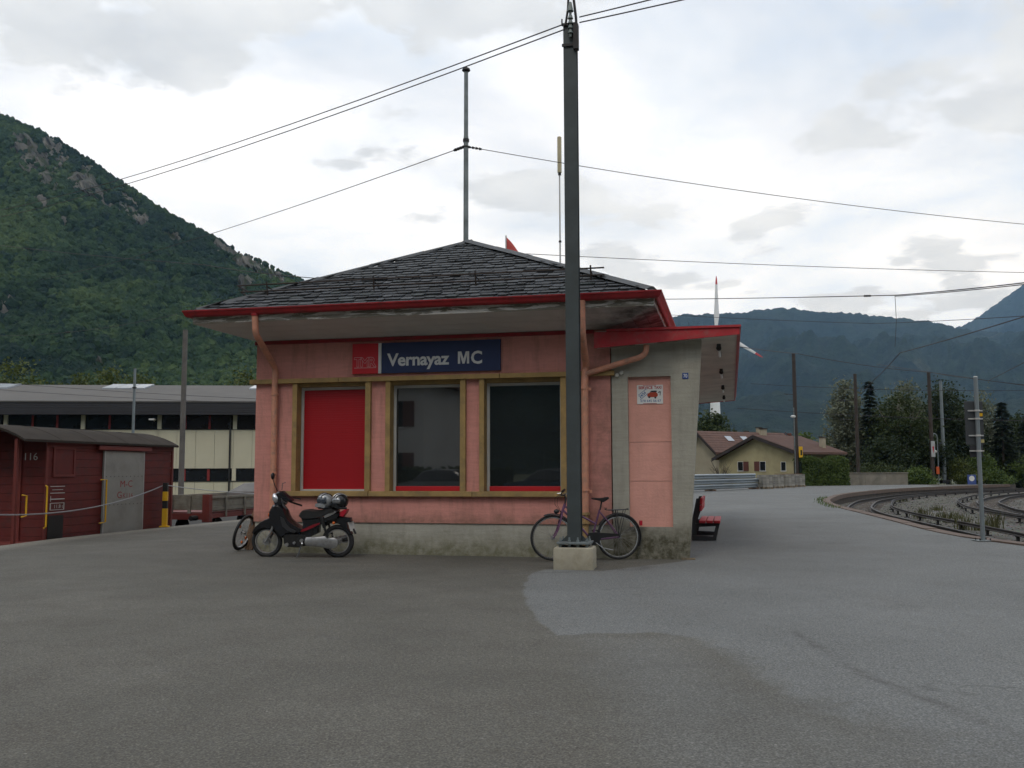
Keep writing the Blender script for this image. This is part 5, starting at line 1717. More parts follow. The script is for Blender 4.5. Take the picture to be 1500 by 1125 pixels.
M_wtxt = mat('faded_red_letters', (0.24, 0.025, 0.022), 0.7); M_wwhite = mat('wagon_white', (0.48, 0.46, 0.43), 0.7)
q = MB()
lettering(q, 'M-C', sd0 + .40 * (sd1 - sd0), 1.02, .155, width=.30 * (sd1 - sd0), y=-.0565, bold=0.0)
lettering(q, 'G', sd0 + .33 * (sd1 - sd0), .765, .155, width=.11 * (sd1 - sd0), y=-.0565); lettering(q, 'K116', sd0 + .47 * (sd1 - sd0), .765, .115, width=.25 * (sd1 - sd0), y=-.0565)
q.build('lettering', M_wtxt, d_, fix=False)
sl0, sl1 = s_at(137), s_at(215)
MB().bbox((sl0, -.11, 1.87), (sl1, -.015, 1.97), .015).build('door_track', M_wframe, wg)
v0, v1 = s_at(75), s_at(105)
q = MB()
q.box((v0, -.03, 1.28), (v1 + .05, -.005, 1.33)); q.box((v0, -.026, 1.86), (v1 + .05, -.005, 1.90)); q.box((v1, -.026, 1.33), (v1 + .05, -.005, 1.86)); q.box((v0, -.026, 1.33), (v0 + .05, -.005, 1.86))
fo = q.build('vent_frame', M_wframe, wg)
MB().box((v0 + .052, -.010, 1.332), (v1 - .002, -.005, 1.858)).build('vent_panel', M_wred, fo)
q = MB()
u0, u1 = s_at(73), s_at(94)
for (a0, z0, a1, z1) in ((.0, .93, 1, .945), (.0, 1.07, 1, 1.085), (.0, .58, 1, .592), (0, .72, 1, .732), (.0, .58, .06, .732), (.94, .58, 1, .732), (.0, .80, 1., .822), (.02, .76, .06, .88), (.12, 1.0, .88, 1.012)):
    xa_, xb_ = u0 + (u1 - u0) * a0, u0 + (u1 - u0) * a1
    q.add([(xa_, -.0085, z0), (xb_, -.0085, z0), (xb_, -.0085, z1), (xa_, -.0085, z1)], [(0, 1, 2, 3)])
lettering(q, '11.8 t', u0 + .15, .62, .075, width=(u1 - u0) * .6, y=-.0085)
q.build('marking', M_wwhite, wg, fix=False)
MB().box((u0 - .05, -.0115, -.03), (u1 - .02, -.0045, .47)).build('black_panel', M_bblk, wg)
q = MB(); Mx = Matrix.Translation((-.0, 0, 0)) @ Matrix.Rotation(R(-90), 4, 'Z')
lettering(q, '116', -0.50, 1.63, .15, width=.30, y=-.0005, M=Mx); q.build('number', M_wwhite, wg, fix=False)
q = MB().tube([(-.05, -.05, 1.10), (-.05, -.09, 1.08), (-.05, -.09, .26), (-.05, -.04, .22)], .018, 6); q.build('handrail', M_yel, wg)
q = MB().tube([(sd0 - .10, -.04, 1.20), (sd0 + .03, -.11, 1.20), (sd0 + .03, -.11, .25), (sd0 - .10, -.04, .22)], .018, 6); q.build('handrail', M_yel, wg)
q = MB().tube([(-.62, .05, .92), (-.52, .02, .90), (-.52, .02, .50), (-.62, .05, .48)], .018, 6); q.build('handrail', M_yel, wg)
q = MB(); q.box((-.85, .1, -.12), (-.04, WW - .1, -.05)); q.box((-.85, .1, -.3), (-.80, WW - .1, -.121)); q.box((.1, .25, -.55), (LW - .1, .35, -.31)); q.box((.1, WW - .35, -.55), (LW - .1, WW - .25, -.31)); q.box((-.78, .08, -.05), (-.72, .14, 2.05)); q.build('underframe', M_wframe, wg)
for x in (1.1, 3.7):
    for y in (.5, 1.5): MB().cyl((x, y, -.28), (x, y + .1, -.28), .30, n=20).build('wheel', M_iron, wg)

# ---- low-sided wagon behind it
PC = Vector((-8.42, 26.6, 0)); d2_ = Vector((0.215, 0.977, 0)).normalized()
lowg = thing('low_wagon', 'weathered grey low-sided wagon behind the red goods wagon', 'railway wagon', PC, math.atan2(d2_.y, d2_.x))
M_lgrey = mat('weathered_wagon_grey', (0.17, 0.16, 0.13), 0.8, var=0.25, vscale=3, dirt=(0.11, 0.085, 0.06), dscale=4)
LL, LWd = 6.4, 2.1
for z0, z1 in ((.26, .40), (.405, .55), (.555, .68)):
    MB().bbox((0, 0, z0), (LL, .04, z1), .006).build('side_board', M_lgrey, lowg); MB().bbox((0, LWd - .04, z0), (LL, LWd, z1), .006).build('side_board', M_lgrey, lowg)
    MB().bbox((.0, .042, z0 + .05), (.04, LWd - .042, z1 + .05), .006).build('end_board', M_lgrey, lowg)
for z in (.62, .30): MB().box((-.02, -.035, z), (LL, -.001, z + .055)).build('top_rail' if z > .5 else 'bottom_rail', M_lgrey, lowg)
for x in (.9, 2.0, 3.1, 4.2, 5.3): MB().bbox((x, -.06, .10), (x + .08, -.036, .66), .008).build('stanchion', M_lgrey, lowg)
for y in (.5, 1.05, 1.6): MB().bbox((-.05, y, .10), (-.001, y + .09, .72), .008).build('stanchion', M_lgrey, lowg)
MB().bbox((-.08, -.09, -.02), (.10, -.002, .74), .01).bbox((-.08, -.002, -.02), (-.002, .12, .74), .01).build('corner_post', M_wframe, lowg)
q = MB(); q.box((-.05, 0, .08), (LL, .06, .2)); q.box((-.06, .062, .05), (-.001, LWd, .22)); q.box((0, LWd - .06, .08), (LL, LWd, .2)); q.box((0.04, .062, .2), (LL, LWd - .062, .25)); q.build('underframe', M_wframe, lowg)
for x in (1.3, 4.9):
    for y in (.4, 1.5): MB().cyl((x, y, -.25), (x, y + .1, -.25), .30, n=18).build('wheel', M_iron, lowg)
MB().tube([(-.35, .3, .1), (-.05, .3, .1)], .07, 8).tube([(-.35, 1.7, .1), (-.05, 1.7, .1)], .07, 8).build('buffer', M_iron, lowg)
ld = thing('tarpaulin_load', 'grey covered heap with a red stake lying on the low wagon', 'load', PC + d2_ * 4.4, math.atan2(d2_.y, d2_.x))
q = MB(); q.add([(0, .3, .25), (2.5, .3, .25), (2.5, 1.8, .25), (0, 1.8, .25), (0.0, .3, .72), (2.5, .3, .78), (2.5, 1.8, .78), (0, 1.8, .72), (.45, .6, .98), (2.3, .6, 1.02), (2.3, 1.5, 1.02), (.45, 1.5, .98)],
      [(0, 1, 5, 4), (1, 2, 6, 5), (2, 3, 7, 6), (3, 0, 4, 7), (4, 5, 9, 8), (5, 6, 10, 9), (6, 7, 11, 10), (7, 4, 8, 11), (8, 9, 10, 11), (0, 3, 2, 1)])
q.build('tarpaulin', mat('grey_tarpaulin', (0.15, 0.145, 0.14), 0.8, var=0.15), ld)
MB().box((-.5, .12, .70), (2.4, .26, .84)).build('beam', M_wframe, ld)
MB().cyl((.55, .2, .26), (.55, .2, 1.38), .03, n=8).build('stake', M_wframe, ld)
# rails under the wagons
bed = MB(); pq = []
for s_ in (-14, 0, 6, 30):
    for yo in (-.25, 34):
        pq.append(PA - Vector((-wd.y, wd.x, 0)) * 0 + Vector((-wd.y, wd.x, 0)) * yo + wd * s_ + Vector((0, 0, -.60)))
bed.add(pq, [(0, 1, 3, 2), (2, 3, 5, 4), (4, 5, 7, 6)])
tag(bed.build('shade_painted_bed', mat('painted_shade', (0.03, 0.028, 0.026), .95, bscale=20, bstr=.5)), 'track bed under the wagons, coloured dark for their shade', kind='structure')  # near-black colour stands in for the shade beneath the wagons
tr = thing('railway_track', 'straight track under the wagons below the platform edge', 'railway track', (0, 0, 0))
for yo in (.55, 1.55):
    p = np.array([tuple((PA - wd * 8 + Vector((-wd.y, wd.x, 0)) * yo + wd * s_))[:2] for s_ in np.linspace(0, 30, 30)])
    rail_mesh(p, -0.72).build('rail', [M_rail, M_railtop], tr)

# ---- bench on the platform
be = thing('bench', 'red slatted bench on a dark frame beside the shelter wall', 'bench', (3.60, 19.1, 0), -YAW)
M_bred = mat('bench_red', (0.42, 0.018, 0.028), 0.45, var=0.15, vscale=8)
M_bblack = mat('bench_frame', (0.028, 0.03, 0.032), 0.6)
prof_o = [(-.05, 0), (.42, 0), (.47, .14), (.50, .34), (.10, .34), (.06, .50), (.06, .84), (-.02, .84), (-.05, .40)]
for y0 in (0.0, 1.6):
    q = MB()
    q.prism([(-.05, 0), (.42, 0), (.43, .07), (-.05, .09)], f_xz, y0, y0 + .08)
    q.prism([(.36, .071), (.43, .071), (.50, .34), (.43, .34)], f_xz, y0 + .001, y0 + .079)
    q.prism([(.06, .26), (.42, .28), (.43, .34), (.02, .33)], f_xz, y0 + .002, y0 + .078)
    q.prism([(-.05, .091), (.03, .091), (.055, .26), (.02, .34), (.10, .56), (.11, .82), (.05, .82), (-.04, .40)], f_xz, y0 + .003, y0 + .077)
    q.build('frame', M_bblack, be)
for i in range(3): MB().bbox((.10 + i * .14, -.12, .342), (.225 + i * .14, 1.8, .392), .008).build('seat_slat', M_bred, be)
for i in range(2):
    Mb = Matrix.Translation((.10 + .012 * i, 0, .58 + i * .135)) @ Matrix.Rotation(R(5), 4, 'Y')
    MB().bbox((.01, -.12, 0), (.055, 1.8, .12), .008, Mb).build('back_slat', M_bred, be)

# ---- small weed at the foot of the wall
def leafy(mb, c, h, r, n, sz, up=0.5):
    for i in range(n):
        a = random.uniform(0, 6.28); k = random.random()
        p = Vector(c) + Vector((math.cos(a) * r * k, math.sin(a) * r * k, random.random() ** 0.8 * h))
        d = Vector((math.cos(a), math.sin(a), random.uniform(-.2, up))).normalized() * sz * random.uniform(.6, 1.4)
        s_ = d.cross(Vector((random.uniform(-1, 1), random.uniform(-1, 1), 1))).normalized() * sz * random.uniform(.25, .5)
        mb.add([p - s_ * .3, p + d * .5 - s_, p + d, p + d * .5 + s_], [(0, 1, 2, 3)])


def foliage(name, dark, light, yellow=None):
    t = MT(name)
    c = t.mix(t.island(), dark, light)
    c = t.mix(t.math('MULTIPLY', t.ramp(t.noise(0.9, 4, 0.6), [(0.4, 0.0), (0.65, 1.0)]), 0.7), c, yellow or tuple(x * 1.3 for x in light))
    m_ = t.done(c, 0.65, 0, 0.3)
    t.b.inputs['Subsurface Weight'].default_value = 0.0
    tr_ = t.n.new('ShaderNodeBsdfTranslucent'); t.l.new(c, tr_.inputs[0])
    mx_ = t.n.new('ShaderNodeMixShader'); mx_.inputs[0].default_value = 0.3
    t.l.new(t.b.outputs[0], mx_.inputs[1]); t.l.new(tr_.outputs[0], mx_.inputs[2]); t.l.new(mx_.outputs[0], t.n['Material Output'].inputs[0])
    return m_


M_weed = foliage('weed_leaves', (0.03, 0.06, 0.012), (0.065, 0.10, 0.02))
pw_ = thing('weed', 'small green weed growing at the foot of the station wall', 'weed', gnd(689, 811))
q = MB(); leafy(q, (0, -.02, 0), .20, .07, 70, .055); q.build('leaves', M_weed, pw_, fix=False)
q = MB()
for i in range(5): q.tube([(0, 0, 0), (random.uniform(-.05, .05), random.uniform(-.05, 0), .22)], .003, 4)
q.build('stem', M_weed, pw_)

# ================================================================== INDUSTRIAL HALL ON THE LEFT
IO = at(0, 690, 60.0); IO.z = -0.62
idir = Vector((15.7, 1.25, 0)).normalized()
hall = thing('industrial_hall', 'long cream-panelled industrial hall with dark roof behind the wagons', 'industrial building', IO, math.atan2(idir.y, idir.x))
M_cream = mat('cream_panel', (0.56, 0.53, 0.40), 0.6, var=0.06, vscale=0.8)
M_hallroof = mat('hall_roof', (0.098, 0.092, 0.085), 0.8, var=0.15, vscale=0.6)
M_fasc = mat('dark_cladding', (0.028, 0.028, 0.033), 0.6, var=0.1)
M_dglass = mat('dark_hall_glass', (0.012, 0.014, 0.017), 0.12, var=0.3, vscale=0.4)
M_mull = mat('red_mullion', (0.24, 0.022, 0.02), 0.5)
M_dark = mat('dark_frame', (0.02, 0.02, 0.022), 0.6)
HZ = 0.62                                     # local zero lies on the valley ground
z_ = lambda z: z + HZ
HX0, HX1 = -14.1, 30.0
q = MB(); q.box((HX0 + .1, .3, 0), (HX1 - .1, 17.5, z_(5.2))); q.build('core', M_dark, hall)
BP = 4.72
PANEL = MB().bbox((0.008, 0, 0), (BP / 4 - .008, .06, z_(4.02) - z_(1.54)), .006).mesh('panel', M_cream)
PANEL2 = MB().bbox((0.008, 0, 0), (BP / 4 - .008, .06, z_(0.74) - z_(-.62)), .006).mesh('panel', M_cream)
PIL = MB().box((0, -.03, 0), (.24, .10, .90)).mesh('pillar', M_cream)
PIL2 = MB().box((0, -.03, 0), (.24, .10, .79)).mesh('pillar', M_cream)
PANE = MB().box((0, 0, 0), (1.44, .02, .88)).mesh('pane', M_dglass)
PANE2 = MB().box((0, 0, 0), (1.44, .02, .75)).mesh('pane', M_dglass)
MUL = MB().box((-.06, -.04, 0), (.06, .0, .88)).mesh('mullion', M_mull)
MUL2 = MB().box((-.08, -.04, 0), (.08, .0, .75)).mesh('mullion', M_mull)
for b in range(-3, 7):
    x0 = 0.08 + BP * b
    if x0 + BP > HX1: break
    for k in range(4):
        place_mesh('panel', PANEL, hall, (x0 + k * BP / 4, .14, z_(1.54)))
        place_mesh('panel', PANEL2, hall, (x0 + k * BP / 4, .14, z_(-.62)))
    place_mesh('pillar', PIL, hall, (x0 - .04, .11, z_(4.03))); place_mesh('pillar', PIL2, hall, (x0 - .04, .11, z_(.745)))
    for pm_, mm_, z0 in ((PANE, MUL, 4.035), (PANE2, MUL2, .755)):
        for k in range(3): place_mesh('pane', pm_, hall, (x0 + .22 + k * 1.5, .22, z_(z0)))
        for k in (1, 2): place_mesh('mullion', mm_, hall, (x0 + .22 + k * 1.5 - .03, .215, z_(z0)))
    MB().cyl((x0 + .02 - .22, .05, z_(-.6)), (x0 + .02 - .22, .05, z_(4.9)), .06, n=8).build('downpipe', M_dark, hall) if b % 3 == 0 else None
q = MB(); q.box((HX0, .10, z_(4.0)), (HX1, .21, z_(4.034))); q.box((HX0, .10, z_(.70)), (HX1, .21, z_(.742))); q.box((HX0, .12, z_(1.51)), (HX1, .21, z_(1.538)))
q.build('window_sill', M_dark, hall)
q = MB()
for k in range(6):
    q.box((HX0 - .3, -.62 - .012 * (k % 2), z_(4.93 + k * .14)), (HX1 + .3, -.5, z_(4.93 + (k + 1) * .14 - .012)))
q.box((HX0 - .3, -.499, z_(4.95)), (HX1 + .3, .3, z_(5.0)))
q.build('fascia', M_fasc, hall)
q = MB()
q.prism([(-.66, z_(5.78)), (9.0, z_(7.62)), (18.2, z_(5.78)), (18.2, z_(5.70)), (9.0, z_(7.52)), (-.66, z_(5.70))], lambda a, b, t_: (t_, a, b), HX0 - .4, HX1 + .4)
hr = q.build('roof', M_hallroof, hall)
rsl = (7.62 - 5.78) / 9.66
M_sky = mat('skylight_glass', (0.36, 0.39, 0.43), 0.2, 0.0, var=0.05)
for g0 in (-5.4, 3.9, 14.0):
    for k in range(3):
        x0 = g0 + k * .98
        q = MB(); y0, y1 = 6.2, 8.6
        zr = lambda y: z_(5.78) + (y + .66) * rsl
        q.add([(x0, y0, zr(y0) + .10), (x0 + .92, y0, zr(y0) + .10), (x0 + .92, y1, zr(y1) + .12), (x0, y1, zr(y1) + .12), (x0, y0, zr(y0)), (x0 + .92, y0, zr(y0)), (x0 + .92, y1, zr(y1)), (x0, y1, zr(y1))],
              [(0, 1, 2, 3), (0, 1, 5, 4), (1, 2, 6, 5), (2, 3, 7, 6), (3, 0, 4, 7)])
        q.build('skylight', M_sky, hr)
q = MB(); xl_ = .08 + BP * 2 - .25
q.cyl((xl_, -.1, z_(4.62)), (xl_, .15, z_(4.55)), .03, n=8); q.bbox((xl_ - .18, -.5, z_(4.58)), (xl_ + .18, -.1, z_(4.68)), .03)
q.build('wall_lamp', M_swhite, hall)

# ================================================================== POLES, SIGNS AND OTHER THINGS BEYOND
M_pole_old = mat('weathered_pole', (0.13, 0.12, 0.11), 0.7, 0.1, var=0.2, vscale=2, dirt=(0.08, 0.075, 0.07))
M_pole_blue = mat('galvanised_tube', (0.21, 0.245, 0.26), 0.45, 0.4, var=0.1)
M_pole_wood = mat('dark_wood_pole', (0.045, 0.034, 0.028), 0.85, var=0.25, vscale=3)


def pole(label, u, vtop, vbot, Y, r, m, arms=(), zb=None, rt=None, name='catenary_pole', cap=True):
    b = at(u, vbot, Y); t_ = at(u, vtop, Y)
    z0 = -0.62 if zb is None else zb
    o = thing(name, label, 'pole', (b.x, Y, z0))
    H = t_.z - z0
    q = MB().cyl((0, 0, 0), (0, 0, H), r, rt or r * .8, 12)
    q.build('shaft', m, o, smooth=40)
    if cap: MB().cyl((0, 0, H), (0, 0, H + .03), r * .9, r * .6, 12).build('cap', M_iron, o)
    for (z, dx, rr) in arms:
        a = MB().tube([(0, 0, z), (dx, 0, z + .05)], rr, 6)
        for k in range(3): a.cyl((dx * (.62 + .08 * k), 0, z + .01), (dx * (.65 + .08 * k), 0, z + .05), rr * 2.0, n=8)
        a.build('arm', M_iron, o)
    return o


pole('grey weathered concrete pole behind the low wagon', 265, 484, 722, 37.5, .115, M_pole_old, rt=.095)
pl_ = pole('thin galvanised tube pole before the industrial hall', 193, 540, 690, 45, .075, M_pole_blue, zb=-.62)
MB().cyl((0, 0, 3.6), (0, 0, 3.68), .10, n=10).cyl((0, 0, 5.9), (0, 0, 5.96), .10, n=10).build('band', M_iron, pl_)
p1_ = pole('dark wooden pole with yellow number plate behind the pallets', 1168, 518, 712, 79.5, .19, M_pole_wood, zb=-0.02, rt=.15, arms=((7.6, -.9, .03), (7.1, -.6, .02)))
MB().bbox((.13, -.30, 2.35), (.44, -.22, 3.25), .02).build('number_plate', M_yel, p1_)
q = MB(); lettering(q, '1', .25, 2.55, .42, width=.14, y=-.305, bold=.02); q.build('lettering', M_bblk, p1_, fix=False)
MB().ell((-.22, -.15, 5.75), (.22, .12, .12), 10, 6).build('pole_lamp', M_swhite, p1_, smooth=True)
MB().cyl((-.16, -.17, .2), (-.16, -.17, 6.5), .035, n=6).build('conduit', M_galv, p1_)
pole('dark steel pole with side arms behind the low concrete wall', 1258, 548, 711, 84.5, .16, M_pole_wood, zb=-.3, rt=.14, arms=((7.7, -1.7, .03), (6.0, -1.5, .03)))
p3_ = pole('dark wooden pole with a small red signal plate at the platform end', 1367, 545, 708, 92, .20, M_pole_wood, zb=-.1, rt=.16)
MB().bbox((-.17, -.29, 2.6), (.20, -.23, 4.1), .02).build('signal_plate', mat('signal_grey', (0.40, 0.41, 0.42), .5), p3_)
q = MB(); q.add([(-.08, -.295, 3.6), (.12, -.295, 3.6), (.02, -.295, 2.9)], [(0, 1, 2)]); q.build('mark', M_ink_red, p3_, fix=False)
p4_ = pole('tapered galvanised pole beside the dark wooden pole at the platform end', 1384, 558, 706, 96, .20, M_pole_blue, zb=-.1, rt=.13)
MB().bbox((-.62, -.2, 2.9), (-.2, .2, 4.2), .03).build('switch_box', M_dark, p4_)
MB().bbox((-.4, -.4, .0), (.4, .4, .35), .05).build('foot', M_dark, p4_)
hk = thing('hooked_post', 'thin hooked post with an orange box at the platform end', 'post', at(1375.5, 706, 92))
MB().tube(elbow([(0, 0, -.2), (0, 0, 4.5), (-.35, 0, 4.7), (-.4, 0, 4.3)], .2), .045, 8).build('post', M_pole_blue, hk, smooth=True)
MB().bbox((-.25, -.12, .75), (.05, .0, 1.45), .03).build('orange_box', mat('orange_paint', (0.50, 0.09, 0.02), .5), hk)
MB().ell((-.2, 0, 2.9), (.12, .1, .14), 8, 6).build('lamp', M_swhite, hk, smooth=True)

# information post at the right, its board seen from behind
ip = thing('information_post', 'grey steel post carrying a dark board seen from behind, at the kerb', 'sign post', gnd(1440, 792))
MB().cyl((0, 0, 0), (0, 0, 3.19), .043, .040, 14).build('post', M_pole_blue, ip, smooth=40)
MB().cyl((0, 0, 3.19), (0, 0, 3.205), .042, .03, 14).build('cap', M_swhite, ip, smooth=40)
MB().bbox((-.17, -.14, .0), (.17, .14, .012), .003).build('foot_plate', M_galv, ip)
q = MB()
for x in (-.1, .1):
    for y in (-.09, .09): q.cyl((x, y, .0), (x, y, .05), .014, n=6)
q.build('bolts', M_iron, ip)
MB().bbox((-.20, .075, 1.86), (.155, .10, 2.72), .006).build('board', mat('board_back', (0.045, 0.05, 0.055), .5), ip)
MB().bbox((-.13, .08, 1.62), (.12, .10, 1.85), .006).build('lower_board', mat('board_back_dark', (0.03, 0.03, 0.035), .5), ip)
for z in (2.53, 2.37, 2.04, 1.74):
    q = MB(); q.box((-.15, .045, z - .012), (.13, .074, z + .012)); q.cyl((0, 0, z - .016), (0, 0, z + .016), .052, n=14); q.build('bracket', M_alu, ip)
for x, z, m_ in ((.075, 2.42, M_yel), (.085, 1.90, mat('pale_sticker', (0.45, 0.40, 0.18), .6))): MB().box((x, .070, z), (x + .065, .0745, z + .065)).build('sticker', m_, ip)
bs = thing('blue_sign', 'small blue sign with a white disc beyond the tracks', 'sign', at(1424, 716, 84))
MB().bbox((-.38, -.03, .3), (.38, .0, 1.22), .01).build('panel', mat('sign_blue_far', (0.05, 0.085, 0.26), .5), bs)
q = MB(); q.cyl((0, -.034, .90), (0, -.031, .90), .24, n=16); q.build('disc', M_swhite, bs)
MB().cyl((0, .04, -.7), (0, .04, 1.2), .04, n=8).build('post', M_galv, bs)

# low concrete wall behind the platform
a_, b_ = at(1235, 700, 81.5), at(1330, 700, 84)
q = MB(); ln = (b_ - a_).length
lwall = thing('concrete_wall', 'low stained concrete wall before the shrubs at the platform end', 'wall', (a_.x, a_.y, -.1), math.atan2(b_.y - a_.y, b_.x - a_.x))
M_lowwall = mat('stained_concrete', (0.20, 0.18, 0.145), .9, var=.25, vscale=.7, dirt=(.10, .095, .075), dscale=.9)
for k in range(3): MB().bbox((ln * k / 3 + .01, 0, -.5), (ln * (k + 1) / 3 - .01, .3, 1.08), .02).build('section', M_lowwall, lwall)
MB().bbox((-.05, -.05, 1.081), (ln + .05, .35, 1.16), .01).build('coping', M_lowwall, lwall)

# stacked crash barrier beams
g0, g1 = gnd(985, 722), gnd(1111, 716)
gd = (g1 - g0).normalized(); gl = (g1 - g0).length
M_zn = mat('zinc_beam', (0.30, 0.34, 0.37), .4, .55, var=.15, vscale=1, dirt=(.20, .22, .24))
prof = [(0, 0), (.05, .02), (.08, .055), (.08, .10), (.0, .145), (.0, .165), (.08, .21), (.08, .255), (.05, .29), (0, .31)]
prof2 = [(-x - .004 + .0, z) for x, z in reversed([(a - .006, b) for a, b in prof])]
poly = [(-a, b) for a, b in prof] + [(-a + .008, b) for a, b in reversed(prof)]
GB = MB().prism(poly, lambda a, b, t_: (t_, a, b), 0, 1.0).mesh('guardrail_beam', M_zn)
rowname = ['lowest', 'middle', 'topmost']
for k in range(3):
    for j in range(2):
        o = bpy.data.objects.new('guardrail_beam', GB); COL.objects.link(o)
        Lk = gl - (.2, .05, .5)[k]
        o.location = g0 + Vector((-gd.y, gd.x, 0)) * (j * .16) + Vector((0, 0, .10 + k * .335)) + gd * random.uniform(-.2, .1)
        o.rotation_euler.z = math.atan2(gd.y, gd.x); o.scale = (Lk, 1, 1)
        tag(o, 'galvanised crash barrier beam, ' + rowname[k] + ' of the ' + ('front' if j == 0 else 'rear') + ' row in the stack', 'guardrail beam', 'stacked crash barrier beams')
for nm, s_ in (('timber under the near end of the stacked crash barriers', .42), ('timber under the far end of the stacked crash barriers', .96)):
    o = MB().bbox((-.08, -.25, 0), (.08, .5, .095), .01).build('timber_bearer', M_wood_old, None, loc=g0 + gd * gl * s_, rz=math.atan2(gd.y, gd.x))
    tag(o, nm, 'timber', 'timbers under the barriers')
# concrete blocks on pallets
M_palw = mat('pallet_wood', (0.23, 0.18, 0.12), .85, var=.25, vscale=5)
M_blk = mat('grey_blocks', (0.27, 0.26, 0.235), .9, var=.1, island=.35)
order = ['first', 'second', 'third', 'last']
pal0 = None
for k, (u, v) in enumerate(((1120.5, 716), (1137, 715), (1153.5, 714), (1169, 713))):
    p = gnd(u, v); rzp = R(18 + random.uniform(-3, 3))
    if pal0 is None:
        pal0 = thing('pallet', '', 'pallet', p, rzp, 'pallets of concrete blocks')
        for y in (-.38, 0, .38): MB().box((-.40, y - .05, 0), (.40, y + .05, .02)).box((-.40, y - .05, .021), (-.28, y + .05, .11)).box((-.06, y - .05, .021), (.06, y + .05, .11)).box((.28, y - .05, .021), (.40, y + .05, .11)).build('runner', M_palw, pal0)
        for i in range(5): MB().box((-.40 + i * .165, -.43, .111), (-.27 + i * .165, .43, .132)).build('deck_board', M_palw, pal0)
        pl_o = pal0
    else:
        pl_o = copy_tree(pal0); pl_o.location = p; pl_o.rotation_euler.z = rzp
    pl_o['label'] = 'wooden pallet under the ' + order[k] + ' block stack counted from the crash barriers'
    bsn = thing('block_stack', 'stack of grey concrete blocks, ' + order[k] + ' counted from the crash barriers', 'block stack', p + Vector((0, 0, .134)), rzp, 'stacks of concrete blocks')
    q = MB(); nz_ = 6 if k != 1 else 6
    for iz in range(nz_):
        for ix in range(3):
            for iy in range(3):
                x, y = -.39 + ix * .262, -.41 + iy * .275
                q.box((x + random.uniform(0, .012), y + random.uniform(0, .012), iz * .142), (x + .245, y + .258, iz * .142 + .128))
    ob = q.build('blocks', M_blk, bsn); ob['kind'] = 'stuff'
    if k == 2: MB().box((-.9, -.2, nz_ * .142 + .002), (1.2, .3, nz_ * .142 + .05)).build('plank', M_wood_old, bsn)

# ================================================================== HOUSES
M_ochrewall = mat('ochre_render', (0.37, 0.325, 0.185), .9, var=.12, vscale=.8, dirt=(.24, .21, .12), dscale=.6)
M_beigewall = mat('beige_render', (0.34, 0.30, 0.22), .9, var=.12, vscale=.8)
M_brownroof = mat('brown_tiles', (0.105, 0.055, 0.041), .8, var=.2, vscale=2.5, bscale=6, bstr=.6)
M_orangeroof = mat('orange_tiles', (0.36, 0.15, 0.07), .8, var=.2, vscale=2.5, bscale=6, bstr=.6)
M_verge = mat('dark_verge', (0.03, 0.022, 0.02), .8)
M_shut_b = mat('brown_shutter', (0.10, 0.03, 0.022), .7)


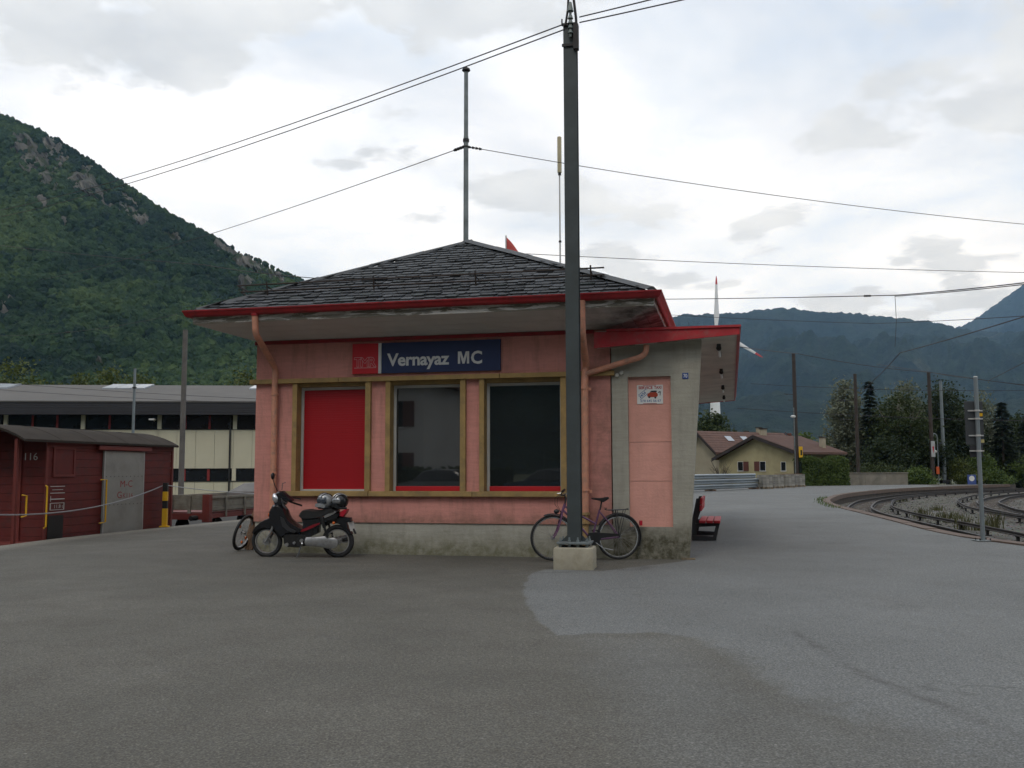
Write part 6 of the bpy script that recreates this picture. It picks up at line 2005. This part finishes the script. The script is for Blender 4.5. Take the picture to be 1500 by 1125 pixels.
def house(label, corner, g, W, L, zl, za, zr, apex, mw, mr, wins=(), chim=(), skyl=()):
    """gable across g (left to right), long axis to the rear; corner is the left foot of the gable"""
    g = Vector(g).normalized()
    h = thing('house', label, 'house', corner, math.atan2(g.y, g.x))
    q = MB()
    q.prism([(0, -.7), (W, -.7), (W, zr), (apex, za), (0, zl)], lambda a, b, t_: (a, t_, b), 0, L)
    q.build('wall', mw, h)
    ov, th = .45, .16
    for nm, (xa, za_), (xb, zb_) in (('roof', (apex, za + .05), (-ov, zl + .05 - ov * (za - zl) / apex)), ('roof', (apex, za + .05), (W + ov, zr + .05 - ov * (za - zr) / (W - apex)))):
        q = MB(); q.prism([(xa, za_), (xb, zb_), (xb, zb_ + th), (xa, za_ + th)], lambda a, b, t_: (a, t_, b), -.5, L + .5)
        rf_ = q.build(nm, mr, h)
        vg = MB(); vg.prism([(xa, za_ - .14), (xb, zb_ - .14), (xb, zb_ + th - .02), (xa, za_ + th - .02)], lambda a, b, t_: (a, t_, b), -.56, -.502)
        vg.build('verge_board', M_verge, h)
        n_r = int(math.hypot(xb - xa, zb_ - za_) / .34)
        q = MB()
        for i in range(n_r):
            f0 = i / n_r
            x0, z0 = xa + (xb - xa) * f0, za_ + th + (zb_ - za_) * f0; x1, z1 = xa + (xb - xa) * (f0 + 1 / n_r), za_ + th + (zb_ - za_) * (f0 + 1 / n_r)
            q.add([(x0, -.5, z0 + .005), (x1, -.5, z1 + .035), (x1, L + .5, z1 + .035), (x0, L + .5, z0 + .005), (x1, -.5, z1), (x1, L + .5, z1)], [(0, 1, 2, 3), (1, 4, 5, 2)])
        t_o = q.build('tile_courses', mr, rf_, fix=False); t_o['kind'] = 'stuff'
    for x, z, w, hh, sh in wins:
        f = MB().box((x - .06, -.06, z - .06), (x + w + .06, -.001, z - .005)).box((x - .03, -.03, z), (x, -.001, z + hh)).box((x + w, -.03, z), (x + w + .03, -.001, z + hh)).box((x - .03, -.03, z + hh), (x + w + .03, -.001, z + hh + .03)).build('window', M_swhite, h)
        MB().box((x, -.015, z), (x + w, -.003, z + hh)).build('pane', M_dglass, f)
        if sh: MB().box((x + (w + .05 if sh > 0 else -w - .05), -.05, z - .02), (x + (2 * w + .05 if sh > 0 else -.05), -.012, z + hh + .02)).build('shutter', M_shut_b, h)
    for x, y, z0, z1, s_ in chim:
        c_ = MB().box((x - s_, y - s_, z0), (x + s_, y + s_, z1)).build('chimney', M_beigewall, h)
        MB().box((x - s_ - .06, y - s_ - .06, z1 + .001), (x + s_ + .06, y + s_ + .06, z1 + .08)).build('chimney_cap', M_verge, c_)
    for x, y, s_ in skyl:
        f0 = (x - apex) / (W - apex); z = za + (zr - za) * f0 + .30
        q = MB(); sl_ = (zr - za) / (W - apex)
        q.add([(x, y, z), (x, y + s_ * 1.4, z), (x + s_, y + s_ * 1.4, z + sl_ * s_), (x + s_, y, z + sl_ * s_)], [(0, 1, 2, 3)])
        q.add([(x, y, z - .12), (x, y + s_ * 1.4, z - .12), (x + s_, y + s_ * 1.4, z - .12 + sl_ * s_), (x + s_, y, z - .12 + sl_ * s_)], [(3, 2, 1, 0)])
        q.build('skylight', M_sky, h)
    return h


gv = Vector((5.0, -8.0, 0)).normalized()
house('ochre house with wide low gable, brown shutters and brown tiled roof', (19.0, 88.0, 0), gv, 9.4, 5.0, 2.35, 4.15, 2.70, 4.7, M_ochrewall, M_brownroof,
      wins=((2.35, 1.25, .62, .78, 1), (5.0, 1.25, .62, .78, -1), (7.4, 1.25, .5, .72, 0)), chim=((4.6, .9, 3.9, 4.9, .22), (8.3, 4.2, 2.9, 4.1, .2)))
c2 = Vector((19.1, 88.6, 0)) - gv * 4.4 + Vector((0.1, 1.5, 0))
house('narrow beige gabled house with skylights on its brown roof, behind the shelter wall', c2, gv, 4.4, 11, 3.1, 4.85, 3.1, 2.2, M_beigewall, M_brownroof, skyl=((2.9, 2.5, .6), (2.9, 4.6, .6)), chim=((2.2, 8.0, 4.6, 5.5, .2),))
house('long house with brown roof farther back behind the ochre gable', (19.5, 113, 0), (.98, -.2, 0), 14, 9, 3.0, 5.2, 3.0, 7.0, M_beigewall, M_brownroof, chim=((8, 2, 4.8, 5.8, .25),))
house('small house with orange tiled roof beside the conifer', (33.6, 102, 0), (.95, -.3, 0), 6.0, 6, 2.6, 4.7, 2.9, 1.2, M_ochrewall, M_orangeroof, chim=((3.5, 2, 3.6, 4.4, .2),))

# ================================================================== WIND TURBINE
wt_ = thing('wind_turbine', 'white wind turbine with red blade tips in the valley behind the shelter', 'wind turbine', (132, 620, -.62))
M_twhite = mat('turbine_white', (0.72, 0.73, 0.74), .5, var=.02)
M_tred = mat('turbine_red', (0.52, 0.045, 0.045), .5)
HUBZ = 92.0
MB().cyl((0, 0, 0), (0, 0, HUBZ - 1), 4.2, 1.9, 24).build('tower', M_twhite, wt_, smooth=40)
MB().ell((0, -1, HUBZ), (3.0, 6.5, 3.0), 18, 12).build('nacelle', M_twhite, wt_, smooth=True)
MB().ell((0, -7.5, HUBZ), (2.0, 2.4, 2.0), 14, 10).build('hub', M_twhite, wt_, smooth=True)
for k in range(3):
    a = R(1.5 + 120 * k)
    bl = MB(); tp_ = MB()
    d = Vector((math.sin(a), 0, math.cos(a))); s_ = Vector((math.cos(a), 0, -math.sin(a)))
    st_ = [(1.5, .95, .9), (5, 1.3, .7), (9, 1.75, .5), (16, 1.35, .36), (24, .95, .24), (29.5, .72, .18)]
    tip = [(29.5, .72, .18), (33, .5, .12), (35, .15, .06)]
    for mb_, ss in ((bl, st_), (tp_, tip)):
        vs = []
        for r_, w_, t_ in ss:
            for i in range(8):
                q_ = 2 * math.pi * i / 8
                vs.append(d * r_ + s_ * (w_ * math.cos(q_) + w_ * .2) + Vector((0, -7.5 + t_ * math.sin(q_), HUBZ)))
        n8 = len(ss)
        mb_.add(vs, [(i * 8 + j, i * 8 + (j + 1) % 8, (i + 1) * 8 + (j + 1) % 8, (i + 1) * 8 + j) for i in range(n8 - 1) for j in range(8)] + [tuple(range(8)), tuple(range((n8 - 1) * 8, n8 * 8))])
    bo = bl.build('blade', M_twhite, wt_, smooth=True)
    tp_.build('blade_tip', M_tred, bo, smooth=True)

# ================================================================== TREES AND SHRUBS
F_dark = foliage('leaves_dark', (0.012, 0.022, 0.009), (0.032, 0.048, 0.016))
F_mid = foliage('leaves_mid', (0.020, 0.034, 0.011), (0.050, 0.068, 0.020))
F_light = foliage('leaves_light', (0.034, 0.062, 0.014), (0.090, 0.130, 0.028))
F_silver = foliage('leaves_silver', (0.075, 0.090, 0.055), (0.17, 0.185, 0.125))
F_yellow = foliage('leaves_yellow', (0.040, 0.058, 0.014), (0.098, 0.118, 0.028))
F_weed = foliage('weed_blades', (0.05, 0.055, 0.022), (0.10, 0.10, 0.045))
F_conif = foliage('needles', (0.008, 0.015, 0.009), (0.022, 0.034, 0.018))
F_red = foliage('leaves_red', (0.06, 0.018, 0.012), (0.12, 0.035, 0.02))
M_bark = mat('bark', (0.07, 0.055, 0.042), .9, var=.3, vscale=3)
M_barkpale = mat('pale_bark', (0.24, 0.21, 0.165), .85, var=.2, vscale=3)


def leaf_cloud(blobs, n, sz, hollow=.55):
    q = MB()
    tot = sum(b[3] * b[4] for b in blobs); n = int(n * 1.7)
    for bx, by, bz, rx, rz in blobs:
        k = int(n * rx * rz / tot)
        cl = []
        for _ in range(max(6, k // 28)):
            v = Vector((random.gauss(0, 1), random.gauss(0, 1), random.gauss(0, 1))).normalized()
            f_ = random.uniform(hollow, 1.05)
            cl.append(Vector((v.x * rx * f_, v.y * rx * f_, v.z * rz * f_)))
        for i in range(k):
            c = random.choice(cl)
            cs = .22 * (rx + rz) / 2 + .15
            p = Vector((bx, by, bz)) + c + Vector((random.gauss(0, cs), random.gauss(0, cs), random.gauss(0, cs * .7)))
            d = Vector((random.uniform(-1, 1), random.uniform(-1, 1), random.uniform(-.9, .5))).normalized() * sz * random.uniform(.6, 1.5)
            s_ = d.cross(Vector((random.uniform(-1, 1), random.uniform(-1, 1), random.uniform(-1, 1)))).normalized() * sz * random.uniform(.3, .55)
            q.add([p - d * .5, p + s_, p + d * .5, p - s_], [(0, 1, 2, 3)])
    return q


def tree(label, base, H, blobs, n, sz, leaf, bark=M_bark, r=.22, limbs=5, name='tree', group=None, trunk_h=.6):
    o = thing(name, label, 'tree' if name != 'shrub' else 'shrub', base, 0, group)
    tk = MB()
    tk.tube([(0, 0, -.7), (.05, 0, H * .2), (-.05, .05, H * trunk_h)], [r, r * .8, r * .4], 8)
    for i in range(limbs):
        b = blobs[i % len(blobs)]
        a = random.uniform(0, 6.28); f_ = random.uniform(.3, .9)
        e = Vector((b[0] + math.cos(a) * b[3] * f_, b[1] + math.sin(a) * b[3] * f_, b[2] + random.uniform(-.2, .7) * b[4]))
        z0 = H * random.uniform(.12, .4)
        m_ = Vector((e.x * .4, e.y * .4, z0 + (e.z - z0) * .55)) + Vector((random.uniform(-.2, .2), random.uniform(-.2, .2), 0))
        tk.tube([(0, 0, z0), m_, e], [r * .45, r * .3, r * .08], 6)
        for s_ in range(2):
            e2 = e + Vector((random.uniform(-1, 1), random.uniform(-1, 1), random.uniform(.2, 1))) * (H * .09)
            tk.tube([m_.lerp(e, .5), e2], [r * .18, r * .05], 5)
    tk.build('trunk', bark, o, smooth=True)
    leaf_cloud(blobs, n, sz).build('crown', leaf, o, fix=False)
    return o


def conifer(label, base, H, W, n, group=None):
    o = thing('conifer', label, 'tree', base, 0, group)
    MB().tube([(0, 0, -.7), (0, 0, H * .98)], [.22, .02], 8).build('trunk', M_bark, o)
    q = MB()
    layers = int(H * 2.6)
    for k in range(layers):
        f_ = k / layers
        z = H * (.05 + .95 * f_); rr = W * (1 - f_) ** .85 * random.uniform(.75, 1.1) + .08
        nb_ = max(5, int(11 * (1 - f_) + 4))
        for i in range(nb_):
            a = random.uniform(0, 6.28); l = rr * random.uniform(.7, 1.15)
            for s_ in range(max(3, int(n / (layers * nb_)))):
                t_ = random.uniform(.15, 1)
                p = Vector((math.cos(a) * l * t_, math.sin(a) * l * t_, z - .28 * l * t_ + random.uniform(-.12, .1)))
                d = Vector((math.cos(a + random.uniform(-.8, .8)), math.sin(a + random.uniform(-.8, .8)), random.uniform(-.6, .1))) * random.uniform(.25, .5)
                s2 = d.cross(Vector((0, 0, 1))).normalized() * random.uniform(.06, .13) + Vector((0, 0, random.uniform(-.06, .06)))
                q.add([p - d * .4, p + s2, p + d, p - s2], [(0, 1, 2, 3)])
    q.build('crown', F_conif, o, fix=False)
    return o


def px_tree(u, vtop, Y, hwpx, zb=-.6):
    p = at(u, 690, Y); top = at(u, vtop, Y).z
    return Vector((p.x, Y, zb)), top - zb, hwpx / FOC * Y


def round_blobs(H, W, n=5, low=.35):
    bl = []
    for i in range(n):
        a = 6.28 * i / n + random.uniform(-.4, .4)
        bl.append((math.cos(a) * W * .45, math.sin(a) * W * .45, H * random.uniform(low + .08, .72), W * random.uniform(.42, .6), H * random.uniform(.16, .24)))
    bl.append((random.uniform(-.1, .1) * W, 0, H * .80, W * .5, H * .20)); bl.append((0, 0, H * low, W * .7, H * .2))
    return bl


RT = 'trees beyond the tracks'
b_, H_, W_ = px_tree(1241, 556, 99, 26); tree('tall pale silvery tree standing left of the dark conifer', b_, H_, round_blobs(H_, W_, 6, .3), 5200, .26, F_silver, M_barkpale, group=RT)
b_, H_, W_ = px_tree(1277, 555, 97, 24); conifer('dark pointed conifer beside the tall silvery tree', b_, H_, W_, 3600, RT)
b_, H_, W_ = px_tree(1330, 551, 106, 22); tree('silvery tree top rising behind the branchy dark tree', b_, H_, round_blobs(H_, W_, 5, .4), 3000, .26, F_silver, M_barkpale, group=RT)
b_, H_, W_ = px_tree(1322, 574, 95, 42); tree('branchy dark green tree with pale bare limbs showing', b_, H_, round_blobs(H_, W_, 7, .42), 5200, .24, F_mid, M_barkpale, .2, 16, group=RT)
b_, H_, W_ = px_tree(1388, 557, 101, 40); tree('broad dark tree behind the two poles at the platform end', b_, H_, round_blobs(H_, W_, 7, .35), 6000, .26, F_dark, M_bark, .25, 7, group=RT)
b_, H_, W_ = px_tree(1438, 574, 107, 32); tree('pale green tree behind the information post', b_, H_, round_blobs(H_, W_, 5, .35), 4000, .28, F_silver, M_barkpale, group=RT)
b_, H_, W_ = px_tree(1471, 586, 98, 32); conifer('dark conifer right of the information post', b_, H_, W_, 4200, RT)
b_, H_, W_ = px_tree(1508, 604, 101, 34); conifer('dark conifer cut by the right edge of the view', b_, H_, W_, 3600, RT)
b_, H_, W_ = px_tree(1300, 640, 92, 40); tree('dark low tree under the pale limbs', b_, H_, round_blobs(H_, W_, 5, .3), 4200, .24, F_dark, group=RT)
b_, H_, W_ = px_tree(1355, 632, 97, 34); tree('dark undergrowth tree behind the hooked post', b_, H_, round_blobs(H_, W_, 5, .3), 3600, .24, F_dark, group=RT)
b_, H_, W_ = px_tree(1425, 628, 100, 40); tree('dark undergrowth tree behind the blue sign', b_, H_, round_blobs(H_, W_, 5, .3), 3600, .24, F_dark, group=RT)
for (u, vt, Y, hw, lab) in ((1300, 588, 108, 46, 'dark rounded tree filling the gap behind the low wall'), (1362, 584, 110, 40, 'dark rounded tree behind the pole pair'), (1418, 592, 111, 40, 'dark rounded tree between the broad tree and the pale tree'), (1490, 610, 108, 36, 'dark rounded tree behind the right conifers'), (1250, 612, 104, 26, 'dark rounded tree under the tall silvery tree')):
    b_, H_, W_ = px_tree(u, vt, Y, hw); tree(lab, b_, H_, round_blobs(H_, W_, 7, .3), 4600, .30, F_dark, group=RT)
SH = 'shrubs beyond the tracks'
for (u, vt, Y, hw, fl_, lab) in ((1345, 686, 86, 26, F_light, 'bright green shrub at the right end of the low concrete wall'), (1290, 680, 88, 34, F_mid, 'green shrub rising behind the low concrete wall'),
                                 (1405, 668, 97, 24, F_yellow, 'yellowish shrub right of the tapered pole'), (1440, 664, 96, 26, F_light, 'bright green shrub right of the blue sign'),
                                 (1475, 655, 99, 28, F_mid, 'green shrub under the right conifer'), (1500, 672, 97, 26, F_light, 'bright green shrub at the right edge'), (1420, 690, 94, 18, F_yellow, 'low yellow-green shrub beside the blue sign'), (1462, 692, 94, 22, F_light, 'low bright shrub by the far rails')):
    b_, H_, W_ = px_tree(u, vt, Y, hw); tree(lab, b_, H_, round_blobs(H_, W_, 5, .3), 2300, .17, fl_, r=.06, limbs=5, name='shrub', group=SH)
# clipped hedge
a_, b_ = at(1176, 700, 79.0), at(1245, 700, 80.9)
hd = thing('hedge', 'dense dark green hedge right of the block stacks', 'hedge', a_, math.atan2(b_.y - a_.y, b_.x - a_.x))
hd.location.z = 0
q = MB(); ln = (b_ - a_).length
for i in range(7000):
    x = random.uniform(0, ln); f_ = random.random()
    y, z = (random.uniform(-.05, .1), random.uniform(-.2, 2.1)) if f_ < .6 else (random.uniform(0, 1.2), 2.1 + random.uniform(-.1, .1))
    z += .14 * math.sin(x * 2.1) + random.uniform(-.05, .2) * (f_ >= .6)
    d = Vector((random.uniform(-1, 1), random.uniform(-1, .2), random.uniform(-.6, .9))).normalized() * random.uniform(.08, .19); s_ = d.cross(Vector((random.uniform(-1, 1), 1, random.uniform(-1, 1)))).normalized() * random.uniform(.04, .08)
    q.add([Vector((x, y, z)) - d * .5, Vector((x, y, z)) + s_, Vector((x, y, z)) + d * .5, Vector((x, y, z)) - s_], [(0, 1, 2, 3)])
q.build('leaves', F_light, hd, fix=False)
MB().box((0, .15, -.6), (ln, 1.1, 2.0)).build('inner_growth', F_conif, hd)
# trees around the houses
VT = 'trees around the houses'
for (u, vt, Y, hw, fl_, lab) in ((1048, 602, 150, 33, F_mid, 'round green tree in front of the turbine tower'), (1180, 634, 125, 14, F_light, 'green tree behind the brown roof'), (1157, 634, 122, 9, F_red, 'reddish tree behind the brown roof'),
                                 (1222, 640, 118, 20, F_mid, 'green tree behind the orange roof'), (1030, 622, 160, 22, F_mid, 'green tree left of the turbine tree')):
    b_, H_, W_ = px_tree(u, vt, Y, hw); tree(lab, b_, H_, round_blobs(H_, W_, 6, .35), 6000 if hw > 20 else 3000, .52 if hw > 20 else .34, fl_, group=VT)
# bare shrub before the ochre house
bsb = thing('bare_shrub', 'thin bare-twigged shrub before the ochre house', 'shrub', (18.3, 84.0, -.1))
q = MB()
for i in range(16):
    a = random.uniform(0, 6.28); e = Vector((math.cos(a) * random.uniform(.4, 1.5), math.sin(a) * .6, random.uniform(1.4, 2.4)))
    q.tube([(0, 0, 0), e * .5 + Vector((0, 0, .2)), e], [.03, .02, .008], 5)
    for k in range(3): q.tube([e * .6, e * .6 + Vector((random.uniform(-.5, .5), random.uniform(-.3, .3), random.uniform(.2, .6)))], [.012, .005], 4)
q.build('twigs', M_bark, bsb)
# trees peeping over the hall
HT_ = 'trees behind the industrial hall'
for (u, vt, hw, lab) in ((8, 531, 48, 'broad yellow-green tree over the left end of the hall roof'), (112, 547, 24, 'low yellow-green tree over the hall roof left of the skylights'), (152, 541, 30, 'yellow-green tree over the hall roof above the skylights'), (195, 545, 30, 'yellow-green tree right above the thin pole'),
                         (352, 541, 28, 'yellow-green tree between the hall roof and the station'), (70, 552, 26, 'low tree between the two taller ones over the hall')):
    b_, H_, W_ = px_tree(u, vt, 96, hw); tree(lab, b_, H_, round_blobs(H_, W_, 6, .5), 3800, .30, F_yellow, r=.3, group=HT_)

# weeds between the rails
WG = 'weeds between the rails'
wl3 = ['tall thin weed tuft by the near contact rail', 'grassy tuft in the ballast near the kerb curve', 'weed tuft beside the second track', 'small weed tuft between the tracks', 'green weed tuft left of the information post', 'low weed tuft by the outer contact rail', 'grassy weed clump right of the information post', 'sparse weed by the far kerb curve', 'weed sprouting in the middle of the ballast', 'pale grass tuft close to the rail chairs']
for (u, v, h_), lab in zip(((1352, 760, .5), (1346, 757, .28), (1390, 766, .5), (1380, 762, .3), (1412, 776, .5), (1402, 760, .28), (1455, 775, .6), (1320, 735, .25), (1372, 748, .28), (1440, 778, .35)), wl3):
    wo = thing('weed', lab, 'weed', gnd(u, v, -.5), 0, WG)
    q = MB()
    for i in range(55):
        a = random.uniform(0, 6.28); l = h_ * random.uniform(.4, 1); b0_ = Vector((random.gauss(0, .16), random.gauss(0, .16), 0)); e = b0_ + Vector((math.cos(a) * l * .35, math.sin(a) * l * .35, l)); s_ = Vector((-math.sin(a), math.cos(a), 0)) * .012
        m_ = b0_.lerp(e, .5) + Vector((0, 0, l * .12)); q.add([b0_ - s_, b0_ + s_, m_ + s_, e, m_ - s_], [(0, 1, 2, 3, 4)])
    q.build('blades', F_weed, wo, fix=False)
q = MB()
for i in range(900):
    k = random.randrange(200, 420); d = random.choice((-.12, .02, .05)) + random.gauss(0, .08)
    if not 34 < EC[k][1] < 47: continue
    p = EC[k] + EN[k] * (d - .35); l = random.uniform(.04, .14); a = random.uniform(0, 6.28)
    q.add([(p[0] - .01, p[1], 0), (p[0] + .01, p[1], 0), (p[0] + math.cos(a) * l * .5, p[1] + math.sin(a) * l * .5, l)], [(0, 1, 2)])
tag(q.build('kerb_grass', F_light, fix=False), 'grass growing along the inner bend of the kerb', kind='stuff')

# ================================================================== OVERHEAD WIRES
M_wire = mat('wire', (0.035, 0.030, 0.035), .6, .3)


def wire(label, pts, r=.012, sag=0.0, drops=(), name='overhead_wire'):
    m_ = MB()
    P = [Vector(p) for p in pts]
    path = []
    for a, b in zip(P[:-1], P[1:]):
        n = 14
        for i in range(n if b is not P[-1] else n + 1):
            t_ = i / n; path.append(a.lerp(b, t_) - Vector((0, 0, 4 * sag * t_ * (1 - t_))))
    for e_, a_, b_ in ((0, P[0], P[1]), (-1, P[-1], P[-2])):          # wires that leave the view run on towards their next support
        u_ = px_of(*a_)[0] if a_.y > 1 else 1600
        if u_ < -30 or u_ > 1510 or (u_ > 1250 and a_.z > 7):
            q_ = a_ + (a_ - b_).normalized() * 28
            if e_ == 0: path.insert(0, q_)
            else: path.append(q_)
    m_.tube(path, r, 5)
    o = m_.build(name, M_wire)
    tag(o, label, 'wire', 'overhead wires')
    for (k, l, rr) in drops:                     # strain insulators strung on the wire
        k += 1 if len(path) % 14 != 1 and path[0] != P[0] else 0
        a = path[k]; d = (path[min(k + 1, len(path) - 1)] - path[k]).normalized()
        q = MB()
        for i in range(4): q.cyl(a + d * (l * i / 4), a + d * (l * (i + .7) / 4), rr, rr * .7, 8)
        q.build('strain_insulator', M_iron, o)
    return o


MT_ = S(-4.47, 3.05, 7.975)
ct = Vector((0.895, 13.80, 0))
wire('upper of the twin wires running from the steel column to the left hillside', [at(827, 35, 13.75), at(-60, 318, 42)], .010, .42)
wire('lower of the twin wires running from the steel column to the left hillside', [at(827, 43, 13.75), at(-60, 328, 42)], .010, .42)
wire('upper of the twin wires leaving the steel column to the upper right', [at(849, 25, 13.75), at(1300, -92, 11)], .010, .02)
wire('lower of the twin wires leaving the steel column to the upper right', [at(849, 33, 13.75), at(1300, -72, 11)], .010, .02)
wire('span wire from the roof mast down to the left hillside', [MT_ + Vector((-.05, 0, 0)), at(60, 410, 45)], .009, .25, drops=((0, .35, .035),))
wire('span wire from the roof mast to the right edge', [MT_ + Vector((.05, 0, 0)), at(1600, 337, 24)], .008, .18, drops=((0, .30, .03),))
wire('thin wire passing behind the roof to the right edge', [at(700, 368, 27), at(1600, 401, 34)], .010, .10)
wire('contact wire over the near track curving up to the right', [at(880, 438.5, 36), at(1311, 432.5, 24), at(1600, 402, 17)], .012, .03, drops=((13, .22, .03),))
wire('second contact wire just under the first', [at(1311, 434, 24), at(1600, 405, 17)], .010, .03)
wire('dropper wire hanging from the contact wire', [at(1311, 433, 24), at(1313, 470, 24), at(1311, 508, 24)], .007)
wire('wire crossing before the far mountain ridge', [at(960, 460, 60), at(1280, 474, 50), at(1600, 456, 34)], .014, .05)
wire('feeder wire from the canopy to the dark wooden pole', [at(1000, 494, 50), at(1168, 518, 79.3)], .03, .1)
wire('feeder wire between the two dark wooden poles', [at(1168, 518, 79.3), at(1367, 546, 91.8)], .03, .2)
wire('feeder wire from the platform-end pole to the right', [at(1367, 546, 91.8), at(1420, 554, 80), at(1600, 574, 70)], .03, .05)
wire('black wire rising steeply to the right edge', [at(1283, 554, 60), at(1318, 517, 42), at(1600, 432, 24)], .02, .05)
wire('wire rising from the information post to the right edge', [at(1447, 558, 34), at(1600, 476, 24)], .012, .03)
wire('faint wire over the trees beyond the tracks', [at(1100, 562, 76), at(1600, 570, 70)], .018, .3)
wire('faint low wire over the trees beyond the tracks', [at(1080, 598, 76), at(1600, 618, 66)], .018, .2)
wire('wire across the wooded hill ending behind the station roof', [at(-40, 354, 60), at(300, 388, 44), at(520, 411, 33)], .016, .1)
wire('faint wire low across the wooded hill', [at(-40, 491, 60), at(97, 487, 55), at(260, 460, 48)], .012, .1, drops=((14, .5, .05),))
wire('upper faint wire before the hall roof', [at(-40, 557, 52), at(420, 586, 46)], .010, .1)
wire('lower faint wire before the hall roof', [at(-40, 568, 52), at(420, 592, 46)], .010, .1)

# ================================================================== BEHIND THE VIEWPOINT (mirrored in the panes)
o = MB().box((-46, -60, -.8), (-10.9, -3, -.02)).build('car_park', A_ASPH); tag(o, 'asphalt car park behind the viewpoint', kind='structure')
M_vwall = mat('villa_render', (0.58, 0.57, 0.54), .9, var=.08, vscale=.5)
vh = thing('villa', 'pale two-storey villa behind the viewpoint, mirrored in the panes', 'house', (-38.5, -15.0, 0), R(-8))
MB().box((0, -9, -.1), (17, 0, 6.4)).build('wall', M_vwall, vh)
q = MB(); q.prism([(-.6, 6.401), (17.6, 6.401), (13, 9.4), (4, 9.4)], lambda a, b, t_: (a, t_, b), -9.6, .6); q.build('roof', M_brownroof, vh)
for x in (2.5, 8.5, 14.5):
    for z in (.9, 3.9):
        f = MB().box((x - .1, .001, z - .1), (x + 1.3, .08, z)).build('window', M_swhite, vh)
        MB().box((x, .002, z + .001), (x + 1.2, .04, z + 1.5)).build('pane', M_dglass, f)
        for dx in (-.72, 1.22): MB().box((x + dx, .003, z), (x + dx + .7, .06, z + 1.5)).build('shutter', M_shut_b, vh)
hd2 = thing('hedge', 'hedge before the villa behind the viewpoint', 'hedge', (-40, -11.5, 0))
q = MB()
for i in range(3500):
    p = Vector((random.uniform(0, 27), random.uniform(-.1, .9), random.uniform(0, 1.5))); d = Vector((random.uniform(-1, 1), random.uniform(-1, 1), random.uniform(-1, 1))).normalized() * .2
    s_ = d.cross(Vector((random.uniform(-1, 1), 1, random.uniform(-1, 1)))).normalized() * .1; q.add([p - d, p + s_, p + d, p - s_], [(0, 1, 2, 3)])
q.build('leaves', F_mid, hd2, fix=False)
MB().box((.05, .1, -.1), (26.95, .8, 1.4)).build('inner_growth', F_conif, hd2)


def car(label, loc, rz, m):
    c = thing('parked_car', label, 'car', loc, rz, 'cars parked behind the viewpoint')
    MB().puff([(-2.1, .35), (-2.12, .62), (-1.95, .82), (-1.1, .93), (1.6, .95), (2.05, .85), (2.12, .5), (2.05, .3)], .84, xz3, .96).build('body', m, c, smooth=40)
    MB().puff([(-1.15, .90), (-.45, 1.38), (.2, 1.44), (1.1, 1.40), (1.75, .93)], .70, xz3, .80, rows=((-1, None), (-.9, .97), (.9, .97), (1, None))).build('cabin', M_dglass, c, smooth=40)
    q = MB(); q.puff([(-.5, 1.39), (.2, 1.452), (1.12, 1.41), (1.05, 1.36), (.2, 1.40), (-.4, 1.345)], .60, xz3, .97); q.build('car_roof', m, c, smooth=40)
    for x in (-1.35, 1.35):
        for y in (-.74, .74):
            w = MB().torus((x, y, .31), (0, 1, 0), .22, .09, 20, 8).build('wheel', M_rubber, c, smooth=True)
            MB().cyl((x, y - .06, .31), (x, y + .06, .31), .16, n=14).build('rim', M_alloy, w)
    return c


car('silver car parked behind the viewpoint, mirrored in the middle pane', (-14.0, -6, -.02), R(4), mat('silver_paint', (0.35, 0.36, 0.38), .3, .5))
car('blue-grey car parked behind the viewpoint, mirrored in the right pane', (-9.3, -7.4, 0), R(-3), mat('bluegrey_paint', (0.08, 0.11, 0.16), .3, .3))
# stand inside the right window
ps = thing('post_stand', 'white metal stand with two rails inside the right window', 'stand', S(-2.36, 0.34, .3), -YAW)
MB().cyl((0, 0, 0), (0, 0, 1.42), .014, n=8).build('post', M_swhite, ps)
for z in (.92, 1.27): MB().box((.014, -.012, z), (.55, .012, z + .022)).build('shelf_rail', M_swhite, ps)

# ================================================================== HAZE
hz = MB().box((-4600, -2600, -1.7), (4600, 6600, 1700)).build('haze', None)
hz.data.materials.clear()
mh = bpy.data.materials.new('haze_air'); mh.use_nodes = True
nt_h = mh.node_tree; nt_h.nodes.clear()
oh = nt_h.nodes.new('ShaderNodeOutputMaterial'); vh_ = nt_h.nodes.new('ShaderNodeVolumePrincipled')
vh_.inputs['Color'].default_value = (0.36, 0.62, 1.0, 1)
vh_.inputs['Absorption Color'].default_value = (1, 1, 1, 1)
vh_.inputs['Density'].default_value = 7.0e-5
vh_.inputs['Anisotropy'].default_value = 0.2
nt_h.links.new(vh_.outputs[0], oh.inputs['Volume'])
hz.data.materials.append(mh)
tag(hz, 'thin bluish valley haze', kind='stuff')
